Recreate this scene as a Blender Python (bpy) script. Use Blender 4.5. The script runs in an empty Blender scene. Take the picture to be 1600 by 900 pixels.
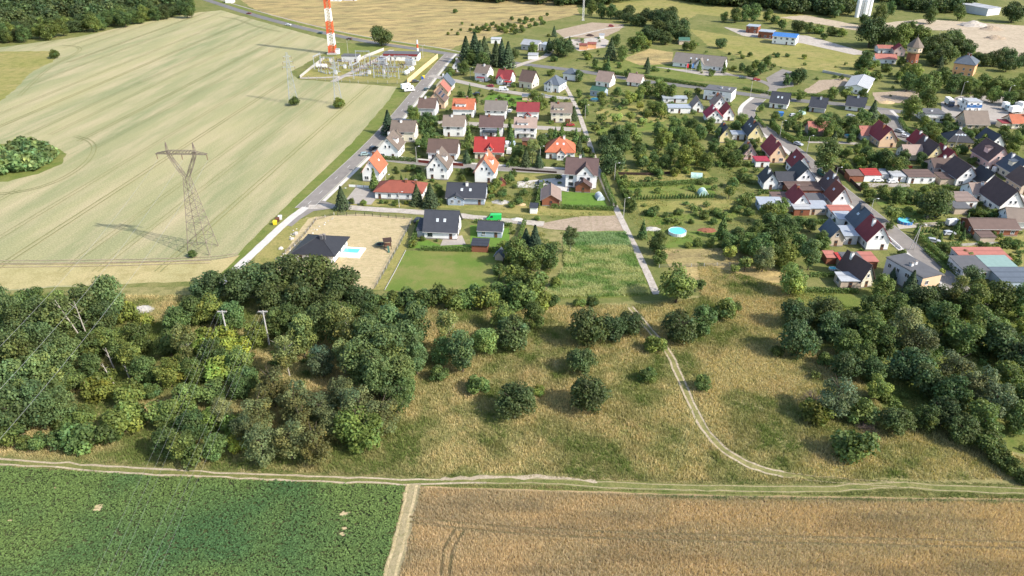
import bpy, math, random
import numpy as np
from mathutils import Matrix, Vector
R = math.radians
rng = np.random.default_rng(7)
random.seed(7)
sc = bpy.context.scene
col = sc.collection

# ------------------------------------------------------------------ camera, sky, sun, exposure
F_PX, HORIZON, CAM_H = 1150.0, -200.0, 110.0          # focal length in photo pixels, horizon row, flying height (m)
PITCH = math.atan((450 - HORIZON) / F_PX)
cd = bpy.data.cameras.new('camera'); cam = bpy.data.objects.new('camera', cd); col.objects.link(cam)
cd.sensor_width = 36; cd.lens = 36 * F_PX / 1600; cd.clip_start = 1; cd.clip_end = 8000
cam.location = (0, 0, CAM_H); cam.rotation_euler = (math.pi / 2 - PITCH, 0, 0)
sc.camera = cam
SUN_EL, SUN_AZ = R(38), R(-27)                        # azimuth measured from +X towards +Y
w = bpy.data.worlds.new('World'); sc.world = w; w.use_nodes = True
nt = w.node_tree; bg = nt.nodes['Background']
sky = nt.nodes.new('ShaderNodeTexSky'); sky.sky_type = 'NISHITA'; sky.sun_disc = False
sky.sun_elevation = SUN_EL; sky.sun_rotation = math.pi / 2 - SUN_AZ; sky.air_density = 1.0; sky.dust_density = 1.5
nt.links.new(sky.outputs[0], bg.inputs[0]); bg.inputs[1].default_value = 0.15
sd = bpy.data.lights.new('sun', 'SUN'); sun = bpy.data.objects.new('sun', sd); col.objects.link(sun)
sd.energy = 3.5; sd.angle = R(0.6); sd.color = (1.0, 0.94, 0.85)
sdir = Vector((math.cos(SUN_EL) * math.cos(SUN_AZ), math.cos(SUN_EL) * math.sin(SUN_AZ), math.sin(SUN_EL)))
sun.rotation_euler = sdir.to_track_quat('Z', 'Y').to_euler(); sun.location = sdir * 300
sc.view_settings.view_transform = 'Standard'; sc.view_settings.look = 'None'
sc.view_settings.exposure = 0.9; sc.view_settings.gamma = 1.0

# ------------------------------------------------------------------ where things stand: a photo pixel to a point of the land
CP, SP = math.cos(PITCH), math.sin(PITCH)
def at(px, py, z=0.0):
    u = (px - 800) / F_PX; v = (450 - py) / F_PX
    dx, dy, dz = u, CP + v * SP, -SP + v * CP
    t = (z - CAM_H) / dz
    return Vector((dx * t, dy * t, z))
def ppm(py):                                          # pixels per metre at the ground seen in this row
    return CP * (py - HORIZON) / CAM_H

# ------------------------------------------------------------------ numpy noise
_tab = rng.random((256, 256))
def vnoise(x, y, s):
    x = np.asarray(x) / s; y = np.asarray(y) / s
    xi = np.floor(x).astype(int); yi = np.floor(y).astype(int); fx = x - xi; fy = y - yi
    fx = fx * fx * (3 - 2 * fx); fy = fy * fy * (3 - 2 * fy)
    g = lambda a, b: _tab[a % 256, b % 256]
    return (g(xi, yi) * (1 - fx) + g(xi + 1, yi) * fx) * (1 - fy) + (g(xi, yi + 1) * (1 - fx) + g(xi + 1, yi + 1) * fx) * fy
def fbm(x, y, s, o=3):
    r = 0; a = 0.5; t = 0
    for k in range(o):
        r = r + a * vnoise(np.asarray(x) + 31 * k, np.asarray(y) - 17 * k, s / 2 ** k); t += a; a *= .55
    return r / t

# ------------------------------------------------------------------ materials
MATS = {}
def new_mat(name):
    m = bpy.data.materials.new(name); m.use_nodes = True; MATS[name] = m
    return m, m.node_tree.nodes, m.node_tree.links, m.node_tree.nodes['Principled BSDF']
def mixc(N, L, fac, a, b, mode='MIX'):
    n = N.new('ShaderNodeMix'); n.data_type = 'RGBA'; n.blend_type = mode
    for sock, v in ((n.inputs[0], fac), (n.inputs[6], a), (n.inputs[7], b)):
        if hasattr(v, 'links'): L.new(v, sock)
        elif isinstance(v, (int, float)): sock.default_value = v
        else: sock.default_value = (*v, 1)
    return n.outputs[2]
def noise(N, L, scale, detail=3, vec=None, rough=.6):
    n = N.new('ShaderNodeTexNoise'); n.inputs['Scale'].default_value = scale; n.inputs['Detail'].default_value = detail; n.inputs['Roughness'].default_value = rough
    if vec is not None: L.new(vec, n.inputs['Vector'])
    return n.outputs[0]
def ramp(N, L, v, lo, hi):
    n = N.new('ShaderNodeMapRange'); n.inputs[1].default_value = lo; n.inputs[2].default_value = hi; L.new(v, n.inputs[0]); return n.outputs[0]
def coords(N, L, kind='Object', scale=None, rot=None):
    tc = N.new('ShaderNodeTexCoord'); o = tc.outputs[kind]
    if scale or rot:
        mp = N.new('ShaderNodeMapping')
        if scale: mp.inputs['Scale'].default_value = scale
        if rot: mp.inputs['Rotation'].default_value = rot
        L.new(o, mp.inputs[0]); o = mp.outputs[0]
    return o
def bump(N, L, bs, h, strength, dist):
    b = N.new('ShaderNodeBump'); b.inputs['Strength'].default_value = strength; b.inputs['Distance'].default_value = dist
    L.new(h, b.inputs['Height']); L.new(b.outputs[0], bs.inputs['Normal'])
def plain(name, c, rough=.7, amt=.18, scale=1.2, metal=0., c2=None, vary=0.):
    """a surface of one colour with weathering: two scales of noise towards a darker tone"""
    m, N, L, b = new_mat(name)
    v = coords(N, L)
    n1 = noise(N, L, scale, 4, v); n2 = noise(N, L, scale * 9, 2, v)
    d = c2 or tuple(x * .55 for x in c)
    o = mixc(N, L, ramp(N, L, n1, .35, .8), c, tuple(a * (1 - amt * 2) + q * amt * 2 for a, q in zip(c, d)))
    o = mixc(N, L, ramp(N, L, n2, .4, .75), o, mixc(N, L, amt, o, d))
    if vary:
        oi = N.new('ShaderNodeObjectInfo'); hs = N.new('ShaderNodeHueSaturation'); L.new(o, hs.inputs['Color'])
        mr = ramp(N, L, oi.outputs['Random'], 0, 1); mm = N.new('ShaderNodeMapRange'); mm.inputs[3].default_value = 1 - vary; mm.inputs[4].default_value = 1 + vary
        L.new(mr, mm.inputs[0]); L.new(mm.outputs[0], hs.inputs['Value']); o = hs.outputs[0]
    L.new(o, b.inputs['Base Color']); b.inputs['Roughness'].default_value = rough; b.inputs['Metallic'].default_value = metal
    b.inputs['Specular IOR Level'].default_value = .3
    return m
def ground_mat(name, ca, cb, cc, s1=.05, s2=.4, s3=3., bmp=.15, stretch=None, rot=0., lo=.35, hi=.65, fine=.5):
    """soil or turf: broad patches ca/cb, mid patches to cc, fine grain"""
    m, N, L, b = new_mat(name)
    v = coords(N, L, 'Object', None, (0, 0, rot) if rot else None); v0 = coords(N, L)
    if stretch:
        vm = N.new('ShaderNodeVectorMath'); vm.operation = 'MULTIPLY'; vm.inputs[1].default_value = stretch; L.new(v, vm.inputs[0]); v = vm.outputs[0]
    o = mixc(N, L, ramp(N, L, noise(N, L, s1, 5, v, .62), lo, hi), ca, cb)
    o = mixc(N, L, ramp(N, L, noise(N, L, s2, 5, v, .65), .45, .72), o, cc)
    g = noise(N, L, s3, 4, v0, .7)
    o = mixc(N, L, fine, o, mixc(N, L, ramp(N, L, g, .3, .7), (.45, .45, .45), (1.5, 1.5, 1.5)), 'MULTIPLY')
    L.new(o, b.inputs['Base Color']); b.inputs['Roughness'].default_value = .95; b.inputs['Specular IOR Level'].default_value = .1
    if bmp: bump(N, L, b, g, 1., bmp)
    return m
def roof_mat(name, c, rough=.75, moss=.25, metal=False):
    m, N, L, b = new_mat(name)
    v = coords(N, L)
    wv = N.new('ShaderNodeTexWave'); wv.wave_type = 'BANDS'; wv.bands_direction = 'Z'; wv.inputs['Scale'].default_value = 1.5; wv.inputs['Distortion'].default_value = .3; L.new(v, wv.inputs[0])
    n1 = noise(N, L, .55, 5, v); n2 = noise(N, L, 7, 2, v)
    dark = tuple(x * .55 for x in c); light = tuple(min(1, x * 1.25 + .015) for x in c)
    o = mixc(N, L, ramp(N, L, n1, .35, .7), c, mixc(N, L, moss * 2, c, dark))
    o = mixc(N, L, ramp(N, L, n2, .35, .75), o, mixc(N, L, .35, o, light))
    o = mixc(N, L, ramp(N, L, wv.outputs[0], .0, .25), mixc(N, L, .6, o, dark), o)
    oi = N.new('ShaderNodeObjectInfo'); hs = N.new('ShaderNodeHueSaturation'); mm = N.new('ShaderNodeMapRange'); mm.inputs[3].default_value = .85; mm.inputs[4].default_value = 1.18
    L.new(oi.outputs['Random'], mm.inputs[0]); L.new(mm.outputs[0], hs.inputs['Value']); L.new(o, hs.inputs['Color'])
    L.new(hs.outputs[0], b.inputs['Base Color']); b.inputs['Roughness'].default_value = rough; b.inputs['Specular IOR Level'].default_value = .35
    bump(N, L, b, wv.outputs[0], .6, .04)
    return m
def leaf_mat(name, trans=.25, rough=.6):
    """foliage: the colour of each plant (object colour) times the tint of each clump (colour attribute)"""
    m, N, L, b = new_mat(name)
    oi = N.new('ShaderNodeObjectInfo'); a = N.new('ShaderNodeAttribute'); a.attribute_name = 'tint'
    o = mixc(N, L, 1., oi.outputs['Color'], a.outputs['Color'], 'MULTIPLY')
    L.new(o, b.inputs['Base Color']); b.inputs['Roughness'].default_value = rough; b.inputs['Specular IOR Level'].default_value = .25
    t = N.new('ShaderNodeBsdfTranslucent'); L.new(mixc(N, L, 1., o, (1.25, 1.3, .7), 'MULTIPLY'), t.inputs[0])
    mx = N.new('ShaderNodeMixShader'); mx.inputs[0].default_value = trans
    L.new(b.outputs[0], mx.inputs[1]); L.new(t.outputs[0], mx.inputs[2]); L.new(mx.outputs[0], N['Material Output'].inputs[0])
    return m
def paint_mat(name, rough=.3):
    m, N, L, b = new_mat(name); oi = N.new('ShaderNodeObjectInfo')
    n = noise(N, L, 3, 3, coords(N, L)); L.new(mixc(N, L, ramp(N, L, n, .3, .8), oi.outputs['Color'], mixc(N, L, .12, oi.outputs['Color'], (.2, .18, .15))), b.inputs['Base Color'])
    b.inputs['Roughness'].default_value = rough; b.inputs['Coat Weight'].default_value = .4
    return m

leaf_mat('leaf', .3); leaf_mat('needle', .08, .7); leaf_mat('blade', .3, .7); paint_mat('paint'); paint_mat('trim', .6)
plain('bark', (.09, .07, .05), .9, .3, 4); plain('pale_bark', (.42, .38, .32), .9, .3, 3); plain('twig', (.2, .15, .12), .9, .3, 3)
for k, c in dict(white=(.85, .84, .81), cream=(.72, .66, .52), yellow=(.74, .62, .33), peach=(.74, .52, .34), pink=(.70, .50, .45), grey=(.46, .46, .46), orange_wall=(.72, .38, .19),
                 brick=(.27, .10, .055), palegrey=(.62, .62, .62), bluegrey=(.36, .42, .50), tan=(.55, .44, .33)).items(): plain('wall_' + k, c, .85, .13, .35, vary=.04)
for k, c in dict(brown=(.125, .082, .066), darkbrown=(.105, .066, .060), maroon=(.23, .036, .040), red=(.36, .035, .030), orange=(.44, .135, .066), grey=(.17, .148, .128), anthracite=(.045, .048, .058),
                 black=(.034, .035, .040), slate=(.095, .115, .14), rust=(.23, .066, .042), magenta=(.36, .035, .06), greybrown=(.185, .145, .115), lightgrey=(.38, .39, .40), blue=(.045, .16, .40), salmon=(.36, .135, .10),
                 green=(.045, .12, .085), palebrown=(.30, .22, .18)).items(): roof_mat('roof_' + k, c, .6 if k in ('anthracite', 'black') else .75)
plain('felt', (.12, .12, .125), .9, .25, .5); plain('metal_sheet', (.42, .45, .48), .45, .2, .6, .2); plain('teal_sheet', (.24, .34, .30), .5, .2, .6)
plain('concrete', (.46, .44, .41), .9, .2, .4); plain('plinth', (.25, .22, .2), .9, .2, 1); plain('frame', (.75, .75, .74), .5, .06, 1); plain('dark_frame', (.06, .05, .05), .5, .1, 1)
plain('wood', (.16, .075, .04), .8, .25, 2); plain('pale_wood', (.55, .40, .22), .8, .2, 1); plain('red_wood', (.19, .035, .025), .7, .2, 1); plain('steel', (.26, .25, .235), .55, .25, 1.5, .3); plain('rusty_steel', (.23, .19, .155), .7, .3, 1.0, .2)
plain('mast_red', (.62, .10, .03), .6, .12, .5); plain('mast_white', (.78, .76, .72), .6, .1, .5); plain('porcelain', (.17, .08, .05), .35, .2, 3); plain('rubber', (.02, .02, .02), .9, .1, 2); plain('chrome', (.5, .5, .5), .3, .1, 2, .8)
plain('yellow_wall', (.76, .54, .29), .85, .1, .3); plain('wire', (.32, .32, .31), .5, .1, 1, .3); plain('rock', (.5, .47, .42), .9, .3, 1.5, vary=.2); plain('dark_wood', (.05, .03, .025), .8, .2, 1)
plain('tarpaulin', (.05, .17, .42), .5, .1, 1); plain('solar', (.012, .016, .03), .15, .1, 1); plain('flag_red', (.6, .03, .04), .8, .05, 1); plain('pool_side', (.72, .74, .75), .4, .1, 1)
for nme, c, r in (('glass', (.025, .032, .04), .08), ('light_glass', (.35, .40, .43), .12), ('greenhouse_glass', (.30, .44, .38), .25)):
    m, N, L, b = new_mat(nme); n = noise(N, L, .8, 2, coords(N, L)); L.new(mixc(N, L, ramp(N, L, n, .3, .7), c, tuple(x * 1.6 for x in c)), b.inputs['Base Color']); b.inputs['Roughness'].default_value = r
m, N, L, b = new_mat('pool_water'); n = noise(N, L, 2.5, 3, coords(N, L)); L.new(mixc(N, L, ramp(N, L, n, .3, .7), (.10, .50, .58), (.16, .60, .66)), b.inputs['Base Color']); b.inputs['Roughness'].default_value = .08; bump(N, L, b, n, .2, .05)

# land
ground_mat('g_base', (.135, .15, .042), (.215, .20, .075), (.095, .125, .032), .04, .25, 2.2, .12)
ground_mat('g_wheat_far', (.36, .325, .168), (.225, .24, .118), (.41, .345, .205), .03, .11, 1.8, .10, (1, .13, 1), R(6.5), .34, .66, .55)
ground_mat('g_headland', (.42, .345, .17), (.36, .32, .15), (.30, .255, .11), .05, .2, 2, .08)
ground_mat('g_dry', (.42, .315, .135), (.30, .245, .105), (.155, .12, .065), .03, .055, .9, .15, (1, 2.2, 1), R(-14), .38, .6, .6)
ground_mat('g_green', (.13, .165, .035), (.19, .19, .06), (.10, .14, .03), .05, .3, 2.5, .08)
ground_mat('g_lawn', (.10, .165, .028), (.17, .19, .05), (.23, .20, .075), .06, .11, 3, .05, fine=.35)
ground_mat('g_bright', (.105, .20, .03), (.13, .21, .04), (.09, .16, .03), .1, .4, 3, .05, fine=.35)
ground_mat('g_yellowgreen', (.235, .225, .065), (.30, .25, .095), (.155, .17, .045), .03, .2, 1.4, .12)
ground_mat('g_meadow', (.185, .185, .06), (.30, .255, .115), (.12, .13, .04), .05, .3, 3, .1)
ground_mat('g_sandplot', (.50, .395, .235), (.43, .34, .19), (.30, .265, .125), .12, .5, 3, .06, (1, 2.5, 1))
ground_mat('g_sand', (.47, .385, .275), (.40, .325, .23), (.30, .245, .165), .06, .3, 2, .08)
ground_mat('g_gravel', (.40, .355, .30), (.48, .43, .37), (.30, .26, .21), .06, .4, 3, .04)
ground_mat('g_soil', (.40, .31, .23), (.33, .255, .185), (.24, .20, .12), .15, .8, 3, .12)
ground_mat('g_beet_soil', (.06, .085, .03), (.075, .10, .035), (.09, .08, .045), .06, .5, 4, .1)
ground_mat('g_wheat_soil', (.36, .25, .13), (.40, .285, .15), (.27, .20, .11), .05, .3, 5, .1, (1, 3, 1))
ground_mat('g_asphalt', (.235, .212, .188), (.205, .185, .165), (.27, .243, .215), .04, .25, 6, .01, fine=.3)
ground_mat('g_asphalt_dark', (.165, .158, .15), (.19, .183, .172), (.14, .134, .128), .04, .25, 6, .01, fine=.3)
ground_mat('g_paving', (.36, .32, .278), (.31, .278, .24), (.40, .36, .315), .05, .5, 5, .01, fine=.35)
ground_mat('g_white_paving', (.54, .505, .455), (.48, .445, .40), (.58, .55, .50), .05, .5, 5, .01, fine=.25)
plain('road_paint', (.75, .74, .70), .8, .2, 1)
M = MATS

# ------------------------------------------------------------------ mesh building
class MB:
    def __init__(s): s.v = []; s.f = []; s.m = []
    def face(s, pts, mi=0):
        i = len(s.v); s.v += [tuple(p) for p in pts]; s.f.append(tuple(range(i, i + len(pts)))); s.m.append(mi)
    def solid(s, low, high, mi=0, cap=True):
        n = len(low); i = len(s.v); s.v += [tuple(p) for p in low] + [tuple(p) for p in high]
        for k in range(n): s.f.append((i + k, i + (k + 1) % n, i + n + (k + 1) % n, i + n + k)); s.m.append(mi)
        if cap:
            s.f.append(tuple(i + k for k in reversed(range(n)))); s.f.append(tuple(i + n + k for k in range(n))); s.m += [mi, mi]
        return s
    def box(s, x0, x1, y0, y1, z0, z1, mi=0):
        return s.solid([(x0, y0, z0), (x1, y0, z0), (x1, y1, z0), (x0, y1, z0)], [(x0, y0, z1), (x1, y0, z1), (x1, y1, z1), (x0, y1, z1)], mi)
    def bar(s, a, b, r, n=4, mi=0, r2=None):
        a = Vector(a); b = Vector(b); d = (b - a)
        if d.length < 1e-6: return s
        d.normalize(); u = d.cross(Vector((0, 0, 1)) if abs(d.z) < .9 else Vector((1, 0, 0))).normalized(); q = d.cross(u)
        ring = lambda c, rr: [c + (u * math.cos(t) + q * math.sin(t)) * rr for t in (2 * math.pi * k / n for k in range(n))]
        return s.solid(ring(a, r), ring(b, r if r2 is None else r2), mi)
    def path(s, pts, rs, n=6, mi=0):
        for k in range(len(pts) - 1): s.bar(pts[k], pts[k + 1], rs[k], n, mi, rs[k + 1])
        return s
    def lathe(s, prof, n=12, c=(0, 0, 0), mi=0):
        for (r0, z0), (r1, z1) in zip(prof[:-1], prof[1:]):
            for k in range(n):
                a, b = 2 * math.pi * k / n, 2 * math.pi * (k + 1) / n
                p = lambda r, t, z: (c[0] + r * math.cos(t), c[1] + r * math.sin(t), c[2] + z)
                q = [p(r0, a, z0), p(r0, b, z0), p(r1, b, z1), p(r1, a, z1)]
                if r0 < 1e-6: q = q[1:]
                elif r1 < 1e-6: q = q[:3]
                s.face(q, mi)
        return s
    def mesh(s, name, mats):
        me = bpy.data.meshes.new(name); me.from_pydata(s.v, [], s.f)
        for m in (mats if isinstance(mats, (list, tuple)) else [mats]): me.materials.append(M[m] if isinstance(m, str) else m)
        if len(me.materials) > 1: me.polygons.foreach_set('material_index', s.m)
        me.update(); return me
    def build(s, name, mats, parent=None): return obj(name, s.mesh(name, mats), parent)
def obj(name, me, parent=None, loc=None, rz=None, scale=None, color=None):
    o = bpy.data.objects.new(name, me); col.objects.link(o)
    if parent is not None: o.parent = parent
    if loc is not None: o.location = loc
    if rz is not None: o.rotation_euler = (0, 0, rz)
    if scale is not None: o.scale = scale if hasattr(scale, '__len__') else (scale,) * 3
    if color is not None: o.color = (*color, 1)
    return o
def thing(name, label, cat, loc=(0, 0, 0), rz=0., group=None, scale=None):
    return tag(obj(name, None, None, loc, rz, scale), label, cat, group)
def tag(o, label, cat, group=None):
    o['label'] = label; o['category'] = cat
    if group: o['group'] = group
    return o
def quads_mesh(name, V, tint, mats, nper=4):
    """V: (n, nper, 3) loose faces, tint: (n, 3) colour of each face"""
    n = len(V); me = bpy.data.meshes.new(name)
    me.vertices.add(n * nper); me.vertices.foreach_set('co', np.ascontiguousarray(V, dtype=np.float32).ravel())
    me.loops.add(n * nper); me.loops.foreach_set('vertex_index', np.arange(n * nper, dtype=np.int32))
    me.polygons.add(n); me.polygons.foreach_set('loop_start', np.arange(0, n * nper, nper, dtype=np.int32)); me.polygons.foreach_set('loop_total', np.full(n, nper, dtype=np.int32))
    ca = me.color_attributes.new('tint', 'FLOAT_COLOR', 'CORNER')
    c = np.ones((n, nper, 4), dtype=np.float32); c[:, :, :3] = np.asarray(tint)[:, None, :]
    ca.data.foreach_set('color', c.ravel())
    me.materials.append(M[mats]); me.update(); me.validate(); return me

# ------------------------------------------------------------------ land sheets
LAYER = [0]
def struct(o): o['kind'] = 'structure'; return o
def resample(P, step, closed):
    out = []; n = len(P)
    for i in range(n if closed else n - 1):
        a, b = P[i], P[(i + 1) % n]; k = max(1, int((b - a).length / step))
        out += [a + (b - a) * (j / k) for j in range(k)]
    if not closed: out.append(P[-1])
    return out
def smooth(P, it=2):
    for _ in range(it):
        Q = [P[0]]
        for a, b in zip(P[:-1], P[1:]): Q += [a * .75 + b * .25, a * .25 + b * .75]
        P = Q + [P[-1]]
    return P
def sheet(name, pix, mat, z=None, jit=.6, step=2., world=False, label=None):
    """a piece of land: outline from photo pixels, its edge ragged by jit metres"""
    P = [Vector((p[0], p[1], 0)) for p in pix] if world else [at(*p) for p in pix]
    Q = resample(P, step, True) if jit else P
    if jit:
        for p in Q:
            a = p.copy()
            p.x += (float(fbm(a.x, a.y, 5)) - .5) * 2 * jit; p.y += (float(fbm(a.x + 91, a.y + 57, 5)) - .5) * 2 * jit
    LAYER[0] += 1
    zz = .0015 * LAYER[0] if z is None else z
    mb = MB(); mb.face([(p.x, p.y, zz) for p in Q])
    # keep the outline counter-clockwise so that it faces up
    ar = sum(a.x * b.y - b.x * a.y for a, b in zip(Q, Q[1:] + Q[:1]))
    if ar < 0: mb.f = [tuple(reversed(mb.f[0]))]
    o = struct(mb.build(name, mat))
    if label: o['label'] = label
    return o
def offset(P, d):
    out = []
    for i, p in enumerate(P):
        t = (P[min(i + 1, len(P) - 1)] - P[max(i - 1, 0)]); t.z = 0; t.normalize()
        out.append(p + Vector((-t.y, t.x, 0)) * d)
    return out
def strip(name, pix, width, mat, jit=.0, off=0., z=None, sm=2, world=False, parent=None):
    P = [Vector((*p, 0)) for p in pix] if world else [at(*p) for p in pix]
    P = resample(smooth(P, sm), 2.5, False)
    P = offset(P, off) if off else P
    LAYER[0] += 1 if z is None else 0
    zz = .0015 * LAYER[0] if z is None else z
    A = offset(P, width / 2); B = offset(P, -width / 2)
    mb = MB()
    if jit:
        for q in A + B:
            q.x += (float(vnoise(q.x, q.y, 1.5)) - .5) * 2 * jit; q.y += (float(vnoise(q.x + 50, q.y, 1.5)) - .5) * 2 * jit
    for i in range(len(P) - 1): mb.face([(*B[i].xy, zz), (*B[i + 1].xy, zz), (*A[i + 1].xy, zz), (*A[i].xy, zz)])
    o = mb.build(name, mat, parent)
    return o if parent is not None else struct(o)
def kerb(pix, off, parent, sm=2, h=.12, wd=.18):
    P = resample(smooth([at(*p) for p in pix], sm), 4, False)
    A = offset(P, off - wd / 2); B = offset(P, off + wd / 2); mb = MB()
    for i in range(len(P) - 1):
        mb.solid([(*A[i].xy, 0), (*A[i + 1].xy, 0), (*B[i + 1].xy, 0), (*B[i].xy, 0)], [(*A[i].xy, h), (*A[i + 1].xy, h), (*B[i + 1].xy, h), (*B[i].xy, h)])
    return mb.build('kerb', 'concrete', parent)
# ================================================================== THE LAND
mb = MB(); mb.face([(-3500, -300, 0), (3500, -300, 0), (3500, 6000, 0), (-3500, 6000, 0)]); struct(mb.build('ground', 'g_base'))
WHEAT = [(-420, 455), (40, 452), (170, 446), (300, 438), (340, 434), (372, 399), (400, 369), (475, 297), (550, 225), (608, 158), (622, 136), (560, 131), (466, 124), (455, 112), (505, 84), (545, 70), (505, 60), (452, 46), (398, 31), (345, 16), (312, 19), (225, 35), (120, 58), (0, 74), (-150, 96), (-420, 140)]
sheet('wheat_field', WHEAT, 'g_wheat_far', jit=1.2)
sheet('rough_grass_corner', [(-200, 84), (40, 80), (80, 80), (95, 84), (80, 97), (45, 115), (22, 142), (0, 158), (-200, 175)], 'g_yellowgreen', jit=1.5)
sheet('bush_island_grass', [(-60, 228), (30, 224), (80, 228), (103, 240), (95, 256), (60, 272), (15, 283), (-60, 286)], 'g_green', jit=1)
sheet('verge', [(332, 442), (370, 399), (400, 367), (475, 295), (550, 223), (607, 157), (622, 134), (642, 131), (630, 152), (600, 188), (560, 235), (490, 305), (410, 385), (352, 443)], 'g_green', jit=.5)
sheet('wheat_headland', [(-60, 412), (120, 411), (300, 408), (350, 404), (372, 398), (345, 428), (300, 438), (170, 446), (-60, 452)], 'g_headland', jit=1.5)
sheet('dry_meadow', [(392, 12), (455, 36), (505, 50), (570, 64), (640, 74), (700, 79), (720, 70), (790, 52), (850, 35), (905, 22), (900, 6), (700, -25), (300, -40), (360, -12)], 'g_dry', jit=2)
sheet('pale_meadow', [(915, 20), (960, 5), (1100, -8), (1290, 20), (1220, 36), (1090, 22), (1060, 40), (985, 30)], 'g_yellowgreen', jit=2)
sheet('goods_yard_meadow', [(1075, 45), (1160, 58), (1250, 66), (1330, 84), (1372, 95), (1360, 120), (1290, 112), (1190, 100), (1110, 74)], 'g_yellowgreen', jit=1.5)
sheet('substation_ground', [(467, 123), (507, 92), (545, 82), (610, 74), (675, 80), (684, 91), (637, 131)], 'g_yellowgreen', jit=.4)
sheet('substation_corner_grass', [(520, 66), (600, 72), (588, 80), (545, 90), (520, 84)], 'g_green', jit=.6)
sheet('right_wood_floor', [(1205, 455), (1620, 450), (1760, 520), (1760, 750), (1620, 745), (1540, 700), (1400, 640), (1300, 600), (1225, 520)], 'g_green', jit=2)
MEADOW = [(-300, 455), (150, 452), (320, 447), (600, 476), (860, 478), (1010, 470), (1095, 462), (1080, 400), (1120, 408), (1215, 440), (1260, 480), (1380, 640), (1560, 700), (1800, 760), (1300, 760), (850, 756), (400, 742), (-300, 716)]
sheet('meadow', MEADOW, 'g_meadow', jit=1.)
BEET = [(-400, 716), (0, 727), (215, 741), (430, 751), (640, 759), (622, 830), (590, 1010), (-400, 1010)]
sheet('beet_field', BEET, 'g_beet_soil', jit=.4)
WHEAT2 = [(655, 760), (860, 766), (1080, 773), (1300, 776), (1800, 780), (1800, 1010), (600, 1010), (632, 850)]
sheet('ripe_wheat_field', WHEAT2, 'g_wheat_soil', jit=.4)
# gardens, plots and yards
sheet('bungalow_plot', [(478, 340), (560, 334), (644, 341), (620, 385), (583, 452), (520, 455), (420, 440), (440, 398)], 'g_sandplot', jit=.3)
sheet('plot_edge_grass', [(400, 400), (455, 345), (505, 336), (482, 342), (445, 392), (425, 430), (390, 430)], 'g_yellowgreen', jit=.4)
LAWN = [(634, 392), (700, 391), (792, 398), (776, 450), (600, 455), (612, 428)]
sheet('lawn', LAWN, 'g_lawn', jit=.2)
sheet('grass_strip', [(643, 345), (652, 350), (634, 392), (602, 453), (583, 453), (616, 395)], 'g_yellowgreen', jit=.2)
sheet('garden_lawn', [(650, 378), (668, 375), (690, 384), (735, 382), (735, 352), (795, 352), (798, 392), (640, 388)], 'g_bright', jit=.2)
sheet('roadside_grass', [(515, 320), (680, 324), (830, 336), (968, 338), (965, 325), (830, 322), (760, 315), (690, 322), (560, 312)], 'g_yellowgreen', jit=.4)
sheet('ploughed_patch', [(830, 352), (868, 345), (905, 338), (970, 337), (980, 360), (905, 362), (858, 358)], 'g_soil', jit=.6)
sheet('reed_plot', [(880, 362), (980, 362), (1018, 462), (940, 466), (845, 466), (880, 420)], 'g_green', jit=.4)
sheet('thicket_floor', [(800, 352), (880, 362), (878, 420), (845, 466), (776, 458), (792, 400)], 'g_meadow', jit=.5)
sheet('house_garden', [(878, 300), (940, 302), (950, 325), (878, 322)], 'g_bright', jit=.2)
sheet('open_plot', [(800, 272), (875, 272), (868, 283), (806, 283)], 'g_yellowgreen', jit=.3)
for i, q in enumerate([[(968, 264), (1105, 268), (1118, 281), (975, 284)], [(978, 290), (1110, 288), (1120, 306), (985, 308)], [(992, 315), (1150, 312), (1140, 328), (1000, 332)], [(1000, 336), (1170, 332), (1180, 350), (1010, 352)], [(930, 172), (990, 165), (1050, 180), (1030, 195), (935, 190)], [(925, 200), (1040, 190), (1060, 202), (935, 212)]]):
    sheet('allotment_lawn', q, ('g_yellowgreen', 'g_lawn')[i % 2], jit=.5)
sheet('pool_garden', [(1010, 358), (1120, 362), (1135, 382), (1030, 388)], 'g_lawn', jit=.5)
sheet('fallow_plot', [(1030, 390), (1150, 388), (1190, 410), (1250, 440), (1100, 446), (1048, 420)], 'g_dry', jit=.6)
sheet('street_garden', [(1370, 316), (1460, 310), (1492, 345), (1400, 352)], 'g_lawn', jit=.4)
sheet('corner_garden', [(1470, 372), (1600, 368), (1600, 420), (1500, 412)], 'g_yellowgreen', jit=.4)
sheet('park_lawn', [(920, 100), (1000, 82), (1060, 104), (1150, 118), (1185, 132), (1060, 124), (930, 108)], 'g_green', jit=.5)
sheet('dry_lawn', [(972, 92), (1015, 76), (1052, 82), (1050, 100), (1000, 102)], 'g_dry', jit=.6)
sheet('village_green', [(768, 145), (828, 153), (840, 165), (800, 166), (750, 160)], 'g_bright', jit=.3)
sheet('corner_lawn', [(1225, 197), (1262, 176), (1290, 190), (1262, 200)], 'g_yellowgreen', jit=.3)
sheet('plant_hire_yard', [(866, 48), (925, 35), (976, 38), (968, 48), (940, 60), (880, 58)], 'g_soil', jit=1.2)
sheet('plant_hire_yard', [(890, 62), (940, 58), (952, 64), (946, 74), (906, 80), (884, 72)], 'g_gravel', jit=.8)
strip('yard_lane', [(880, 60), (915, 52), (950, 44), (975, 42)], 3, 'g_gravel', jit=.4)
sheet('hall_yard', [(1130, 42), (1200, 52), (1262, 56), (1340, 78), (1365, 84), (1335, 86), (1255, 68), (1160, 56)], 'g_gravel', jit=.6)
sheet('sand_pit', [(1218, 27), (1260, 24), (1345, 40), (1380, 36), (1440, 30), (1600, 40), (1800, 45), (1800, 105), (1530, 86), (1500, 48), (1400, 46), (1345, 49)], 'g_sand', jit=1.5)
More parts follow.
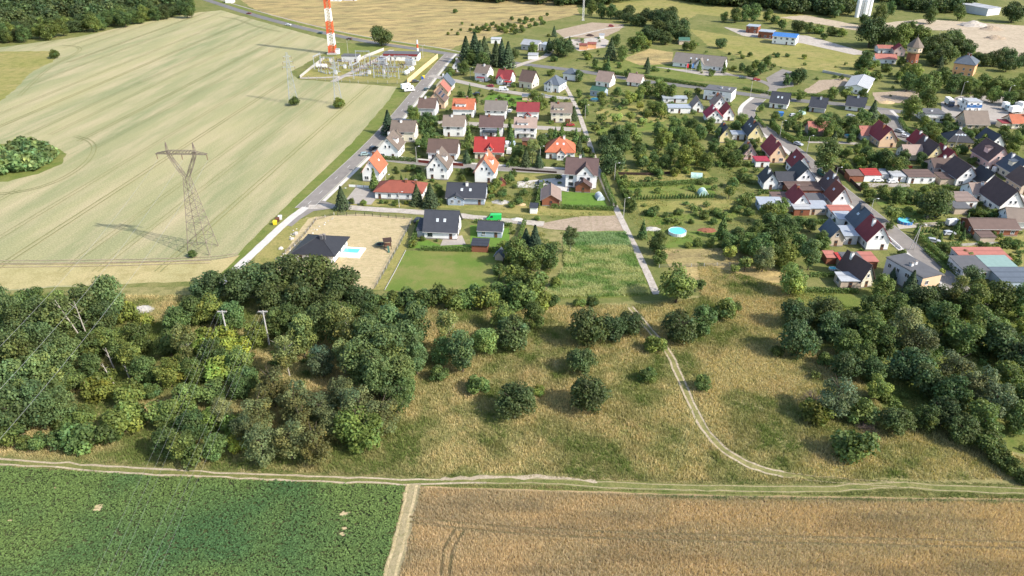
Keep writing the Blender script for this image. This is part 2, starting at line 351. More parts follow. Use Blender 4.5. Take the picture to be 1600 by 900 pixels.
sheet('bare_slope', [(1255, 142), (1280, 126), (1322, 122), (1326, 132), (1285, 142), (1268, 150)], 'g_soil', jit=1.)
sheet('bare_lot', [(1362, 145), (1430, 140), (1450, 152), (1415, 162), (1368, 158)], 'g_soil', jit=1.)
sheet('lorry_yard', [(1470, 160), (1500, 150), (1570, 150), (1800, 160), (1800, 200), (1560, 190), (1472, 180)], 'g_paving', jit=.2)
sheet('drive', [(809, 284), (871, 278), (884, 268), (895, 270), (888, 300), (870, 296), (806, 293)], 'g_white_paving', jit=0)
sheet('drive', [(556, 293), (590, 296), (588, 310), (580, 320), (536, 318)], 'g_paving', jit=0)
sheet('terrace', [(693, 372), (722, 368), (728, 382), (688, 384)], 'g_paving', jit=0)
sheet('drive', [(1400, 351), (1484, 346), (1486, 352), (1404, 358)], 'g_gravel', jit=.3)
sheet('drive', [(1336, 286), (1420, 287), (1422, 292), (1345, 293)], 'g_paving', jit=.2)
sheet('car_park', [(1197, 122), (1222, 108), (1238, 112), (1240, 135), (1205, 140)], 'g_asphalt', jit=.2)
sheet('forecourt', [(1020, 104), (1060, 108), (1130, 112), (1150, 118), (1100, 118)], 'g_paving', jit=.2)

# roads
MAINROAD = [(300, -8), (338, 5), (400, 25), (480, 46), (560, 63), (625, 73), (700, 84), (760, 93), (830, 102), (915, 112), (1010, 128), (1097, 137), (1162, 147), (1237, 157), (1300, 161), (1375, 171), (1418, 176), (1470, 182), (1560, 193), (1700, 205)]
o = strip('main_road', MAINROAD, 7.2, 'g_asphalt_dark')
strip('road_verge', [(338, 0), (400, 20), (480, 41), (560, 58), (640, 70), (700, 79), (800, 93)], 5., 'g_green', jit=.5)
strip('cycle_path', [(338, -2), (400, 17), (480, 38), (560, 56), (640, 68), (700, 77), (735, 85)], 1.5, 'g_paving')
def street(name, pix, wd, mat='g_asphalt', walk=(), sm=2, k=True):
    o = strip(name, pix, wd, mat, sm=sm)
    if k:
        for s in (-1, 1): kerb(pix, s * (wd / 2 + .09), o, sm)
    for off, ww, mt in walk: strip('pavement', pix, ww, mt, off=off, sm=sm)
    return o
WSTREET = [(474, 326), (500, 302), (583, 225), (625, 177), (690, 97), (703, 84)]
street('west_street', WSTREET, 6.4, walk=((-4.6, 1.7, 'g_white_paving'),))
sheet('street_mouth', [(444, 352), (462, 334), (482, 312), (506, 314), (524, 320), (520, 326), (490, 330), (470, 342), (456, 354)], 'g_asphalt', jit=0)
strip('field_path', [(330, 455), (352, 436), (400, 392), (448, 346), (478, 324)], 3.2, 'g_white_paving', jit=.15)
strip('dirt_road', [(482, 324), (520, 322), (565, 326), (680, 333), (800, 346), (850, 350)], 4.2, 'g_gravel', jit=.35)
street('cross_street', [(590, 246), (640, 253), (700, 258), (770, 263), (890, 269)], 5.4, walk=((4, 1.6, 'g_white_paving'),))
street('cross_street', [(618, 189), (690, 191), (760, 195), (830, 199), (908, 203)], 5.4, 'g_paving')
street('cross_street', [(672, 118), (720, 128), (765, 138), (800, 145), (845, 150), (890, 154)], 5.2, 'g_paving')
strip('lane', [(1026, 460), (1006, 415), (972, 345), (940, 282), (921, 225), (905, 178), (893, 152), (880, 128)], 2.3, 'g_gravel', jit=.1, sm=1)
ESTREET = [(1188, 154), (1168, 170), (1172, 187), (1200, 206), (1242, 233), (1288, 277), (1350, 326), (1392, 360), (1426, 388), (1482, 437), (1530, 478)]
street('east_street', ESTREET, 6.2, walk=((-4.4, 2.2, 'g_white_paving'),))
FSTREET = [(1380, 172), (1393, 186), (1399, 205), (1420, 221), (1463, 237), (1496, 256), (1526, 276), (1556, 293), (1600, 318), (1680, 365)]
street('far_street', FSTREET, 5.6, walk=((4.1, 1.8, 'g_white_paving'),))
strip('side_lane', [(1262, 222), (1290, 222), (1330, 224), (1350, 226)], 3.5, 'g_paving')
strip('substation_drive', [(612, 78), (595, 90), (565, 106), (535, 120), (520, 128)], 4, 'g_gravel', jit=.2)
strip('substation_drive', [(470, 122), (500, 122), (560, 118), (575, 112)], 3, 'g_gravel', jit=.3)
strip('school_drive', [(1130, 116), (1165, 120), (1200, 130), (1212, 140), (1190, 150)], 4.5, 'g_asphalt', jit=.1)
strip('yard_lane', [(800, 106), (822, 98), (850, 90), (862, 80)], 4.5, 'g_gravel', jit=.2)
# dashes down the middle of the near street
dash = MB(); dash.box(-.06, .06, -1.5, 1.5, 0, .004); dm = dash.mesh('road_dash', 'road_paint')
wst = [o for o in col.objects if o.name == 'west_street'][0]
P = resample(smooth([at(*p) for p in WSTREET]), 6, False)
for i in range(1, len(P) - 2, 2):
    d = P[i + 1] - P[i - 1]; obj('road_dash', dm, wst, (P[i].x, P[i].y, .0015 * LAYER[0] + .006), math.atan2(d.y, d.x) - math.pi / 2)
# tracks by the fields
ground_mat('g_balk', (.30, .25, .14), (.36, .29, .17), (.22, .20, .10), .2, 1., 4, .08)
TRACK = [(-120, 716), (0, 722), (90, 727), (220, 737), (400, 745), (560, 751), (650, 754), (760, 750), (850, 752), (960, 759), (1100, 763), (1280, 766), (1400, 757), (1480, 764), (1700, 772)]
strip('field_track', TRACK, 2.6, 'g_base', jit=.5, sm=1)
for s in (-.75, .75):
    strip('wheel_track', TRACK[:8], .5, 'g_sand', jit=.38, off=s, sm=1); strip('wheel_track', TRACK[7:], .28, 'g_balk', jit=.3, off=s, sm=1)
strip('wheel_track', [(690, 752), (760, 747), (850, 749), (930, 755)], .8, 'g_sand', jit=.8, off=.6)
RUT = [(985, 480), (1012, 512), (1045, 550), (1062, 590), (1082, 635), (1102, 675), (1135, 708), (1180, 732), (1225, 742), (1290, 750), (1400, 757)]
strip('meadow_track', RUT[:9], 2.3, 'g_meadow', jit=.1)
for s in (-.75, .75): strip('wheel_track', RUT[:9], .45, 'g_sand', jit=.2, off=s)
strip('wheel_track', RUT[8:], .25, 'g_balk', jit=.25, off=.7); strip('wheel_track', RUT[8:], .25, 'g_balk', jit=.25, off=-.7)
RUT2 = [(1085, 640), (1080, 665), (1066, 700), (1052, 730)]
for s in (-.7, .7): strip('wheel_track', RUT2, .3, 'g_meadow', jit=.1, off=s)
BALK = [(648, 758), (640, 800), (628, 850), (612, 910), (590, 1000)]
strip('field_balk', BALK, 3., 'g_balk', jit=.3, off=-.4)
for s in (-1., .7): strip('wheel_track', BALK, .5, 'g_sandplot', jit=.2, off=s - .4)
# tramlines through the fields
ground_mat('g_tram', (.20, .205, .088), (.27, .25, .118), (.165, .18, .075), .05, .12, 3, .05)
WP = [at(*p) for p in WHEAT]; FWP = WP
def inside(x, y, poly):
    x = np.asarray(x, float); y = np.asarray(y, float); r = np.zeros(x.shape, bool); n = len(poly)
    for i in range(n):
        a, b = poly[i], poly[(i + 1) % n]
        if a[1] == b[1]: continue
        r ^= ((a[1] > y) != (b[1] > y)) & (x < (b[0] - a[0]) * (y - a[1]) / (b[1] - a[1]) + a[0])
    return r
ISL = [at(*p) for p in [(-60, 215), (60, 212), (125, 222), (140, 240), (110, 268), (40, 292), (-60, 298)]]
RGC = [at(*p) for p in [(-200, 80), (60, 74), (120, 78), (100, 105), (50, 130), (20, 165), (-200, 185)]]
tl = struct(obj('tramlines', None))
for k in range(24):
    x0 = -112 - 17.5 * k + (-1) ** k * 2.2 * (k % 3)
    ang = R(83.2 + .12 * k); seg = []
    def flush():
        if len(seg) > 3:
            for s in (-.95, .95): strip('tramline', [(p[0], p[1]) for p in seg], .22 + .2 * (k % 3 == 0), 'g_tram', jit=.14, off=s, world=True, sm=0, z=.0015 * LAYER[0] + .004, parent=tl)
        seg.clear()
    for t in range(0, 620, 5):
        x = x0 + math.cos(ang) * t; y = 205 + math.sin(ang) * t
        if inside(x, y, FWP) and not inside(x, y, ISL) and not inside(x, y, RGC): seg.append((x, y))
        else: flush()
    flush()
for pix in ([(-40, 306), (40, 300), (95, 282), (135, 256), (150, 232), (140, 219), (118, 213)], [(30, 150), (62, 118), (85, 100), (105, 92), (128, 78), (120, 72), (95, 71)], [(-40, 410), (120, 409), (240, 407), (330, 404), (372, 398)], [(-40, 416), (120, 415), (240, 412), (330, 409)], [(345, 26), (372, 30), (400, 42), (440, 50)]):
    for s in (-.9, .9): strip('tramline', pix, .34, 'g_tram' if pix[0][1] < 400 else 'g_soil', jit=.12, off=s, z=.0015 * LAYER[0] + .007, parent=tl)
ground_mat('g_tram_dark', (.13, .10, .05), (.16, .12, .06), (.10, .09, .04), .1, .5, 3, .05)
RTRAM = [[(640, 808), (760, 822), (900, 830), (1100, 836), (1300, 840), (1700, 850)], [(640, 816), (760, 831), (900, 840), (1100, 846), (1300, 850), (1700, 860)], [(690, 900), (692, 860), (712, 826)], [(702, 902), (706, 862), (726, 828)]]
for q in RTRAM: strip('wheel_line', q, .55, 'g_tram_dark', jit=.05)
# ================================================================== PLANTS
def unit(n):
    v = rng.normal(size=(n, 3)); return v / np.linalg.norm(v, axis=1, keepdims=True)
def leaf_quads(pos, nrm, size):
    """one leaf clump = one kinked four-sided leaf face, facing roughly nrm"""
    n = len(pos); t = np.cross(nrm, unit(n)); t /= np.linalg.norm(t, axis=1, keepdims=True) + 1e-9; b = np.cross(nrm, t)
    s = size[:, None]
    a = t * s * .62; c = b * s * rng.uniform(.35, .6, (n, 1))
    return np.stack([pos - a, pos - c + nrm * s * .12, pos + a, pos + c + nrm * s * .12], 1)
def crown_mesh(name, lobes, n, leaf, mat='leaf', flat=.0, inner=.22, up=.35, var=.35):
    """lobes: (cx, cy, cz, rx, ry, rz) balls of foliage; leaves sit on their skins, some inside"""
    lb = np.array(lobes); area = (lb[:, 3] * lb[:, 5]) ; pick = rng.choice(len(lb), n, p=area / area.sum())
    d = unit(n); d[:, 2] = np.where(rng.random(n) < .35, np.abs(d[:, 2]), d[:, 2])
    d /= np.linalg.norm(d, axis=1, keepdims=True)
    r = np.where(rng.random(n) < inner, rng.uniform(.3, .8, n), rng.uniform(.82, 1.12, n))
    pos = lb[pick, :3] + d * lb[pick, 3:6] * r[:, None]
    nr = d * .8 + unit(n) * .75 + np.array([0, 0, up]); nr /= np.linalg.norm(nr, axis=1, keepdims=True)
    lt = rng.uniform(1 - var, 1 + var, len(lb))[pick] * rng.uniform(.75, 1.25, n)
    hue = rng.normal(0, .07, len(lb))[pick] + rng.normal(0, .05, n)
    tint = np.stack([lt * (1 + hue), lt, lt * (1 - hue)], 1)
    return quads_mesh(name, leaf_quads(pos, nr, leaf * rng.uniform(.7, 1.3, n)), np.clip(tint, .2, 2.2), mat)
def lobes_round(n, rx, rz, cz, lr, seed, low=-.75):
    r = np.random.default_rng(seed); out = [(0, 0, cz, rx * .55, rx * .55, rz * .6)]
    for k in range(n):
        z = r.uniform(low, .95); t = k * 2.399 + r.uniform(-.4, .4); q = math.sqrt(max(0, 1 - z * z)) * r.uniform(.55, .8)
        s = lr * r.uniform(.7, 1.35)
        out.append((math.cos(t) * q * rx, math.sin(t) * q * rx, cz + z * rz * .72, s, s, s * r.uniform(.75, 1.0)))
    return out
PROTO = {}
def proto(kind, crown, trunk): PROTO.setdefault(kind, []).append((crown, trunk))
def trunk_mesh(h, r, limbs, seed, mat='bark', reach=.3, top=.75, spread=.6):
    q = np.random.default_rng(seed); mb = MB()
    pts = [Vector((q.normal(0, .012) * k, q.normal(0, .012) * k, h * top * k / 4)) for k in range(5)]
    mb.path(pts, [r * (1 - .17 * k) for k in range(5)], 7, 0)
    mb.lathe([(r * 1.5, -.03), (r, .05)], 7)
    for k in range(limbs):
        z = q.uniform(.3, .95) * top * h; t = k * 2.4 + q.uniform(-.5, .5); L = reach * q.uniform(.7, 1.1)
        a = Vector((0, 0, z)); b = a + Vector((math.cos(t) * L * spread, math.sin(t) * L * spread, L * .5)); c = b + Vector((math.cos(t) * L * .45, math.sin(t) * L * .45, L * .45))
        mb.path([a, b, c], [r * .45, r * .28, r * .1], 5)
    return mb.mesh('trunk', mat)
# every prototype has a crown one unit across; heights in units of that width
for s in range(5): proto('oak', crown_mesh('crown', lobes_round(30, .5, .46, .47, .16, s, -.95), 3800, .05), trunk_mesh(.9, .035, 7, s))
for s in range(5): proto('tree', crown_mesh('crown', lobes_round(26, .48, .60, .60, .16, 20 + s, -.95), 3400, .052), trunk_mesh(1.2, .032, 7, 20 + s))
for s in range(4): proto('tall', crown_mesh('crown', lobes_round(34, .46, .9, .92, .18, 40 + s, -.95), 4200, .055, inner=.3), trunk_mesh(1.9, .035, 9, 40 + s))
for s in range(3): proto('birch', crown_mesh('crown', lobes_round(26, .42, .85, 1.0, .15, 60 + s, -.85), 2600, .05, inner=.4, up=.0, var=.25), trunk_mesh(1.9, .026, 10, 60 + s, 'pale_bark', .34))
for s in range(4): proto('willow', crown_mesh('crown', lobes_round(30, .5, .66, .64, .14, 80 + s, -.95), 3600, .042, inner=.3, up=.5), trunk_mesh(1.25, .034, 8, 80 + s))
for s in range(5): proto('bush', crown_mesh('crown', lobes_round(14, .48, .42, .38, .19, 100 + s, -.9), 1700, .075), trunk_mesh(.55, .022, 6, 100 + s, reach=.35, spread=.9))
for s in range(3): proto('fruit', crown_mesh('crown', lobes_round(12, .46, .40, .62, .19, 120 + s), 1200, .085, inner=.35), trunk_mesh(.85, .035, 5, 120 + s))
def conifer(seed, rad, h, n, tiers):
    q = np.random.default_rng(seed); P = []; Nn = []; T = []
    for k in range(n):
        u = q.random() ** .75; z = h * (.07 + .93 * u); t = int(u * tiers); fr = u * tiers - t
        rr = rad * (1 - u) * (1.12 - .38 * fr) + .01; ray = q.integers(0, 13) * 2 * math.pi / 13 + t * .7 + q.normal(0, .13)
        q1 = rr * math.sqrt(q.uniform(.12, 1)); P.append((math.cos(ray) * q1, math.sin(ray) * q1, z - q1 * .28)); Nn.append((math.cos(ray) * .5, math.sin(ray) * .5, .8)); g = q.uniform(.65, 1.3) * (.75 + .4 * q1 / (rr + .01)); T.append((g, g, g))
    Nn = np.array(Nn) + unit(n) * .5; Nn /= np.linalg.norm(Nn, axis=1, keepdims=True)
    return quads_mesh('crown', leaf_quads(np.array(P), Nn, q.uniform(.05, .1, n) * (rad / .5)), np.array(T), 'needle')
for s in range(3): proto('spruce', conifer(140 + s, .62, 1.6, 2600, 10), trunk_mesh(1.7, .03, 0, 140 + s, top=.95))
for s in range(2): proto('thuja', crown_mesh('crown', [(0, 0, .3 + .42 * k, .5 - .11 * k, .5 - .11 * k, .5) for k in range(5)], 900, .14, 'needle', up=.1, var=.12), trunk_mesh(.5, .06, 0, 150 + s))
def dead_mesh(seed):
    q = np.random.default_rng(seed); mb = MB()
    for k in range(26):
        t = k * 2.4 + q.uniform(-.3, .3); e = q.uniform(.35, 1.3); a = Vector((q.normal(0, .04), q.normal(0, .04), 0)); d = Vector((math.cos(t) * math.cos(e), math.sin(t) * math.cos(e), math.sin(e))); L = q.uniform(.4, .62); b = a + d * L
        mb.path([a, a + d * L * .5, b], [.014, .01, .004], 4)
        for j in range(5):
            c = a + d * L * q.uniform(.4, .95); mb.bar(c, c + Vector(q.normal(0, .09, 3)) + d * .1, .005, 3, 0, .002)
    return mb.mesh('branches', 'twig')
DEAD = [dead_mesh(s) for s in range(2)]
FOOT = dict(oak=.92, tree=1.2, tall=1.85, birch=1.95, willow=1.4, bush=.8, fruit=1.02, spruce=1.6, thuja=2.3)
COLS = dict(oak=(.088, .130, .046), tree=(.118, .172, .050), tall=(.125, .178, .062), birch=(.185, .220, .080), willow=(.150, .188, .088), bush=(.115, .168, .046), fruit=(.165, .215, .062), spruce=(.062, .096, .044), thuja=(.110, .168, .044))
NAMES = dict(oak='oak_tree', tree='deciduous_tree', tall='tall_tree', birch='birch_tree', willow='willow_tree', bush='bush', fruit='fruit_tree', spruce='spruce_tree', thuja='thuja_tree')
TREES = []                                            # (root, kind, width) of those that still want a label
def tree(px, py, d, kind='tree', label=None, group=None, k=None, zone=None, tone=1., tint=(1, 1, 1), squash=None):
    """crown centre at photo pixel (px, py), d pixels across; the trunk stands on the land below it"""
    D = d / ppm(py); hgt = FOOT[kind] * D * random.uniform(.92, 1.06)
    for _ in range(4):
        c = at(px, py, hgt * .55); D = d * (c.y * CP + (CAM_H - c.z) * SP) / F_PX; hgt = FOOT[kind] * D
    return plant(c.x, c.y, D, kind, label, group, k, zone, tone, tint, squash)
def plant(x, y, D, kind='tree', label=None, group=None, k=None, zone=None, tone=1., tint=(1, 1, 1), squash=None):
    cm, tm = PROTO[kind][random.randrange(len(PROTO[kind])) if k is None else k % len(PROTO[kind])]
    sz = (squash or 1) * random.uniform(.93, 1.08)
    t = thing(NAMES[kind], label or '', 'bush' if kind == 'bush' else 'tree', (x, y, 0), random.uniform(0, 6.28), group, (D, D * random.uniform(.9, 1.1), D * sz))
    v = tone * random.uniform(.74, 1.25); h = random.uniform(-.1, .14); c = COLS[kind]
    if kind in ('tree', 'bush', 'fruit') and random.random() < .22: v *= 1.35; h += .14
    obj('crown', cm, t, color=(c[0] * v * (1 + h) * tint[0], c[1] * v * tint[1], c[2] * v * (1 - h) * tint[2])); obj('trunk', tm, t)
    if label is None: TREES.append((t, kind, D, zone))
    return t
def many(zone, kind, pts, **kw):
    for p in pts:
        kk = p[3] if len(p) > 3 else kind
        tree(p[0], p[1], p[2], kk, zone=zone, **kw)

# ---- the wood on the first plot
Z = 'wood'
many(Z, 'tree', [(300, 483, 44), (330, 480, 46), (360, 492, 44), (275, 500, 42), (262, 535, 42), (288, 535, 46, 'birch'), (262, 580, 46), (300, 575, 42), (290, 620, 48), (255, 640, 52), (300, 660, 50), (258, 690, 46), (290, 700, 56), (335, 695, 42), (345, 640, 40, 'willow'), (330, 610, 42), (372, 600, 40), (370, 560, 44), (335, 550, 46), (395, 520, 44), (385, 590, 40)], tone=.95)
many(Z, 'tree', [(320, 530, 46, 'bush'), (350, 528, 44, 'bush'), (375, 540, 40, 'bush'), (340, 575, 46, 'bush'), (360, 660, 34, 'bush'), (325, 655, 38, 'bush'), (370, 690, 34, 'bush')], tone=1.3, tint=(1.2, 1.1, .8))
many(Z, 'tall', [(445, 545, 48, 'birch'), (502, 560, 46, 'willow'), (470, 520, 46), (490, 500, 44), (545, 515, 52, 'birch'), (575, 525, 52), (605, 540, 56), (635, 535, 48), (560, 560, 54), (535, 550, 40, 'birch'), (590, 580, 52), (625, 575, 48), (648, 505, 46), (610, 500, 46), (650, 555, 36), (522, 500, 44)])
many(Z, 'willow', [(425, 600, 58), (400, 640, 54), (460, 625, 62), (405, 690, 62), (450, 680, 64), (490, 690, 60), (500, 635, 54), (530, 605, 50), (560, 630, 64), (595, 640, 58), (520, 660, 46), (385, 665, 48), (470, 655, 50)], tone=.8, tint=(1.12, 1., .8))
many(Z, 'tree', [(618, 620, 50), (632, 605, 42), (430, 500, 44), (455, 490, 40), (575, 490, 40), (545, 490, 40)], tone=.85)
tree(560, 668, 76, 'oak', tone=1.5, label='big yellowish green round tree at the front corner of the wood, above the beet field', tint=(1.15, 1, .6))
# ---- trees of the other plots, one by one
for x, y, d, kd, lb in [
    (700, 510, 46, 'birch', 'tall thin pale tree at the back of the meadow beside the wood'), (722, 545, 44, 'tall', 'leafy tall tree in front of the pale birch by the wood'), (692, 545, 42, 'tree', 'leafy tree touching the edge of the wood, above the small round bush'),
    (685, 583, 30, 'bush', 'small round bush at the edge of the wood'), (757, 528, 44, 'tree', 'round tree standing alone at the back of the meadow between birch and thicket'), (800, 518, 56, 'oak', 'broad dark tree in the thicket at the back of the meadow'), (786, 492, 40, 'tree', 'leafy tree behind the broad dark tree in the thicket'), (835, 492, 38, 'tree', 'small leafy tree at the end of the thicket towards the lane'),
    (748, 600, 36, 'bush', 'round bush alone in the dry meadow, upper left of the broad bush'), (806, 624, 62, 'oak', 'broad dark spreading bush in the middle of the dry meadow'), (842, 608, 22, 'bush', 'little bush peeping out behind the broad dark bush'),
    (918, 512, 60, 'oak', 'largest dark tree of the clump below the dirt lane'), (956, 512, 46, 'oak', 'dark tree in the middle of the clump below the lane'), (986, 502, 44, 'oak', 'dark tree of the clump nearest to the sandy track'), (908, 563, 44, 'oak', 'dark upright tree between the clump and the dark bush below it'), (921, 616, 60, 'oak', 'dark wide tree lowest in the column of three in the meadow'),
    (1062, 508, 56, 'oak', 'broad round dark tree beyond the sandy track bend'), (1100, 497, 44, 'tree', 'lighter tree beside the broad dark tree at the corner of the meadow'), (1026, 537, 34, 'bush', 'round dark bush right beside the sandy track'), (1012, 586, 28, 'bush', 'small egg-shaped bush in the meadow before the sandy track'), (1098, 598, 28, 'bush', 'small round bush alone in dry grass beyond the track'), (1133, 482, 38, 'bush', 'bright green shrub on the corner above the dry meadow'), (1150, 478, 18, 'bush', 'little shrub next to the bright green corner shrub')]:
    tree(x, y, d, kd, lb, tone=.85 if kd == 'oak' else 1.)
# ---- wild wood on the left
Z = 'wild'
many(Z, 'tall', [(-5, 478, 50), (25, 500, 52), (60, 492, 54), (92, 500, 52), (125, 480, 54), (165, 462, 50), (160, 490, 40), (-10, 540, 56), (30, 548, 58), (65, 540, 52), (100, 548, 44), (-10, 600, 60), (30, 600, 60), (70, 590, 58), (55, 630, 54), (20, 640, 52), (95, 625, 44)], tone=.95)
many(Z, 'tree', [(85, 470, 44), (48, 462, 40), (140, 535, 42), (170, 525, 44), (215, 525, 46), (205, 560, 46), (225, 575, 44), (110, 590, 40), (185, 545, 36), (0, 650, 46), (140, 570, 40), (40, 520, 40)], tone=.95)
many(Z, 'bush', [(200, 490, 36), (225, 500, 30), (150, 605, 46), (200, 615, 46), (100, 655, 38), (190, 655, 58), (205, 645, 50), (165, 678, 46), (122, 680, 56), (90, 685, 40), (60, 690, 34), (38, 692, 26), (12, 678, 44), (130, 650, 34), (235, 610, 30), (110, 700, 22), (165, 585, 34)], tone=.95)
# ---- oaks before the bungalow and the shrub belt along the meadow
Z = 'oaks'
many(Z, 'oak', [(325, 445, 56), (372, 445, 58), (402, 430, 66), (445, 425, 70), (490, 432, 74), (535, 442, 66), (560, 462, 44), (425, 462, 56), (470, 462, 56), (515, 470, 52)], tone=.9)
Z = 'belt'
many(Z, 'bush', [(585, 470, 28), (612, 468, 34), (635, 464, 36), (660, 466, 34), (685, 462, 38), (712, 466, 40), (735, 460, 40), (762, 465, 44), (785, 455, 44), (812, 462, 50), (805, 432, 40), (830, 442, 48), (845, 466, 36), (600, 476, 24), (650, 474, 26)], tone=.95)
many('thicket', 'tree', [(808, 392, 42), (836, 375, 30, 'spruce'), (858, 395, 42), (832, 400, 38), (822, 372, 26, 'spruce'), (892, 368, 28, 'birch'), (780, 420, 20, 'bush'), (868, 440, 20, 'bush'), (865, 470, 22, 'bush'), (925, 470, 20, 'bush'), (905, 472, 18, 'bush')], tone=.85)
# ---- along the lane
for x, y, d, kd, lb in [(1060, 440, 58, 'tree', 'big bright green round tree where the gravel lane meets the meadow'), (1095, 445, 20, 'fruit', 'slender little tree beside the big tree at the lane end'), (1028, 378, 30, 'tree', 'young tree left of the round turquoise pool beside the lane'), (1032, 402, 26, 'bush', 'bush between the lane and the dry fallow plot'), (986, 318, 22, 'tree', 'small dark tree by the lane beside the mown garden'), (1005, 357, 14, 'thuja', 'little column conifer at the gravel heap by the lane'),
                         (955, 248, 46, 'oak', 'big dark tree shading the lane beside the large white house'), (948, 222, 34, 'oak', 'dark tree behind the big one along the lane'), (968, 212, 34, 'tree', 'tree over the allotments behind the dark lane trees'), (975, 285, 20, 'bush', 'garden bush on the allotment edge by the lane'), (980, 300, 18, 'bush', 'bush on the lane verge below the long hedge')]:
    tree(x, y, d, kd, lb, tone=1.15 if d == 58 else .9)
# ---- scrub on the right
Z = 'scrub'
many(Z, 'tree', [(1245, 490, 48, 'oak'), (1248, 530, 58, 'oak'), (1290, 482, 54, 'oak'), (1300, 510, 48, 'oak'), (1335, 505, 46, 'oak'), (1325, 535, 40), (1360, 515, 50), (1385, 525, 46), (1420, 505, 62, 'willow'), (1440, 530, 50, 'willow'), (1400, 480, 44), (1365, 478, 42), (1350, 552, 40), (1480, 495, 54), (1510, 520, 56), (1545, 505, 60), (1575, 535, 64, 'oak'), (1600, 560, 60, 'oak'), (1520, 470, 50), (1500, 455, 38, 'birch'), (1560, 465, 52), (1600, 470, 52), (1620, 505, 60), (1475, 462, 46, 'oak'), (1440, 465, 50, 'oak')], tone=.9)
many(Z, 'tree', [(1325, 572, 46, 'oak'), (1368, 575, 40), (1375, 605, 38), (1425, 570, 66, 'oak'), (1455, 595, 60, 'oak'), (1495, 565, 54, 'willow'), (1530, 600, 62, 'willow'), (1490, 615, 56), (1560, 620, 60, 'willow'), (1580, 590, 56), (1540, 650, 56), (1475, 645, 50, 'oak'), (1450, 650, 42), (1402, 655, 50, 'oak'), (1505, 670, 50, 'oak'), (1345, 640, 50, 'bush'), (1275, 640, 48, 'bush'), (1600, 650, 50), (1620, 620, 60)], tone=.9)
many(Z, 'bush', [(1545, 690, 44), (1525, 680, 38), (1565, 710, 38), (1582, 728, 32), (1602, 742, 32), (1390, 545, 32), (1455, 560, 28), (1215, 548, 20), (1290, 560, 26)], tone=.7)
tree(1340, 692, 66, 'bush', 'large grey green rounded bush alone beside the dry meadow, above the wheat', tint=(1, 1, 1.05), tone=.75); tree(1312, 612, 64, 'willow', 'pale grey green willow between the two bare brown bushes', tone=1.05)
for x, y, d, s in ((1268, 612, 44, 0), (1352, 655, 44, 1)):
    D = d / ppm(y); p = at(x, y + d * .35); t = thing('dead_bush', ('bare brown leafless bush at the edge of the meadow scrub', 'bare brown leafless bush between the willow and the large bush')[s], 'bush', p, s * 1.3, None, (D * .9, D * .9, D * .75)); obj('branches', DEAD[s], t)
# bare trunks in the wild wood
for i, (x, y, h, lean, lb) in enumerate([(139, 546, 15, .28, 'bare pale dead trunk leaning among the left wood trees'), (143, 542, 14, .05, 'upright bare pale trunk beside the leaning one'), (180, 580, 7, .1, 'short broken grey trunk in the clearing of the wood'), (178, 600, 6, .22, 'leaning dead stem above the grassy clearing'), (204, 596, 5, .05, 'stubby dead stem near the bushes by the plot'), (9, 612, 6, .5, 'white fallen stem at the left picture edge')]):
    p = at(x, y); t = thing('dead_tree', lb, 'tree', p); mb = MB(); mb.path([(0, 0, 0), (-lean * h * .5, 0, h * .5), (-lean * h * 1.1, .3, h)], [.2, .15, .05], 6); mb.build('trunk', 'pale_bark', t)
    mb = MB()
    for k in range(4): z = h * (.5 + .12 * k); mb.bar((-lean * z * 1.05, 0, z), (-lean * z * 1.05 + (-1) ** k * h * .12, .3, z + h * .1), .06, 4, 0, .02)
    mb.build('branch', 'pale_bark', t)
# ---- trees in the gardens of the village (crown centre, width), far trees along the roads and in the woods behind
Z = 'village'
many(Z, 'tree', [(595, 54, 34, 'oak'), (728, 76, 26, 'spruce'), (742, 72, 28, 'spruce'), (757, 74, 26, 'spruce'), (750, 80, 24, 'spruce'), (735, 88, 20), (755, 93, 26), (775, 82, 24, 'spruce'), (784, 80, 22, 'spruce'), (794, 84, 24, 'spruce'), (803, 82, 18, 'oak'), (712, 97, 14), (724, 103, 22), (704, 112, 16, 'bush'), (700, 118, 12, 'bush'),
  (606, 188, 26, 'spruce'), (645, 175, 24), (665, 188, 26), (655, 195, 20), (676, 190, 22), (688, 182, 14, 'bush'), (672, 210, 30), (660, 222, 22), (668, 215, 20), (730, 185, 12, 'fruit'), (732, 207, 12, 'thuja'), (798, 207, 12, 'thuja'), (796, 195, 9, 'thuja'), (778, 211, 9, 'thuja'),
  (768, 122, 12, 'fruit'), (803, 132, 10, 'bush'), (838, 156, 28), (848, 160, 18), (830, 112, 16), (862, 112, 14, 'bush'), (795, 148, 7, 'bush'), (734, 140, 9, 'thuja'), (720, 146, 12, 'bush'), (746, 148, 5, 'bush'), (754, 149, 5, 'bush'), (781, 153, 5, 'bush'), (799, 155, 5, 'bush'), (865, 155, 12, 'bush'), (897, 176, 14, 'spruce'), (862, 190, 9, 'bush'), (728, 245, 12, 'fruit'),
  (810, 236, 22), (832, 232, 26, 'birch'), (846, 222, 22), (822, 245, 18, 'spruce'), (842, 248, 16, 'spruce'), (806, 250, 14), (800, 225, 10, 'thuja'), (862, 205, 14, 'bush'), (878, 205, 12, 'thuja'), (900, 212, 12, 'thuja'), (912, 216, 16, 'bush'), (905, 225, 14, 'spruce'), (918, 232, 14, 'bush'), (910, 245, 14, 'spruce'), (890, 252, 20), (925, 242, 12, 'bush'), (785, 248, 10, 'bush'), (868, 207, 10, 'thuja')])
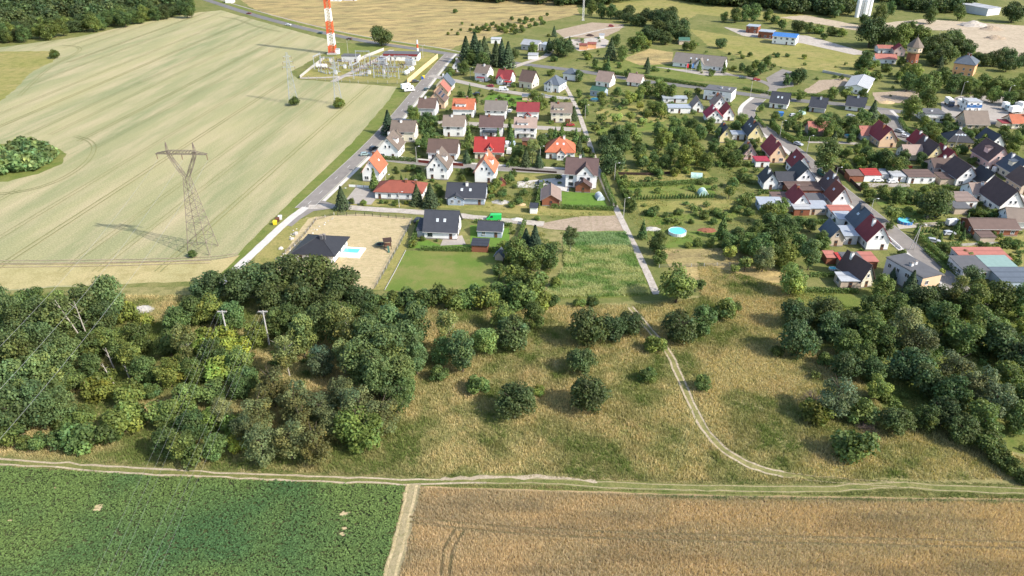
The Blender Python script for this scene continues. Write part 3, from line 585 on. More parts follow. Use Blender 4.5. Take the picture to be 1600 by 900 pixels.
many(Z, 'bush', [(729, 243, 14, 'spruce'), (735, 235, 12), (730, 225, 12), (745, 220, 10), (734, 252, 8), (618, 263, 8), (637, 263, 12), (645, 261, 12), (653, 265, 12), (620, 268, 8), (613, 277, 8), (657, 275, 16), (647, 279, 12), (627, 278, 6, 'thuja'), (634, 280, 6, 'thuja'), (584, 279, 16, 'thuja'), (733, 268, 14), (722, 278, 12), (775, 285, 18), (795, 280, 18), (802, 270, 14), (768, 295, 14), (785, 300, 16), (730, 265, 10)])
many(Z, 'spruce', [(533, 307, 24), (651, 302, 22), (672, 303, 26), (686, 296, 18, 'tree'), (549, 314, 11, 'bush'), (568, 316, 11, 'bush'), (596, 315, 8, 'bush'), (604, 315, 7, 'bush'), (619, 316, 12, 'bush'), (635, 316, 8, 'bush'), (645, 318, 8, 'bush'), (685, 315, 14, 'bush')])
many(Z, 'bush', [(810, 312, 16), (818, 300, 14), (800, 318, 14), (840, 340, 10), (1000, 240, 26, 'tree'), (1005, 250, 22), (1020, 262, 20), (645, 380, 14), (660, 372, 10), (790, 385, 22, 'tree'), (798, 395, 24, 'tree'), (683, 375, 6), (802, 362, 8)])
Z = 'orchard'
many(Z, 'tree', [(905, 117, 16), (948, 103, 14), (950, 102, 10, 'thuja'), (981, 113, 14), (1010, 137, 24), (1030, 137, 26), (1048, 142, 22), (1000, 145, 20), (985, 150, 22), (965, 142, 14), (940, 148, 16), (975, 160, 14, 'fruit'), (1000, 165, 14, 'fruit'), (1020, 165, 22), (1035, 170, 20), (1012, 178, 16, 'fruit'), (940, 185, 18, 'fruit'), (963, 185, 18, 'fruit'), (985, 182, 16, 'fruit'), (1005, 190, 14, 'fruit'), (930, 200, 16, 'fruit'), (985, 200, 24), (960, 212, 26), (975, 222, 26), (995, 215, 22, 'fruit'), (1035, 215, 30), (1060, 205, 26), (1080, 195, 24), (1055, 190, 22), (1030, 200, 18), (1075, 215, 28), (1095, 205, 22), (1110, 195, 20), (1050, 235, 28), (1070, 245, 32), (1090, 240, 28), (1105, 250, 26), (1040, 250, 20), (1020, 245, 18), (1005, 255, 18, 'fruit'), (1085, 225, 24), (1115, 225, 22), (910, 160, 16), (905, 145, 12), (915, 168, 10, 'thuja'), (1125, 208, 18), (1075, 148, 14, 'fruit'), (1090, 142, 12, 'bush'), (1120, 170, 10, 'bush')], tone=1.05)
many(Z, 'bush', [(1012, 332, 12), (1030, 268, 16), (1055, 268, 16), (1075, 265, 14), (975, 278, 12), (1048, 345, 12, 'fruit'), (1080, 345, 10), (1100, 335, 16), (1120, 330, 16), (1060, 330, 14), (1040, 335, 10), (1020, 330, 18), (1115, 345, 12), (1130, 335, 14), (1150, 325, 16), (1165, 315, 18), (1140, 300, 20, 'fruit'), (1145, 285, 20), (1160, 275, 16), (1170, 330, 16), (1090, 378, 16), (1110, 380, 14), (1075, 382, 12)])
Z = 'gardens'
many(Z, 'tree', [(1130, 352, 18, 'thuja'), (1140, 375, 28), (1155, 365, 26), (1170, 378, 34), (1190, 385, 40), (1180, 360, 30), (1205, 350, 42), (1215, 375, 40), (1195, 400, 36, 'willow'), (1230, 400, 36), (1232, 358, 34), (1250, 380, 34), (1268, 395, 30, 'tall'), (1240, 435, 44), (1165, 412, 26, 'fruit'), (1148, 420, 16, 'fruit'), (1140, 395, 22, 'fruit'), (1268, 350, 20), (1285, 372, 22), (1205, 330, 36), (1222, 322, 26), (1250, 345, 24), (1290, 380, 20), (1225, 345, 30), (1380, 445, 36), (1395, 430, 16, 'spruce'), (1424, 442, 26, 'spruce'), (1300, 400, 12, 'bush'), (1345, 395, 14, 'bush'), (1410, 395, 14, 'bush'), (1472, 425, 10, 'fruit'), (1520, 430, 34, 'oak'), (1530, 450, 26), (1390, 352, 14), (1395, 335, 24, 'fruit'), (1464, 318, 52, 'oak'), (1405, 300, 26), (1380, 300, 18, 'bush'), (1360, 300, 18, 'bush'), (1350, 290, 14, 'bush'), (1420, 305, 18), (1435, 310, 16), (1390, 315, 8, 'bush'), (1400, 315, 8, 'bush'), (1413, 315, 8, 'bush'), (1421, 315, 8, 'bush'), (1433, 314, 9, 'bush'), (1530, 332, 18, 'bush'), (1545, 332, 18, 'bush'), (1555, 333, 16, 'bush'), (1520, 330, 14, 'bush')])
many(Z, 'thuja', [(1434, 356, 8), (1471, 368, 7), (1488, 367, 7), (1497, 352, 9), (1511, 345, 10), (1506, 366, 9), (1442, 360, 4), (1448, 359, 4), (1454, 359, 4), (1460, 358, 4), (1466, 357, 4)])
many(Z, 'bush', [(1551, 364, 12), (1575, 378, 16), (1590, 382, 16), (1538, 385, 18), (1555, 385, 16), (1510, 400, 22), (1530, 395, 14), (1480, 385, 16), (1560, 395, 14), (1580, 400, 14), (1590, 410, 14), (1570, 410, 14), (1495, 395, 12)])
many(Z, 'tree', [(1235, 248, 16, 'spruce'), (1294, 238, 40, 'tall'), (1302, 222, 26, 'spruce'), (1320, 255, 16, 'bush'), (1345, 250, 22, 'bush'), (1370, 245, 28), (1385, 250, 30), (1400, 258, 28), (1355, 240, 22), (1410, 255, 20), (1440, 245, 18), (1445, 258, 14, 'bush'), (1345, 268, 18, 'bush'), (1325, 262, 14, 'bush'), (1480, 250, 14, 'bush'), (1245, 200, 14, 'bush'), (1212, 180, 14), (1190, 168, 10), (1180, 190, 14, 'thuja'), (1207, 190, 10), (1290, 185, 26), (1310, 190, 26), (1300, 200, 28), (1330, 190, 28), (1350, 180, 24), (1345, 200, 22), (1365, 170, 22, 'spruce'), (1380, 190, 20), (1360, 195, 20), (1280, 195, 22), (1250, 203, 10, 'thuja'), (1230, 195, 14), (1240, 190, 12), (1130, 240, 26), (1150, 245, 24), (1165, 235, 20), (1175, 225, 18), (1140, 225, 22), (1160, 185, 22), (1150, 195, 18), (1175, 190, 16), (1190, 240, 14, 'bush'), (1330, 215, 14), (1350, 222, 16), (1425, 165, 34), (1445, 190, 20), (1455, 200, 22), (1440, 210, 24), (1462, 212, 26), (1480, 200, 20), (1480, 185, 14), (1500, 205, 18), (1515, 210, 16), (1530, 205, 20), (1545, 215, 22), (1570, 205, 20), (1565, 215, 20), (1590, 215, 26), (1600, 205, 22), (1535, 228, 26), (1505, 232, 18, 'bush'), (1490, 238, 18, 'bush'), (1580, 240, 18, 'bush'), (1585, 228, 18, 'bush'), (1430, 230, 20, 'bush'), (1415, 240, 18), (1550, 245, 14, 'bush'), (1500, 255, 14, 'bush'), (1520, 250, 14, 'bush'), (1300, 280, 10, 'bush'), (1325, 236, 16), (1340, 232, 14), (1312, 238, 14, 'bush'), (1420, 268, 14, 'bush'), (1365, 262, 18), (1450, 228, 18), (1470, 222, 18), (1530, 190, 14), (1375, 205, 16), (1310, 205, 20), (1335, 205, 18), (1270, 205, 16), (1220, 165, 10, 'bush'), (1590, 255, 14, 'bush'), (1600, 265, 16, 'bush'), (1488, 305, 14, 'bush'), (1445, 296, 14, 'bush'), (1360, 312, 14, 'bush')])
Z = 'park'
many(Z, 'tree', [(866, 48, 10, 'spruce'), (858, 70, 14, 'spruce'), (872, 72, 28, 'oak'), (884, 74, 28, 'oak'), (890, 68, 14, 'spruce'), (832, 75, 18), (866, 91, 12, 'bush'), (955, 75, 20, 'spruce'), (973, 82, 20), (963, 62, 16), (998, 63, 24), (988, 66, 18), (1012, 66, 14, 'bush'), (920, 88, 12, 'bush'), (917, 86, 10), (930, 98, 12), (1012, 97, 12, 'spruce'), (1012, 108, 8, 'spruce'), (1022, 107, 10, 'bush'), (990, 80, 8, 'bush'), (997, 77, 8, 'bush'), (1004, 75, 8, 'bush'), (1010, 73, 8, 'bush'), (968, 103, 8, 'bush'), (1045, 110, 6, 'bush'), (1093, 101, 8, 'thuja'), (1079, 99, 6, 'thuja'), (1132, 104, 8, 'thuja'), (1147, 106, 9, 'bush'), (1115, 112, 7, 'bush'), (1127, 66, 18, 'oak'), (1160, 105, 12), (1170, 110, 14), (1180, 100, 14), (1190, 105, 16), (1200, 95, 14), (1180, 115, 12, 'bush'), (1160, 88, 8, 'bush'), (1172, 85, 8, 'bush'), (1140, 83, 6, 'bush'), (1082, 70, 14), (1072, 70, 14), (1058, 55, 12), (1248, 118, 28, 'oak'), (1252, 148, 16), (1301, 145, 18), (1324, 145, 20), (1350, 147, 18), (1230, 125, 14), (1215, 85, 10, 'bush'), (1257, 88, 9, 'bush'), (1230, 86, 7, 'bush'), (1352, 92, 26), (1365, 100, 18, 'bush'), (1385, 105, 16, 'bush'), (1350, 112, 20, 'bush'), (1370, 118, 18, 'bush'), (1345, 100, 18, 'bush')])
many(Z, 'oak', [(1362, 50, 46), (1385, 55, 32), (1410, 55, 34, 'tree'), (1425, 50, 30, 'tree'), (1440, 55, 30, 'tree'), (1455, 72, 34), (1470, 66, 34), (1490, 62, 34), (1500, 72, 30), (1480, 82, 34), (1462, 88, 28), (1512, 75, 26), (1525, 90, 20), (1540, 92, 22), (1555, 90, 26), (1575, 84, 26), (1590, 95, 24), (1575, 100, 24), (1605, 90, 24), (1415, 108, 20, 'tree'), (1430, 115, 26, 'tree'), (1420, 125, 26, 'tree'), (1445, 135, 34, 'tree'), (1460, 125, 30, 'tree'), (1475, 118, 24, 'tree'), (1490, 130, 24, 'tree'), (1505, 130, 20, 'tree'), (1520, 132, 24, 'tree'), (1540, 128, 26, 'tree'), (1560, 130, 28, 'tree'), (1580, 132, 28, 'tree'), (1600, 130, 28, 'tree'), (1555, 145, 24, 'tree'), (1580, 150, 24, 'tree'), (1600, 150, 24, 'tree'), (1530, 145, 20, 'tree'), (1500, 122, 16, 'tree'), (1453, 152, 30, 'tree'), (1408, 95, 14, 'tree'), (1470, 95, 12, 'spruce'), (1405, 118, 14, 'bush')], tone=.95)
many('grove', 'oak', [(1000, 28, 24), (1012, 22, 20), (1028, 26, 30), (1045, 32, 30), (1032, 45, 32), (1052, 46, 32), (1065, 42, 28), (1070, 55, 22), (1018, 52, 26), (1010, 50, 20), (1040, 58, 22), (992, 30, 20), (980, 26, 18), (982, 18, 22), (968, 22, 16), (955, 16, 20, 'tree'), (940, 16, 18, 'tree'), (925, 12, 18, 'tree'), (1048, 20, 24)], tone=.8)
many('edge', 'bush', [(722, 36, 5), (738, 38, 5), (745, 43, 6), (752, 44, 6), (760, 38, 7), (775, 40, 7), (785, 38, 7), (790, 48, 8), (800, 46, 8), (812, 32, 8), (820, 34, 8), (832, 30, 8), (845, 28, 8), (855, 22, 6), (720, 46, 5), (711, 17, 8), (84, 84, 16), (800, 28, 7), (815, 42, 8), (828, 40, 8), (792, 42, 8), (780, 46, 6), (715, 52, 6), (857, 55, 6), (700, 52, 5), (706, 46, 4), (735, 46, 7), (742, 48, 8), (748, 47, 9), (756, 43, 9), (764, 44, 9), (770, 36, 8), (780, 43, 9), (787, 45, 10), (795, 38, 9), (803, 40, 10), (806, 49, 10), (816, 46, 10), (822, 28, 9), (837, 36, 9), (848, 34, 9), (460, 158, 16), (529, 160, 20), (300, 396, 14)], tone=.95)
many('yardtrees', 'tree', [(1210, 30, 16, 'bush'), (1222, 38, 16, 'bush'), (1248, 38, 22, 'oak'), (1265, 42, 16), (1280, 44, 18, 'bush'), (1300, 48, 16, 'bush'), (1316, 50, 16, 'bush'), (1288, 56, 12, 'bush'), (1150, 22, 20), (1165, 18, 22), (1180, 18, 22), (1132, 25, 14), (1200, 22, 16), (1455, 22, 22), (1500, 18, 20), (1585, 18, 32, 'oak'), (1350, 28, 14), (1375, 20, 24, 'tall'), (1390, 12, 22)], tone=.9)
# rows of trees at the edge of the far wood on the left: near two rows tree by tree
for row, (dy, d) in enumerate(((0, 19), (-9, 18))):
    for k in range(26):
        u = (k + .5 * row) / 26; x = -15 + 318 * u; y = 58 - 47 * u + dy * (1 - .45 * u) + random.uniform(-1.5, 1.5)
        tree(x, y, d * random.uniform(.85, 1.25), random.choice(('oak', 'tree', 'tree')), zone='farwood', tone=.85)
# the woods behind, too far to tell their trees apart
def far_wood(name, label, pix, n, D, seed, kind=('oak', 'tree'), tone=.8):
    q = np.random.default_rng(seed); poly = [at(*p) for p in pix]; xs = [p.x for p in poly]; ys = [p.y for p in poly]; VV = []; TT = []
    while len(VV) < n:
        x, y = q.uniform(min(xs), max(xs)), q.uniform(min(ys), max(ys))
        if not inside(x, y, poly): continue
        cr = PROTO[kind[q.integers(len(kind))]]; me = cr[q.integers(len(cr))][0]; m = len(me.polygons)
        co = np.empty(m * 12, np.float32); me.vertices.foreach_get('co', co); co = co.reshape(m, 4, 3); ti = np.empty(m * 16, np.float32); me.color_attributes['tint'].data.foreach_get('color', ti); ti = ti.reshape(m, 4, 4)[:, 0, :3]
        sel = q.choice(m, 420, replace=False); s = D * q.uniform(.75, 1.25); c = co[sel]; mid = c.mean(1, keepdims=True); c = mid + (c - mid) * 2.4
        a = q.uniform(0, 6.28); rot = np.array([[math.cos(a), -math.sin(a), 0], [math.sin(a), math.cos(a), 0], [0, 0, 1]])
        VV.append(c @ rot.T * s + np.array([x, y, 0])); g = tone * q.uniform(.75, 1.25); h = q.uniform(-.1, .12); TT.append(ti[sel] * np.array([.105 * g * (1 + h), .152 * g, .055 * g]))
    o = obj(name, quads_mesh(name, np.concatenate(VV), np.concatenate(TT), 'leaf')); o['kind'] = 'stuff'; o['label'] = label; o['category'] = 'wood'
far_wood('far_wood', 'dense dark green wood behind the far edge of the wheat field', [(-320, 70), (0, 52), (150, 32), (270, 12), (310, 4), (300, -6), (180, -4), (0, 2), (-320, 15)], 420, 11, 1)
far_wood('far_wood', 'belt of woodland along the horizon behind the dry meadow', [(640, -4), (760, 4), (860, 8), (920, 12), (985, 2), (1000, -18), (800, -14), (600, -14)], 330, 13, 2)
far_wood('far_wood', 'dark woodland behind the grove and the pale meadow', [(1000, -12), (1060, 0), (1100, 8), (1200, 16), (1330, 20), (1345, 2), (1200, -12), (1000, -18)], 330, 13, 3)
far_wood('far_wood', 'dark woodland patch behind the sand pit and silos', [(1215, 20), (1300, 30), (1330, 22), (1345, 14), (1300, 4), (1220, 8)], 70, 12, 4)
far_wood('far_wood', 'trees between the silos and the pale industrial roof', [(1390, 14), (1450, 22), (1510, 20), (1520, 2), (1420, -8), (1360, -4)], 90, 12, 5)
far_wood('far_wood', 'woodland strip beyond the far road behind the wheat', [(190, -12), (330, -6), (420, -14), (640, -16), (640, -30), (190, -30)], 70, 12, 6)
# the clump of bushes on its island in the wheat
far_wood('willow_thicket', 'rounded green willow thicket on its island in the wheat field', [(-60, 236), (30, 232), (75, 236), (92, 246), (70, 262), (20, 276), (-60, 278)], 75, 6.5, 9, ('bush', 'bush'), 1.5)
# ---- hedges
def hedge(pix, wd, h, label, tone=1., c=(.115, .175, .045), sm=0, dens=16):
    P = resample(smooth([at(*p) for p in pix], sm) if sm else [at(*p) for p in pix], .8, False); A = np.array([p.xy for p in P]); seg = np.diff(A, axis=0); Ls = np.linalg.norm(seg, axis=1); L = Ls.sum()
    n = int(L * (wd + 2 * h) * dens); i = rng.choice(len(seg), n, p=Ls / L); u = rng.random(n)[:, None]; base = A[i] + seg[i] * u; t = seg[i] / Ls[i][:, None]; nn = np.stack([-t[:, 1], t[:, 0]], 1)
    side = rng.choice(3, n, p=[h / (2 * h + wd), h / (2 * h + wd), wd / (2 * h + wd)]); w_ = np.where(side == 0, -wd / 2, np.where(side == 1, wd / 2, rng.uniform(-wd / 2, wd / 2, n))); hh = h * (1 + .16 * (fbm(base[:, 0], base[:, 1], 3) - .5)); z = np.where(side == 2, hh, rng.random(n) * hh)
    pos = np.stack([base[:, 0] + nn[:, 0] * w_, base[:, 1] + nn[:, 1] * w_, z], 1) + rng.normal(0, .07, (n, 3)); pos[:, 2] = np.maximum(pos[:, 2], .02)
    nr = np.where((side == 2)[:, None], np.array([[0, 0, 1.]]), np.concatenate([nn * np.sign(w_)[:, None], np.zeros((n, 1))], 1)) + unit(n) * .7; nr /= np.linalg.norm(nr, axis=1, keepdims=True)
    g = rng.uniform(.7, 1.35, n); q = leaf_quads(pos, nr, rng.uniform(.25, .5, n)); q[:, :, 2] = np.maximum(q[:, :, 2], .01)
    o = obj('hedge', quads_mesh('hedge', q, np.stack([g] * 3, 1), 'leaf'), color=tuple(x * tone for x in c)); tag(o, label, 'hedge')
for pix, wd, h, lb in [
    ([(926, 107), (960, 116), (1010, 122), (1060, 130), (1130, 140)], 2.2, 1.6, 'long clipped hedge along the park behind the main road'), ([(1160, 140), (1205, 148), (1300, 152)], 2, 1.5, 'hedge continuing the park edge past the school drive'),
    ([(597, 249), (625, 251), (652, 253)], 1., 1.6, 'clipped hedge before the white house with a tilted dark roof'), ([(810, 236), (800, 252), (793, 262)], 1.2, 1.8, 'bright hedge beside the parked white vans'), ([(797, 260), (830, 261), (852, 260)], .9, 1.5, 'row of cut hedge plants along the cross street'), ([(848, 218), (868, 213), (890, 213), (905, 216)], 1.2, 2., 'hedge behind the orange hipped roof'),
    ([(657, 391), (700, 392), (737, 393)], 1., 1.5, 'low dark clipped hedge between lawn and terrace house'), ([(764, 392), (780, 394)], 1., 1.5, 'short hedge between the dark shed and the coop'), ([(642, 388), (650, 368), (655, 350)], 1.2, 1.6, 'hedge on the side of the terrace house garden'), ([(741, 348), (785, 352), (800, 354)], 1., 1.3, 'hedge behind the dark roofed pergola'),
    ([(941, 276), (950, 300), (960, 325)], 1.4, 2., 'tall clipped hedge between the large white house and the lane'), ([(862, 325), (900, 327), (960, 329)], 1.2, 1.5, 'hedge closing the garden of the large white house'), ([(846, 292), (842, 310), (840, 325)], 1.2, 2., 'dark hedge beside the brown barn'), ([(812, 376), (816, 360), (820, 348)], 1.0, 1.6, 'young hedge on the edge of the thicket plot'),
    ([(980, 293), (1040, 290), (1120, 284)], 1.2, 1.7, 'long clipped hedge across the allotments'), ([(1080, 292), (1086, 301)], .8, 1.2, 'short hedge stub below the long allotment hedge'), ([(962, 275), (972, 300), (985, 325)], 1.1, 1.7, 'overgrown hedge on the allotment side of the lane'),
    ([(1431, 368), (1460, 396), (1503, 433)], 1.6, 1.9, 'tall clipped hedge along the street opposite the flat roofed house'), ([(1205, 195), (1222, 214), (1245, 226)], 1.6, 2.6, 'high dark hedge at the street bend'), ([(1248, 220), (1275, 221), (1302, 221)], 1., 2., 'row of slim hedge conifers by the street'), ([(1230, 193), (1260, 172), (1266, 168)], 1.1, 1.5, 'bright hedge beside the corner lawn'), ([(1182, 185), (1195, 200)], 1., 1.2, 'low hedge by the roundabout drive'),
    ([(1405, 188), (1415, 205), (1445, 219), (1475, 230)], 1.4, 1.6, 'hedge curving along the far street'), ([(1185, 333), (1205, 334), (1226, 333)], 1.2, 1.8, 'bright thick hedge beside the metal roofed shed'), ([(1240, 345), (1275, 350), (1305, 350)], 1.2, 1.5, 'hedge across the garden below the red flat shed'), ([(1185, 302), (1210, 303), (1235, 304)], .9, 1.5, 'row of small conifers before the white dark roofed house'), ([(1265, 432), (1300, 432), (1330, 433)], 1., 1.3, 'garden hedge behind the beige shed'), ([(1255, 456), (1300, 457), (1340, 458)], 1., 1.4, 'hedge below the beige shed'), ([(1462, 385), (1480, 387), (1500, 384)], 1.2, 1.6, 'loose hedge behind the parked silver car'), ([(1560, 382), (1600, 386)], 1.2, 1.6, 'hedge along the corner garden'), ([(1470, 294), (1500, 298), (1522, 298)], 1., 1.4, 'yellow green hedge below the white gabled house'),
    ([(1445, 392), (1480, 424)], 1., 1.0, 'low hedge inside the tall street hedge')]: hedge(pix, wd, h, lb)
for i in range(28):
    u = i / 27; p = at(993 + 120 * u, 312 - 3 * u); plant(p.x, p.y, 1.1, 'thuja', 'small dark cone conifer in the planted row below the allotment hedge', 'planted row of cone conifers', squash=.8)
# ================================================================== HOUSES
LAND = []                                             # (short name, x, y) landmarks for the labels of trees
_wc = {}
def window_mesh(w_, h, dark=False):
    k = (round(w_, 1), round(h, 1), dark)
    if k not in _wc:
        m = MB(); a, b, f = k[0] / 2, k[1], .08
        for q in ((-a, -a + f, 0, b), (a - f, a, 0, b), (-a + f, a - f, 0, f), (-a + f, a - f, b - f, b)): m.box(q[0], q[1], -.06, .03, q[2], q[3], 0)
        if k[0] > .9: m.box(-.04, .04, -.05, .02, f, b - f, 0)
        m.face([(-a + f, -.01, f), (a - f, -.01, f), (a - f, -.01, b - f), (-a + f, -.01, b - f)], 1)
        m.box(-a - .1, a + .1, -.16, .0, -.06, -.003, 2)
        _wc[k] = m.mesh('window', ['dark_frame' if dark else 'frame', 'glass', 'palegrey_sill'])
    return _wc[k]
plain('palegrey_sill', (.5, .48, .46), .8, .1, 1)
_dm = MB(); _dm.box(-.5, .5, -.06, .03, 0, 2.1, 0); _dm.box(-.32, .32, -.075, -.062, 1.1, 1.9, 1); _dm.box(.36, .42, -.12, -.062, 1., 1.08, 2); DOOR = _dm.mesh('door', ['wood', 'glass', 'chrome'])
_gm = MB()
for k in range(5): _gm.box(-1.3, 1.3, -.07 + .01 * (k % 2), .02, .44 * k, .44 * k + .43, 0)
GARAGE = _gm.mesh('garage_door', 'wood')
_sm = MB(); _sm.box(-.42, .42, -.6, .6, .0, .09, 0); _sm.box(-.35, .35, -.52, .52, .092, .10, 1); SKYL = _sm.mesh('skylight', ['frame', 'light_glass'])
_pm = MB(); _pm.box(-.5, .5, -.82, .82, 0, .05, 0); _pm.box(-.46, .46, -.78, .78, .052, .056, 1); SOLAR = _pm.mesh('solar_panel', ['steel', 'solar'])
def wall_frame(side, W, D):
    return {'f': ((0, -D / 2), (1, 0), 0., W), 'r': ((W / 2, 0), (0, 1), math.pi / 2, D), 'l': ((-W / 2, 0), (0, -1), -math.pi / 2, D), 'b': ((0, D / 2), (-1, 0), math.pi, W)}[side]
def put(parent, me, name, side, W, D, u, z, out=0.):
    (ox, oy), (tx, ty), rz, _ = wall_frame(side, W, D)
    n = (math.sin(rz), -math.cos(rz))
    return obj(name, me, parent, (ox + tx * u + n[0] * out, oy + ty * u + n[1] * out, z), rz)
def gable_roof(W, D, e, rise, axis, mat, parent, ov=.55, th=.2, name='roof', ox=0, oy=0):
    L, S = (W, D) if axis == 'x' else (D, W)
    hl = L / 2 + ov; hs = S / 2 + ov; drop = rise / (S / 2) * ov
    T = (lambda x, y, z: (x + ox, y + oy, z)) if axis == 'x' else (lambda x, y, z: (-y + ox, x + oy, z))
    m = MB()
    for s in (-1, 1):
        # s=-1 slope on the -S side
        lo = [T(-hl, s * hs, e - drop), T(hl, s * hs, e - drop), T(hl, 0, e + rise), T(-hl, 0, e + rise)]; hi = [(p[0], p[1], p[2] + th) for p in lo]
        if s > 0: lo.reverse(); hi.reverse()
        m.solid(lo, hi)
    r = m.build(name, mat, parent)
    c = MB(); c.bar(T(-hl - .03, 0, e + rise + th), T(hl + .03, 0, e + rise + th), .13, 6); c.build('ridge_cap', mat, r)
    for s in (-1, 1): g = MB(); g.bar(T(-hl, s * (hs + .06), e - drop + .1), T(hl, s * (hs + .06), e - drop + .1), .08, 5); g.build('gutter', 'palegrey_sill', r)
    return r
def hip_roof(W, D, e, rise, mat, parent, ov=.6, top=None):
    a, b = W / 2 + ov, D / 2 + ov; k = (max(a - b, .01) if top is None else top); kb = max(b - a, .01) if top is None else 0.01
    m = MB(); z0 = e - .05; z1 = e + rise; B = [(-a, -b, z0), (a, -b, z0), (a, b, z0), (-a, b, z0)]; U = [(p[0], p[1], p[2] + .18) for p in B]
    m.solid(B, U)
    if a >= b: r0, r1 = (-k, 0, z1), (k, 0, z1)
    else: r0, r1 = (0, -kb, z1), (0, kb, z1)
    U = [(p[0], p[1], p[2] + .004) for p in U]
    if a >= b: fs = [[U[0], U[1], r1, r0], [U[1], U[2], r1], [U[2], U[3], r0, r1], [U[3], U[0], r0]]
    else: fs = [[U[0], U[1], r0], [U[1], U[2], r1, r0], [U[2], U[3], r1], [U[3], U[0], r0, r1]]
    for q in fs: m.face(q)
    r = m.build('roof', mat, parent); c = MB(); c.bar(r0, r1, .14, 6)
    for i, u in enumerate(U): c.bar(u, (r0 if ((a >= b and i in (0, 3)) or (a < b and i in (0, 1))) else r1), .1, 5)
    c.build('ridge_cap', mat, r); return r
def chimney(parent, x, y, z0, z1, mat='wall_white', s=.45):
    m = MB(); m.box(x - s, x + s, y - s * .8, y + s * .8, z0, z1, 0); m.box(x - s - .08, x + s + .08, y - s * .8 - .08, y + s * .8 + .08, z1, z1 + .14, 1)
    m.box(x - s * .5, x + s * .5, y - s * .4, y + s * .4, z1 + .14, z1 + .3, 1); return m.build('chimney', [mat, 'plinth'], parent)
def house(label, xl, xr, yb, depth, eave, rise, axis, roof, wall, rot=None, cat='house', name='house', short=None, chim=1, chmat='wall_white', sky=0, dorm=0, door=True, wins=True, kw=1.0, garage=0, solar=0, gab=None, porch=None, balcony=False, seed=None, roofkind='gable', dark=False, plinth=True, shed=0, ov=.55, cside='f'):
    """near wall spans photo columns xl..xr with its foot in row yb; depth, eave and rise in metres"""
    q = random.Random(int(xl * 7 + yb * 13) if seed is None else seed)
    if rot is None: rot = -6 if xl < 960 else (-2 if xl < 1200 else 0)
    W = (xr - xl) / ppm(yb) * kw; D = depth; rz = R(rot)
    f = at((xl + xr) / 2, yb); c = f + Vector((-math.sin(rz), math.cos(rz), 0)) * (D / 2)
    t = thing(name, label, cat, c, rz); LAND.append((short, c.x, c.y, W, D, rz)) if True else None
    m = MB(); a, b = W / 2, D / 2
    if roofkind == 'gable':
        if axis == 'x':
            low = [(-a, -b, 0), (-a, b, 0), (-a, b, eave), (-a, 0, eave + rise), (-a, -b, eave)]; m.solid(low[::-1], [(-p[0], p[1], p[2]) for p in low][::-1])
        else:
            low = [(-a, -b, 0), (a, -b, 0), (a, -b, eave), (0, -b, eave + rise), (-a, -b, eave)]; m.solid(low[::-1], [(p[0], -p[1], p[2]) for p in low][::-1])
    else: m.box(-a, a, -b, b, 0, eave)
    m.build('wall', 'wall_' + wall, t)
    if plinth:
        m = MB(); m.box(-a - .04, a + .04, -b - .04, b + .04, -.02, .4); m.build('plinth', 'plinth', t)
    top = eave + rise
    if roofkind == 'gable': rf = gable_roof(W, D, eave, rise, axis, 'roof_' + roof, t, ov)
    elif roofkind == 'hip': rf = hip_roof(W, D, eave, rise, 'roof_' + roof, t, ov)
    elif roofkind == 'flat':
        m = MB(); m.box(-a - .25, a + .25, -b - .25, b + .25, eave, eave + .25, 0); m.box(-a + .1, a - .1, -b + .1, b - .1, eave + .25, eave + .3, 0); rf = m.build('roof', roof if roof in M else 'roof_' + roof, t); top = eave + .3
    elif roofkind == 'mono':
        m = MB(); m.solid([(-a - .3, -b - .3, eave), (a + .3, -b - .3, eave), (a + .3, b + .3, eave + rise), (-a - .3, b + .3, eave + rise)], [(-a - .3, -b - .3, eave + .15), (a + .3, -b - .3, eave + .15), (a + .3, b + .3, eave + rise + .15), (-a - .3, b + .3, eave + rise + .15)]); rf = m.build('roof', roof if roof in M else 'roof_' + roof, t)
        m = MB(); m.solid([(-a, -b, eave - .01), (a, -b, eave - .01), (a, b, eave - .01), (-a, b, eave - .01)], [(-a, -b, eave), (a, -b, eave), (a, b, eave + rise), (-a, b, eave + rise)]); m.build('upper_wall', 'wall_' + wall, t)
    zr = lambda x, y: (eave + rise * (1 - abs(y if axis == 'x' else x) / ((b if axis == 'x' else a)))) if roofkind == 'gable' else ((eave + rise * max(0, min(1, min(b - abs(y), a - abs(x)) / min(a, b)))) if roofkind == 'hip' else eave)
    for k in range(chim):
        x = a * q.uniform(-.35, .35) if axis == 'x' else a * q.uniform(-.3, .1); y = b * q.uniform(-.25, .1) if axis == 'x' else b * q.uniform(-.5, .5)
        if k: x += a * .45
        chimney(t, x, y, zr(x, y) - .3, max(zr(x, y) + 1.2, top + (.7 if roofkind != 'flat' else 1.)), chmat)
    # skylights and solar panels lie on the slope that faces the camera
    def on_roof(me, nm, u, v):
        if axis == 'x' or roofkind == 'hip':
            x, y = u * a, -b * (1 - v); al = math.atan2(rise, b); o = obj(nm, me, rf, (x, y, eave + rise * v + .2 * (1 if roofkind == 'gable' else .95))); o.rotation_euler = (al, 0, 0)
        else:
            s = 1 if f.x < 0 else -1; x = s * a * (1 - v); y = u * b; al = math.atan2(rise, a); o = obj(nm, me, rf, (x, y, eave + rise * v + .2)); o.rotation_euler = (0, s * al, math.pi / 2 * 0); 
        return o
    for k in range(sky): on_roof(SKYL, 'skylight', (-.45 + .9 * (k + .5) / sky) if sky > 1 else .2, .5)
    for i in range(solar):
        for j in range(2): on_roof(SOLAR, 'solar_panel', -.6 + 1.2 * i / max(1, solar - 1), .35 + .33 * j)
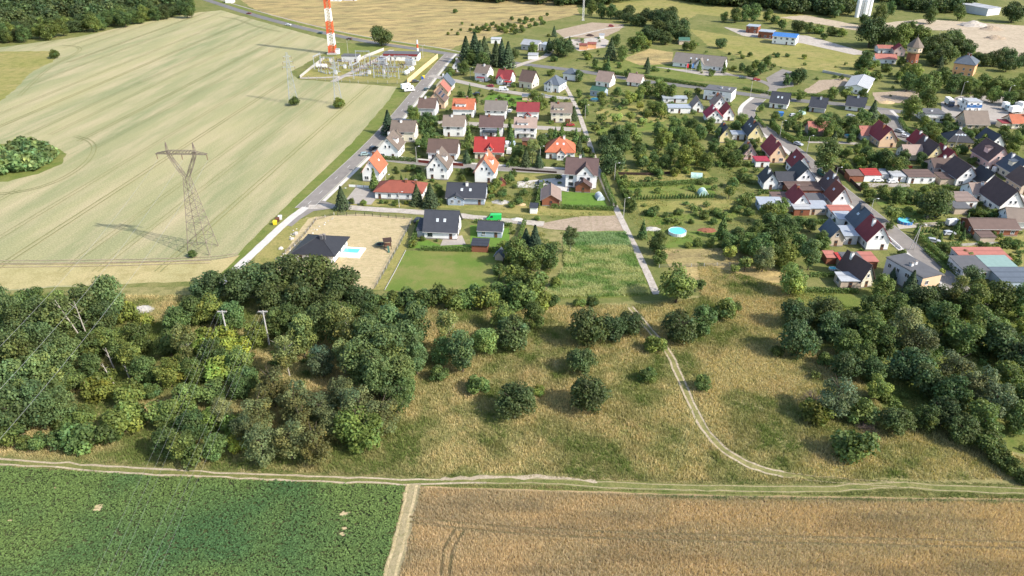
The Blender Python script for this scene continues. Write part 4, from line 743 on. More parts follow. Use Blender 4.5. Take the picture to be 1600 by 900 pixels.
    # windows and door
    if wins:
        seen = ['f', 'r' if f.x < 60 else 'l', 'l' if f.x < 60 else 'r'] if abs(f.x) < 90 else (['f', 'r'] if f.x < 0 else ['f', 'l'])
        for side in seen:
            Ls = wall_frame(side, W, D)[3]; n = max(1, int(Ls / 3.3)); fl = [.95] + ([3.65] if eave > 4.6 else []) + ([6.3] if eave > 7.6 else [])
            dslot = q.randrange(n) if (door and side == cside) else -1
            for zi, z in enumerate(fl):
                for k in range(n):
                    u = -Ls / 2 + Ls * (k + .5) / n + q.uniform(-.2, .2)
                    if zi == 0 and k == dslot: put(t, DOOR, 'door', side, W, D, u, .15, .03); continue
                    if zi == 0 and garage and side == 'f' and k == n - 1: put(t, GARAGE, 'garage_door', side, W, D, u, .05, .04); continue
                    if q.random() < .12 or (porch and side == 'f' and zi == 0): continue
                    if eave < 2.2: continue
                    put(t, window_mesh(q.choice((1.1, 1.3, 1.7)) if Ls / n > 2.4 else .9, min(1.35, eave - z - .2), dark), 'window', side, W, D, u, z, .025)
            if roofkind == 'gable' and rise > 2.3 and ((axis == 'x') == (side in 'lr')):
                for u in ((-.9, .9) if rise > 3.2 and Ls > 7 else (0,)): put(t, window_mesh(.9, 1.2, dark), 'window', side, W, D, u, eave + .45, .025)
                if rise > 4.4: put(t, window_mesh(.6, .7, dark), 'window', side, W, D, 0, eave + rise * .62, .025)
    for k in range(dorm):
        # dormers on the camera slope of a roof that runs across
        if axis == 'x':
            u = a * (-.5 + (k + .5) / dorm * 1.0) if dorm > 1 else -.25 * a; wdt = 1.7 if dorm > 1 else W * .5; y0 = -b * .82; zb = eave + rise * .18; zt = eave + rise * .72; yb_ = -b * .28
            m = MB(); m.solid([(u - wdt / 2, y0, zb - .3), (u + wdt / 2, y0, zb - .3), (u + wdt / 2, yb_, zb), (u - wdt / 2, yb_, zb)], [(u - wdt / 2, y0, zt - .35), (u + wdt / 2, y0, zt - .35), (u + wdt / 2, yb_, zt), (u - wdt / 2, yb_, zt)]); dm_ = m.build('dormer', 'wall_' + wall, t)
            m = MB(); m.solid([(u - wdt / 2 - .25, y0 - .35, zt - .4), (u + wdt / 2 + .25, y0 - .35, zt - .4), (u + wdt / 2 + .25, yb_ + .5, zt + .12), (u - wdt / 2 - .25, yb_ + .5, zt + .12)], [(u - wdt / 2 - .25, y0 - .35, zt - .26), (u + wdt / 2 + .25, y0 - .35, zt - .26), (u + wdt / 2 + .25, yb_ + .5, zt + .26), (u - wdt / 2 - .25, yb_ + .5, zt + .26)]); m.build('dormer_roof', 'roof_' + roof, dm_)
            for j in range(max(1, int(wdt / 2))): obj('window', window_mesh(1.0, .9), dm_, (u - wdt / 2 + wdt * (j + .5) / max(1, int(wdt / 2)), y0 - .03, zb + .0))
        else:
            s = 1 if f.x < 0 else -1; y = b * (-.1); x0 = s * a * .75; x1 = s * a * .2; zb = eave + rise * .2; zt = eave + rise * .8; wd2 = 1.4
            m = MB(); m.solid([(x0, y - wd2, zb - .2), (x0, y + wd2, zb - .2), (x1, y + wd2, zb), (x1, y - wd2, zb)], [(x0, y - wd2, zt - .4), (x0, y + wd2, zt - .4), (x1, y + wd2, zt), (x1, y - wd2, zt)]); dm_ = m.build('dormer', 'wall_' + wall, t)
            m = MB(); m.solid([(x0 + s * .3, y - wd2 - .2, zt - .46), (x0 + s * .3, y + wd2 + .2, zt - .46), (x1, y + wd2 + .2, zt + .02), (x1, y - wd2 - .2, zt + .02)], [(x0 + s * .3, y - wd2 - .2, zt - .3), (x0 + s * .3, y + wd2 + .2, zt - .3), (x1, y + wd2 + .2, zt + .18), (x1, y - wd2 - .2, zt + .18)]); m.build('dormer_roof', 'roof_' + roof, dm_)
    if gab:                                           # a gabled bay on the near side: (offset, width, out, eave, rise)
        u, gw, go, ge, gr = gab; m = MB(); low = [(u - gw / 2, -b - go, 0), (u + gw / 2, -b - go, 0), (u + gw / 2, -b - go, ge), (u, -b - go, ge + gr), (u - gw / 2, -b - go, ge)]
        m.solid(low[::-1], [(p[0], -b + (b * .7 if p[2] > ge - .1 else -.05), p[2]) for p in low][::-1]); bay = m.build('bay', 'wall_' + wall, t)
        gable_roof(gw, go + b * .9, ge, gr, 'y', 'roof_' + roof, bay, .4, .18, 'bay_roof', u, -b - go + (go + b * .9) / 2)
        for z in ([.95] + ([3.6] if ge > 4.6 else [])):
            for uu in ((-.22, .22) if gw > 3.4 else (0,)): obj('window', window_mesh(1.1, 1.3, dark), bay, (u + uu * gw, -b - go - .03, z))
        if gr > 1.2: obj('window', window_mesh(.8, .9, dark), bay, (u, -b - go - .03, ge + .1))
    if porch:                                         # a lean-to on the near side: (offset, width, out, height, roof material, post material)
        u, pw, po, ph, prm, pmm = porch; m = MB()
        m.solid([(u - pw / 2, -b - po, ph - .35), (u + pw / 2, -b - po, ph - .35), (u + pw / 2, -b - .02, ph), (u - pw / 2, -b - .02, ph)], [(u - pw / 2, -b - po, ph - .23), (u + pw / 2, -b - po, ph - .23), (u + pw / 2, -b - .02, ph + .12), (u - pw / 2, -b - .02, ph + .12)]); pr = m.build('porch_roof', prm, t)
        n = max(2, int(pw / 2.2) + 1)
        for k in range(n):
            x = u - pw / 2 + .12 + (pw - .24) * k / (n - 1); m = MB(); m.box(x - .08, x + .08, -b - po + .1, -b - po + .26, 0, ph - .36); m.build('porch_post', pmm, t)
        m = MB(); m.box(u - pw / 2, u + pw / 2, -b - po, -b - .05, 0.01, .14); m.build('porch_floor', 'concrete', t)
    if balcony:
        m = MB(); m.box(-a * .55, a * .55, -b - 1.3, -b, 2.75, 2.93); bl = m.build('balcony', 'concrete', t); m = MB()
        for k in range(13): x = -a * .55 + a * 1.1 * k / 12; m.box(x - .03, x + .03, -b - 1.28, -b - 1.22, 2.93, 3.9)
        m.box(-a * .55, a * .55, -b - 1.3, -b - 1.2, 3.9, 3.97); m.build('railing', 'dark_frame', bl)
    return t
def shed(label, xl, xr, yb, depth, h, roof, wall, rise=.5, kind='mono', **kw):
    kw.setdefault('wins', xr - xl > 16); kw.setdefault('cat', 'shed')
    return house(label, xl, xr, yb, depth, h, rise, kw.pop('axis', 'x'), roof, wall, name=kw.pop('name', 'shed'), chim=kw.pop('chim', 0), plinth=False, roofkind=kind, ov=.3, **kw)

# ---- the estate between the west street and the lane
H = house
H('small white house with a steep black roof among conifers by the west street', 706, 719, 113, 7, 3, 4, 'y', 'black', 'white', short='small black roofed house')
H('white house with grey roof and tall white chimney, left of the maroon roof', 741, 762, 127, 9, 5.2, 3.6, 'x', 'greybrown', 'white', short='white house with tall chimney', porch=(0, 5, 1.6, 2.6, 'roof_maroon', 'frame'), rot=-24)
H('white house under a maroon roof with a gabled bay, on the upper estate street', 775, 797, 132, 9, 3.4, 4.2, 'x', 'maroon', 'white', short='maroon roofed bay house', gab=(-1.5, 3.2, 1.2, 3.6, 1.8), chmat='wall_brick', porch=(3.5, 4.2, 2.5, 2.5, 'roof_red', 'red_wood'), rot=-22)
H('cream house with plain brown roof and brick base beside the white villa', 810, 832, 138, 9.5, 4.2, 5, 'x', 'brown', 'cream', rot=-28, short='cream brown roofed house', chim=0)
t = H('white villa with a blue grey mansard hip roof and dormers', 849, 874, 144, 11, 4.2, 4.2, 'x', 'slate', 'white', rot=-26, roofkind='hip', short='white villa', gab=(-1, 3, .6, 4.8, 1.6), chim=0, ov=.4)
H('small white wing with slate roof behind the villa', 879, 899, 126, 7, 4, 2.8, 'x', 'slate', 'white', rot=-26, roofkind='hip', short='slate roofed wing', chim=0)
H('white house with brown grey roof right of the villa', 930, 953, 136, 9, 3.6, 4.4, 'x', 'palebrown', 'white', rot=-28, short='brown grey roofed house', chim=0)
H('low white house with reddish brown roof beside the park hedge', 979, 1000, 135, 8, 2.8, 3.6, 'x', 'palebrown', 'white', rot=-28, short='reddish roofed low house', chmat='wall_brick')
shed('grey shed with a dull green roof behind the lane', 921, 944, 151, 6, 3.2, 'green', 'bluegrey', 1.6, 'gable', rot=-28)
H('dark slate roofed house on the west street, farthest of the three dark ones', 682, 706, 142, 9, 3.4, 4.6, 'y', 'slate', 'cream', rot=-8, short='slate roofed house')
H('house with salmon and dark roof squeezed between the two dark roofed ones', 678, 700, 152, 8, 3.4, 4.4, 'y', 'salmon', 'peach', rot=-8, chim=0)
H('peach house with dark solar panels on its roof by the west street', 668, 695, 170, 9, 4.2, 4.6, 'y', 'brown', 'peach', rot=-8, solar=5, short='solar panel house', chim=0)
H('plain house with dark brown roof and white chimney at the west street', 654, 680, 182, 9, 4.6, 3.6, 'x', 'brown', 'palegrey', rot=-8, short='dark brown roofed plain house')
H('white house with light red roof and a long dormer', 708, 740, 184, 10, 4.6, 3.8, 'x', 'orange', 'white', rot=-5, dorm=1, chmat='wall_brick', short='light red dormer house')
H('white house with worn grey roof beside the green lawn', 758, 790, 187, 9, 5, 3.4, 'x', 'grey', 'white', short='worn grey roofed house', chmat='wall_brick')
H('white house with grey brown roof and slim white chimney above the brown roofed bungalow', 693, 725, 214, 9.5, 5.4, 3.6, 'x', 'greybrown', 'white', rot=-4, short='grey brown roofed house')
H('house with dark brown roof, glazed veranda and red brick chimney', 750, 785, 214, 9.5, 5, 3.8, 'x', 'darkbrown', 'white', rot=-4, porch=(0, 8, 2.5, 3.2, 'glass', 'red_wood'), chmat='wall_brick', short='glazed veranda house')
H('cream house with two joined grey brown roofs at the west street', 612, 648, 222, 10, 5.2, 3.4, 'x', 'greybrown', 'cream', rot=-4, short='cream joined roof house', gab=(-2.4, 4, 2, 3.4, 2.4))
H('white house with maroon roof and small red porch gable', 808, 841, 188, 9.5, 4.6, 3.2, 'x', 'maroon', 'white', rot=-4, gab=(0, 3, 1.6, 2.8, 1.3), chmat='wall_brick', short='maroon roofed porch house')
H('white house with grey brown roof, long dormer and dark garage by the lane', 861, 892, 192, 10, 5.4, 3.4, 'x', 'greybrown', 'cream', rot=-4, dorm=1, garage=1, chmat='wall_brick', short='dormer house by the lane')
H('white two storey house with brown roof before the cross street', 804, 837, 217, 9.5, 5.6, 3.2, 'x', 'palebrown', 'white', rot=-4, balcony=True, dorm=1, chmat='wall_brick', short='two storey brown roofed house')
H('big white gabled house with grey roof turned to the west street', 589, 625, 248, 11, 4.4, 5, 'y', 'greybrown', 'white', rot=-7, short='big white gabled house', dorm=1, kw=.9)
H('white bungalow with wide grey brown roof above the cross street', 669, 714, 250, 9, 3.6, 4.2, 'x', 'brown', 'white', short='wide brown bungalow', garage=1, chim=0)
H('cream house with bright red metal roof and a little gabled dormer', 742, 786, 249, 10.5, 3.6, 4.6, 'x', 'red', 'cream', rot=-3, gab=(.4, 2.2, .1, 5., 1.3), garage=1, short='bright red roofed house')
H('white house under a bright orange hipped roof with a white gabled entrance', 853, 897, 249, 11.5, 3.2, 5.2, 'x', 'orange', 'white', rot=-4, roofkind='hip', gab=(.4, 3.6, 1.2, 3, 1.7), sky=2, short='orange hipped roof house')
H('white gabled house with orange red roof at the street corner', 567, 594, 284, 11, 4.4, 5, 'y', 'orange', 'white', rot=-7, sky=1, short='orange corner house', chmat='wall_brick')
H('tall white gabled house with pale grey roof on the cross street', 667, 700, 281, 11, 5.2, 5.2, 'y', 'greybrown', 'white', rot=-7, dorm=1, short='tall white gabled house')
H('pale pink gabled house with orange roof on the cross street', 742, 772, 286, 11, 5, 5.2, 'y', 'orange', 'white', rot=-7, dorm=1, sky=1, short='pale pink gabled house')
H('large white house with dark brown roof and dark wooden winter garden by the lane', 882, 932, 294, 11, 6, 4.6, 'x', 'darkbrown', 'white', rot=-8, gab=(1.6, 6.5, .6, 6., 3.6), dark=True, sky=1, short='large white house', kw=.95)
H('dark wooden winter garden with brown roof before the large white house', 899, 922, 301, 5, 2.6, 2.0, 'y', 'darkbrown', 'brick', rot=-8, name='winter_garden', cat='building', chim=0, sky=1, dark=True)
H('long low white building with a wide red roof by the dirt road', 586, 660, 312, 10, 3, 3, 'x', 'rust', 'white', rot=-5, roofkind='hip', chim=2, chmat='wall_brick', short='long red roof')
H('grey bungalow with wide anthracite roof and two skylights', 698, 757, 320, 11, 3, 3.6, 'x', 'anthracite', 'bluegrey', rot=-4, gab=(-3.6, 6, .8, 2.7, 1.4), sky=2, short='grey anthracite bungalow')
H('brown barn with pale brown metal roof and dark open front', 847, 874, 322, 11, 2.6, 2, 'y', 'palebrown', 'brick', rot=-3, name='barn', cat='barn', chim=0, dark=True, short='brown barn')
shed('white garden shed with grey roof beside the brown barn', 828, 839, 334, 3, 2.4, 'anthracite', 'white', .5)
shed('little red playhouse in the bushes below the pink house', 782, 790, 291, 2.5, 1.6, 'salmon', 'brick', 1.2, 'gable', axis='y', rot=14)
shed('small wooden summer house with slate roof on the village green', 816, 831, 157, 3.5, 2.2, 'slate', 'peach', .8, 'gable')
shed('brown open shelter before the two storey brown roofed house', 816, 831, 228, 3, 2.3, 'brown', 'brick', .5)
H('white house with anthracite roof, skylight and grey terrace', 663, 714, 374, 10.5, 3.2, 5.2, 'x', 'anthracite', 'white', rot=-5, sky=2, dark=True, short='terrace house', chim=0)
shed('low dark carport on the end of the terrace house', 652, 668, 371, 7, 2.6, 'anthracite', 'grey', 1.4, wins=False, name='carport', cat='carport', rot=-5)
shed('open pergola with anthracite roof in the bright garden', 746, 784, 371, 7, 2.4, 'anthracite', 'bluegrey', 2.0, 'gable', name='pergola', cat='pergola')
shed('dark brown shed with anthracite roof on the hedge line', 737, 762, 394, 4, 2.4, 'anthracite', 'brick', .6, wins=False)
shed('tiny wooden chicken coop with steep grey roof at the lawn corner', 773, 786, 407, 3.2, 1.6, 'slate', 'tan', 1.6, 'gable', axis='y', rot=-14, wins=False, name='chicken_coop', cat='coop')
H('white bungalow with wide black hipped roof before the sandy plot', 457, 527, 410, 13, 3, 3.6, 'x', 'black', 'white', rot=-8, roofkind='hip', ov=.9, chim=2, chmat='felt', short='black roofed bungalow', kw=.9)
# ---- by the park
H('long white school-like building with brown grey roof and glazed entrance', 1050, 1128, 108, 13, 3.2, 4.6, 'x', 'grey', 'white', rot=-27, sky=4, chim=0, short='long park building', gab=(1.5, 5, .8, 3.6, 3), cat='building', name='community_hall')
H('white two storey flat block with dark balconies by the main road', 1098, 1141, 158, 11, 5.6, .3, 'x', 'felt', 'white', rot=-28, roofkind='flat', chim=3, balcony=True, short='white flat block', cat='building', name='apartment_block')
shed('pale green roofed summer house behind the park building', 1061, 1077, 70, 6, 3, 'green', 'tan', 1.6, 'gable')
shed('long white flat shed in the gardens below the main road', 1036, 1073, 161, 5, 2.4, 'metal_sheet', 'palegrey', .3)
shed('white flat roofed outbuilding on the orchard edge', 1044, 1078, 177, 6, 2.8, 'metal_sheet', 'white', .3)
H('small white gabled cottage left of the brown roofed gable', 1082, 1098, 176, 8, 3.2, 3.6, 'y', 'palebrown', 'white', chim=0, short='small white cottage')
H('white gabled house with brown roof below the flat block', 1114, 1135, 176, 9, 3.8, 4.6, 'y', 'palebrown', 'white', chmat='wall_brick', short='white gabled brown house')
H('house with bright magenta red roof beside the bend of the street', 1104, 1128, 193, 9, 3.4, 3.6, 'y', 'magenta', 'white', short='magenta roofed house')
H('dark maroon roofed half of the house at the street bend', 1129, 1146, 189, 9, 3.4, 3.8, 'y', 'maroon', 'white', chim=0)
H('yellow gabled house with dark roof beside the street', 1168, 1191, 223, 12, 3.8, 5, 'y', 'anthracite', 'yellow', sky=2, chmat='wall_brick', short='yellow gabled house')
H('small pale yellow gabled house in the trees', 1124, 1143, 223, 9, 3.2, 4, 'y', 'anthracite', 'yellow', chmat='wall_brick', short='small yellow house')
H('low connecting building with glass roof between the yellow houses', 1143, 1162, 219, 6, 2.6, .4, 'x', 'metal_sheet', 'palegrey', roofkind='flat', chim=0, name='annex', cat='building')
H('peach gabled house with maroon roof on the street', 1202, 1226, 255, 13, 3.8, 4.8, 'y', 'maroon', 'peach', chmat='wall_peach', short='peach gabled house')
H('small pale gabled house left of the peach one', 1162, 1180, 250, 8, 3, 3.4, 'y', 'palebrown', 'pink', chmat='wall_brick', short='small pale pink house')
H('low white annex with red strip roof before the peach gabled house', 1180, 1201, 262, 6, 2.8, .4, 'x', 'magenta', 'white', roofkind='flat', chim=0, name='annex', cat='building')
H('white house with anthracite roof and two skylights by the main road', 1202, 1228, 170, 9.5, 3.2, 4.4, 'x', 'anthracite', 'white', rot=-26, sky=2, short='anthracite skylight house', chim=0)
H('grey house with dark roof between the round street trees', 1264, 1287, 176, 9, 3, 3.8, 'x', 'anthracite', 'grey', rot=-26, short='grey dark roofed house')
H('house with dark roof half hidden behind a spruce', 1321, 1347, 174, 9, 2.8, 3.8, 'x', 'anthracite', 'white', rot=-28, short='half hidden dark house')
H('long white storage building with pale metal roof on the slope', 1320, 1352, 147, 28, 3.6, 1.6, 'y', 'lightgrey', 'white', rot=-30, chim=0, name='storage_hall', cat='building', short='pale metal hall')
H('pale house with dull red roof in the garden beside the high hedge', 1264, 1296, 213, 8, 2.6, 3.2, 'x', 'salmon', 'tan', rot=-5, roofkind='gable', short='dull red roofed house')
H('yellow gabled house with maroon roof beside the far street', 1372, 1399, 231, 13, 3.8, 5, 'y', 'maroon', 'peach', chmat='wall_brick', short='yellow maroon house')
H('low house with salmon roof joined to the yellow maroon house', 1345, 1368, 220, 8, 2.8, 3, 'x', 'salmon', 'palegrey', rot=0, chim=0)
# ---- along the east street
H('white gabled house with black roof joined to a maroon roof, beside the street', 1240, 1271, 296, 9, 4.2, 4.6, 'y', 'black', 'white', short='white black roofed gable', chim=0)
H('maroon roofed part behind the white black roofed gable', 1238, 1262, 276, 9, 4.2, 4.4, 'y', 'maroon', 'white', chim=0, sky=1)
H('low white house with black roof and veranda joined to the gable', 1213, 1240, 296, 7, 3.8, 2.2, 'x', 'anthracite', 'white', porch=(0, 7, 2, 3, 'roof_anthracite', 'frame'), chim=0)
H('white gabled cottage with black front roof and maroon back', 1192, 1214, 297, 8, 3.4, 3.6, 'y', 'black', 'white', short='black front cottage')
H('white gabled house with rust red roof at the pavement', 1298, 1325, 329, 8, 4, 4.8, 'y', 'rust', 'white', sky=1, chim=0, short='rust roofed gable')
H('dark brown roofed rear half of the rust roofed house', 1289, 1315, 311, 8, 4, 4.8, 'y', 'darkbrown', 'white', sky=1, short='dark brown rear half')
H('small white gabled house with maroon roof among sheds', 1238, 1262, 330, 9, 3.4, 3.6, 'y', 'maroon', 'white', chmat='wall_brick', short='small maroon gable')
shed('wide brown flat roof over an open yard', 1232, 1284, 309, 8, 3, 'roof_brown', 'brick', .5, wins=False)
shed('brown lean-to roof left of the small maroon gable', 1208, 1238, 322, 6, 2.6, 'roof_brown', 'tan', .6)
shed('pale metal roofed veranda before the rust roofed gable', 1263, 1293, 336, 6, 2.6, 'metal_sheet', 'tan', .5)
shed('white flat veranda roof before the small maroon gable', 1240, 1264, 337, 4, 2.6, 'lightgrey', 'brick', .4)
shed('pale corrugated shed beside the thick bright hedge', 1186, 1222, 330, 6, 2.6, 'metal_sheet', 'bluegrey', .5)
shed('white metal roofed shed left of the white veranda', 1216, 1236, 332, 5, 2.6, 'lightgrey', 'tan', .5)
shed('grey flat roof between the two gables', 1262, 1288, 325, 6, 3, 'felt', 'grey', .4)
shed('shed with flat salmon red roof at the pavement', 1300, 1334, 346, 7, 2.8, 'salmon', 'white', .5)
shed('pale blue flat roof behind the slate and maroon house', 1308, 1332, 355, 6, 3, 'metal_sheet', 'white', .4)
H('white gabled house with maroon roof in front at the street', 1352, 1386, 391, 9, 3.8, 5, 'y', 'maroon', 'white', sky=0, short='maroon street gable', chmat='wall_white')
H('slate blue roofed rear half of the maroon street gable', 1337, 1370, 372, 10, 3.8, 5, 'y', 'slate', 'white', sky=1, short='slate rear half', chmat='felt')
H('small grey brown house with slate roof beside the blue flat roof', 1293, 1316, 385, 8, 3.2, 3.4, 'y', 'slate', 'tan', short='small slate house', chim=0)
shed('pale link building between slate house and maroon gable', 1314, 1338, 382, 7, 3.2, 'metal_sheet', 'grey', .5)
H('small white bungalow with grey flat roof and green sill in the garden', 1320, 1349, 423, 7, 2.8, .4, 'x', 'felt', 'palegrey', roofkind='flat', chim=1, short='small flat bungalow')
shed('red flat roofed shed right of the small bungalow', 1348, 1369, 420, 6, 2.6, 'salmon', 'brick', .3, wins=False)
shed('red roofed lean-to left of the small bungalow', 1311, 1322, 419, 5, 2.5, 'roof_red', 'tan', .4, wins=False)
shed('brown wooden garden hut with pale red roof', 1290, 1305, 413, 4, 2.4, 'salmon', 'brick', .4, wins=False)
H('house with steep dark brown roof beside the yellow green tree', 1340, 1364, 449, 10, 3, 4.6, 'y', 'darkbrown', 'cream', rot=18, short='steep dark brown roof')
shed('beige shed with pale flat roof below the garden hedge', 1312, 1344, 451, 5, 2.6, 'lightgrey', 'tan', .3, name='shed')
t = H('large grey two storey flat roofed house with peach end wall', 1429, 1467, 460, 14, 6.2, .3, 'x', 'felt', 'palegrey', rot=20, roofkind='flat', chim=2, chmat='wall_palegrey', short='large flat roofed house', kw=1., cside='l')
m_ = MB(); Wd = 38 / ppm(460); m_.box(-Wd / 2, Wd / 2, -7.02, -7.005, .41, 6.19); m_.build('end_wall', 'wall_peach', t)
# ---- between the two eastern streets
shed('brown roofed wooden shed row with dark doors by the street', 1326, 1348, 284, 5, 2.6, 'roof_brown', 'brick', .7, wins=False)
shed('white garage with bright red roof', 1349, 1374, 284, 5.5, 2.8, 'roof_red', 'white', .8, wins=False, name='garage', cat='garage')
shed('pale round-topped polytunnel shed behind the parked white cars', 1377, 1394, 280, 4.5, 2.2, 'lightgrey', 'palegrey', .5, wins=False)
shed('white flat garage left of the long brown roofed one', 1394, 1414, 285, 5.5, 2.6, 'lightgrey', 'white', .3, name='garage', cat='garage')
shed('long white garage row with brown roof', 1418, 1459, 287, 7, 2.8, 'roof_brown', 'white', .6, name='garage', cat='garage')
H('white gabled house with brown roof beside the far street', 1492, 1523, 291, 12, 3.6, 4.8, 'y', 'darkbrown', 'white', short='white brown gable', chim=0)
H('low brown roofed wing of the white gabled house', 1458, 1490, 273, 9, 3, 2.6, 'x', 'brown', 'pink', short='brown wing', rot=0)
shed('brown veranda roof below the low brown wing', 1468, 1493, 289, 6, 2.6, 'roof_brown', 'tan', .5, wins=False)
H('house with maroon red roof behind the low brown wing', 1470, 1496, 262, 11, 3, 4, 'y', 'maroon', 'cream', short='maroon red roof behind')
H('pale yellow gabled house with dark brown roof and two small windows', 1447, 1470, 256, 13, 3.6, 4.8, 'y', 'darkbrown', 'yellow', short='pale yellow gable')
H('low cream house with brown roof left of the pale yellow gable', 1412, 1440, 251, 8, 3, 2.8, 'x', 'palebrown', 'cream', rot=0, short='low cream house', chim=0)
H('red roofed gable along the far street behind the pale yellow one', 1430, 1450, 237, 9, 3.2, 4, 'y', 'maroon', 'cream')
H('pink gabled house with dark brown roof and white dormer', 1541, 1574, 265, 13, 4.2, 5.2, 'y', 'darkbrown', 'pink', dorm=1, chim=0, short='pink gabled house')
H('dark blue roofed house behind the pink gable', 1543, 1566, 237, 11, 3.4, 4.2, 'y', 'anthracite', 'white', chim=0)
H('cream house with black hipped roof and row of skylights', 1480, 1517, 233, 11, 3.2, 4.4, 'x', 'black', 'yellow', rot=-12, roofkind='hip', sky=4, short='black hipped roof')
H('dark house with grey solar roof at the picture edge', 1578, 1612, 283, 11, 3.8, 4.4, 'y', 'slate', 'cream', dorm=1)
H('brown house cut by the picture edge below the solar roof', 1592, 1624, 304, 10, 3.8, 4.2, 'y', 'brown', 'tan')
H('white gabled house with big brown roof, largest along the far street', 1558, 1594, 336, 14, 4, 5.6, 'y', 'darkbrown', 'white', short='big brown roof', chim=0)
H('low house with faded brown roof joined to the big brown roof', 1518, 1556, 315, 9, 3.2, 2.6, 'x', 'palebrown', 'white', rot=0)
H('black roofed house behind the faded brown one', 1531, 1556, 300, 9, 3.6, 4.2, 'y', 'black', 'white')
shed('flat brown and grey shed left of the faded brown house', 1491, 1524, 326, 8, 3, 'palebrown', 'white', .5)
shed('grey corrugated lean-to below the flat brown shed', 1490, 1514, 335, 5, 2.4, 'felt', 'tan', .4, wins=False)
H('long shelter with wide brown roof beside the slim conifers', 1519, 1588, 369, 9, 2.8, 1.6, 'x', 'brown', 'brick', rot=-2, chim=0, roofkind='gable', name='shelter', cat='building', short='long brown shelter')
shed('small brown roofed hut below the long shelter', 1530, 1553, 379, 4, 2, 'roof_brown', 'tan', .4, wins=False)
H('old grey brown barn with pale gable at the picture edge', 1574, 1612, 358, 9, 3, 3, 'x', 'greybrown', 'white', rot=-10, name='barn', cat='barn', chim=0)
shed('long workshop with red strip roof near the bottom of the street', 1500, 1575, 418, 7, 3, 'salmon', 'grey', .6)
shed('workshop with teal translucent roof', 1545, 1590, 436, 9, 3, 'teal_sheet', 'palegrey', .5)
shed('grey flat workshop left of the teal roof', 1502, 1546, 436, 9, 3, 'felt', 'palegrey', .4)
shed('dark blue grey shed with green edge in front of the teal roof', 1563, 1625, 452, 8, 2.6, 'slate', 'green_board', .6, wins=False) if False else shed('dark blue grey shed in front of the teal roof', 1563, 1625, 452, 8, 2.6, 'slate', 'bluegrey', .6, wins=False)
# ---- far right
H('orange brick house with grey hipped roof and two tall chimneys', 1486, 1518, 119, 15, 7.2, 4.6, 'x', 'slate', 'orange_wall', rot=-36, roofkind='hip', chim=2, chmat='wall_brick', short='orange brick house', kw=.9)
H('brown roofed old house before the lorry yard', 1508, 1542, 203, 11, 3, 4.8, 'x', 'greybrown', 'tan', rot=-4, roofkind='gable', short='old brown house')
H('white flat topped house with dark dormer beside the round tree', 1443, 1474, 192, 10, 4.4, .6, 'x', 'felt', 'white', rot=-6, roofkind='flat', balcony=True, short='flat topped white house')
H('house with orange roof at the picture edge by the lorry yard', 1580, 1620, 202, 9, 3, 3, 'x', 'orange', 'cream', rot=-2)
shed('small maroon roofed annex left of the orange roof', 1564, 1580, 201, 5, 2.6, 'maroon', 'cream', .5, wins=False)
H('white hall with bright blue roof beside the goods yard', 1206, 1241, 70, 12, 5.6, 1.6, 'x', 'blue', 'white', rot=-28, chim=0, name='hall', cat='building', short='blue roofed hall')
H('low brick building with grey roof beyond the blue roofed hall', 1184, 1206, 60, 10, 4.6, .4, 'x', 'metal_sheet', 'brick', rot=-28, roofkind='flat', chim=0, name='warehouse', cat='building')
H('brick shed with pale roof, farthest of the goods yard row', 1165, 1183, 52, 10, 5, .4, 'x', 'metal_sheet', 'brick', rot=-28, roofkind='flat', chim=0, name='warehouse', cat='building')
H('grey house with hipped roof behind the conifers near the plant yard', 813, 840, 79, 10, 4, 2.4, 'x', 'lightgrey', 'grey', rot=-28, chim=0, short='grey workshop')
H('white flat building beside the grey workshop', 842, 862, 80, 9, 4.2, .3, 'x', 'metal_sheet', 'white', roofkind='flat', chim=0, name='workshop', cat='building', rot=-28)
shed('white small garage by the yard lane', 825, 840, 93, 6, 2.8, 'lightgrey', 'white', .3, name='garage', cat='garage')
shed('rust orange container shed in the plant yard', 905, 917, 78, 6, 3, 'rust', 'orange_wall', .3, wins=False)
shed('second rust orange container shed in the plant yard, the right one', 918, 931, 76, 6, 3, 'rust', 'orange_wall', .3, wins=False)
shed('white site cabin behind the plant yard', 936, 944, 60, 4, 2.6, 'lightgrey', 'white', .2, wins=False)
shed('white site cabin with blue door beyond the conifers', 767, 782, 68, 6, 3, 'lightgrey', 'white', .3)
H('low white annex with red roofs left of the brick water tower', 1368, 1398, 100, 9, 3.4, 2, 'x', 'salmon', 'white', rot=-10, short='low red roofed annex', chim=0)
H('pink roofed outbuilding behind the low annex', 1372, 1394, 84, 9, 3.6, 1.2, 'x', 'salmon', 'palegrey', rot=-8, chim=0)
H('maroon pink house touching the brick water tower', 1396, 1412, 88, 8, 4.2, 3, 'y', 'maroon', 'pink', rot=-14, chim=0)
shed('pale industrial hall with white flat roof beyond the sand pit', 1536, 1566, 24, 30, 6, 'lightgrey', 'palegrey', .6, rot=25, wins=False)
shed('low dark industrial shed left of the white roof', 1508, 1534, 18, 20, 5, 'metal_sheet', 'grey', .5, rot=25, wins=False)
for i, (a_, b_, y_) in enumerate(((58, 90, 4), (92, 125, 3), (128, 156, 2))): shed(('long white distant hall behind the far wood, leftmost', 'middle one of the white distant halls behind the wood', 'rightmost of the white distant halls behind the wood')[i], a_, b_, y_, 15, 7, 'lightgrey', 'white', .5, wins=False)
shed('white distant building behind the dry meadow', 512, 532, 2, 12, 5, 'slate', 'white', .5); shed('white distant building at the far end of the main road', 352, 362, 5, 8, 4, 'anthracite', 'white', .5, wins=False)
shed('grey distant building beside the white one behind the dry meadow', 536, 556, 1, 12, 5, 'slate', 'palegrey', .5)
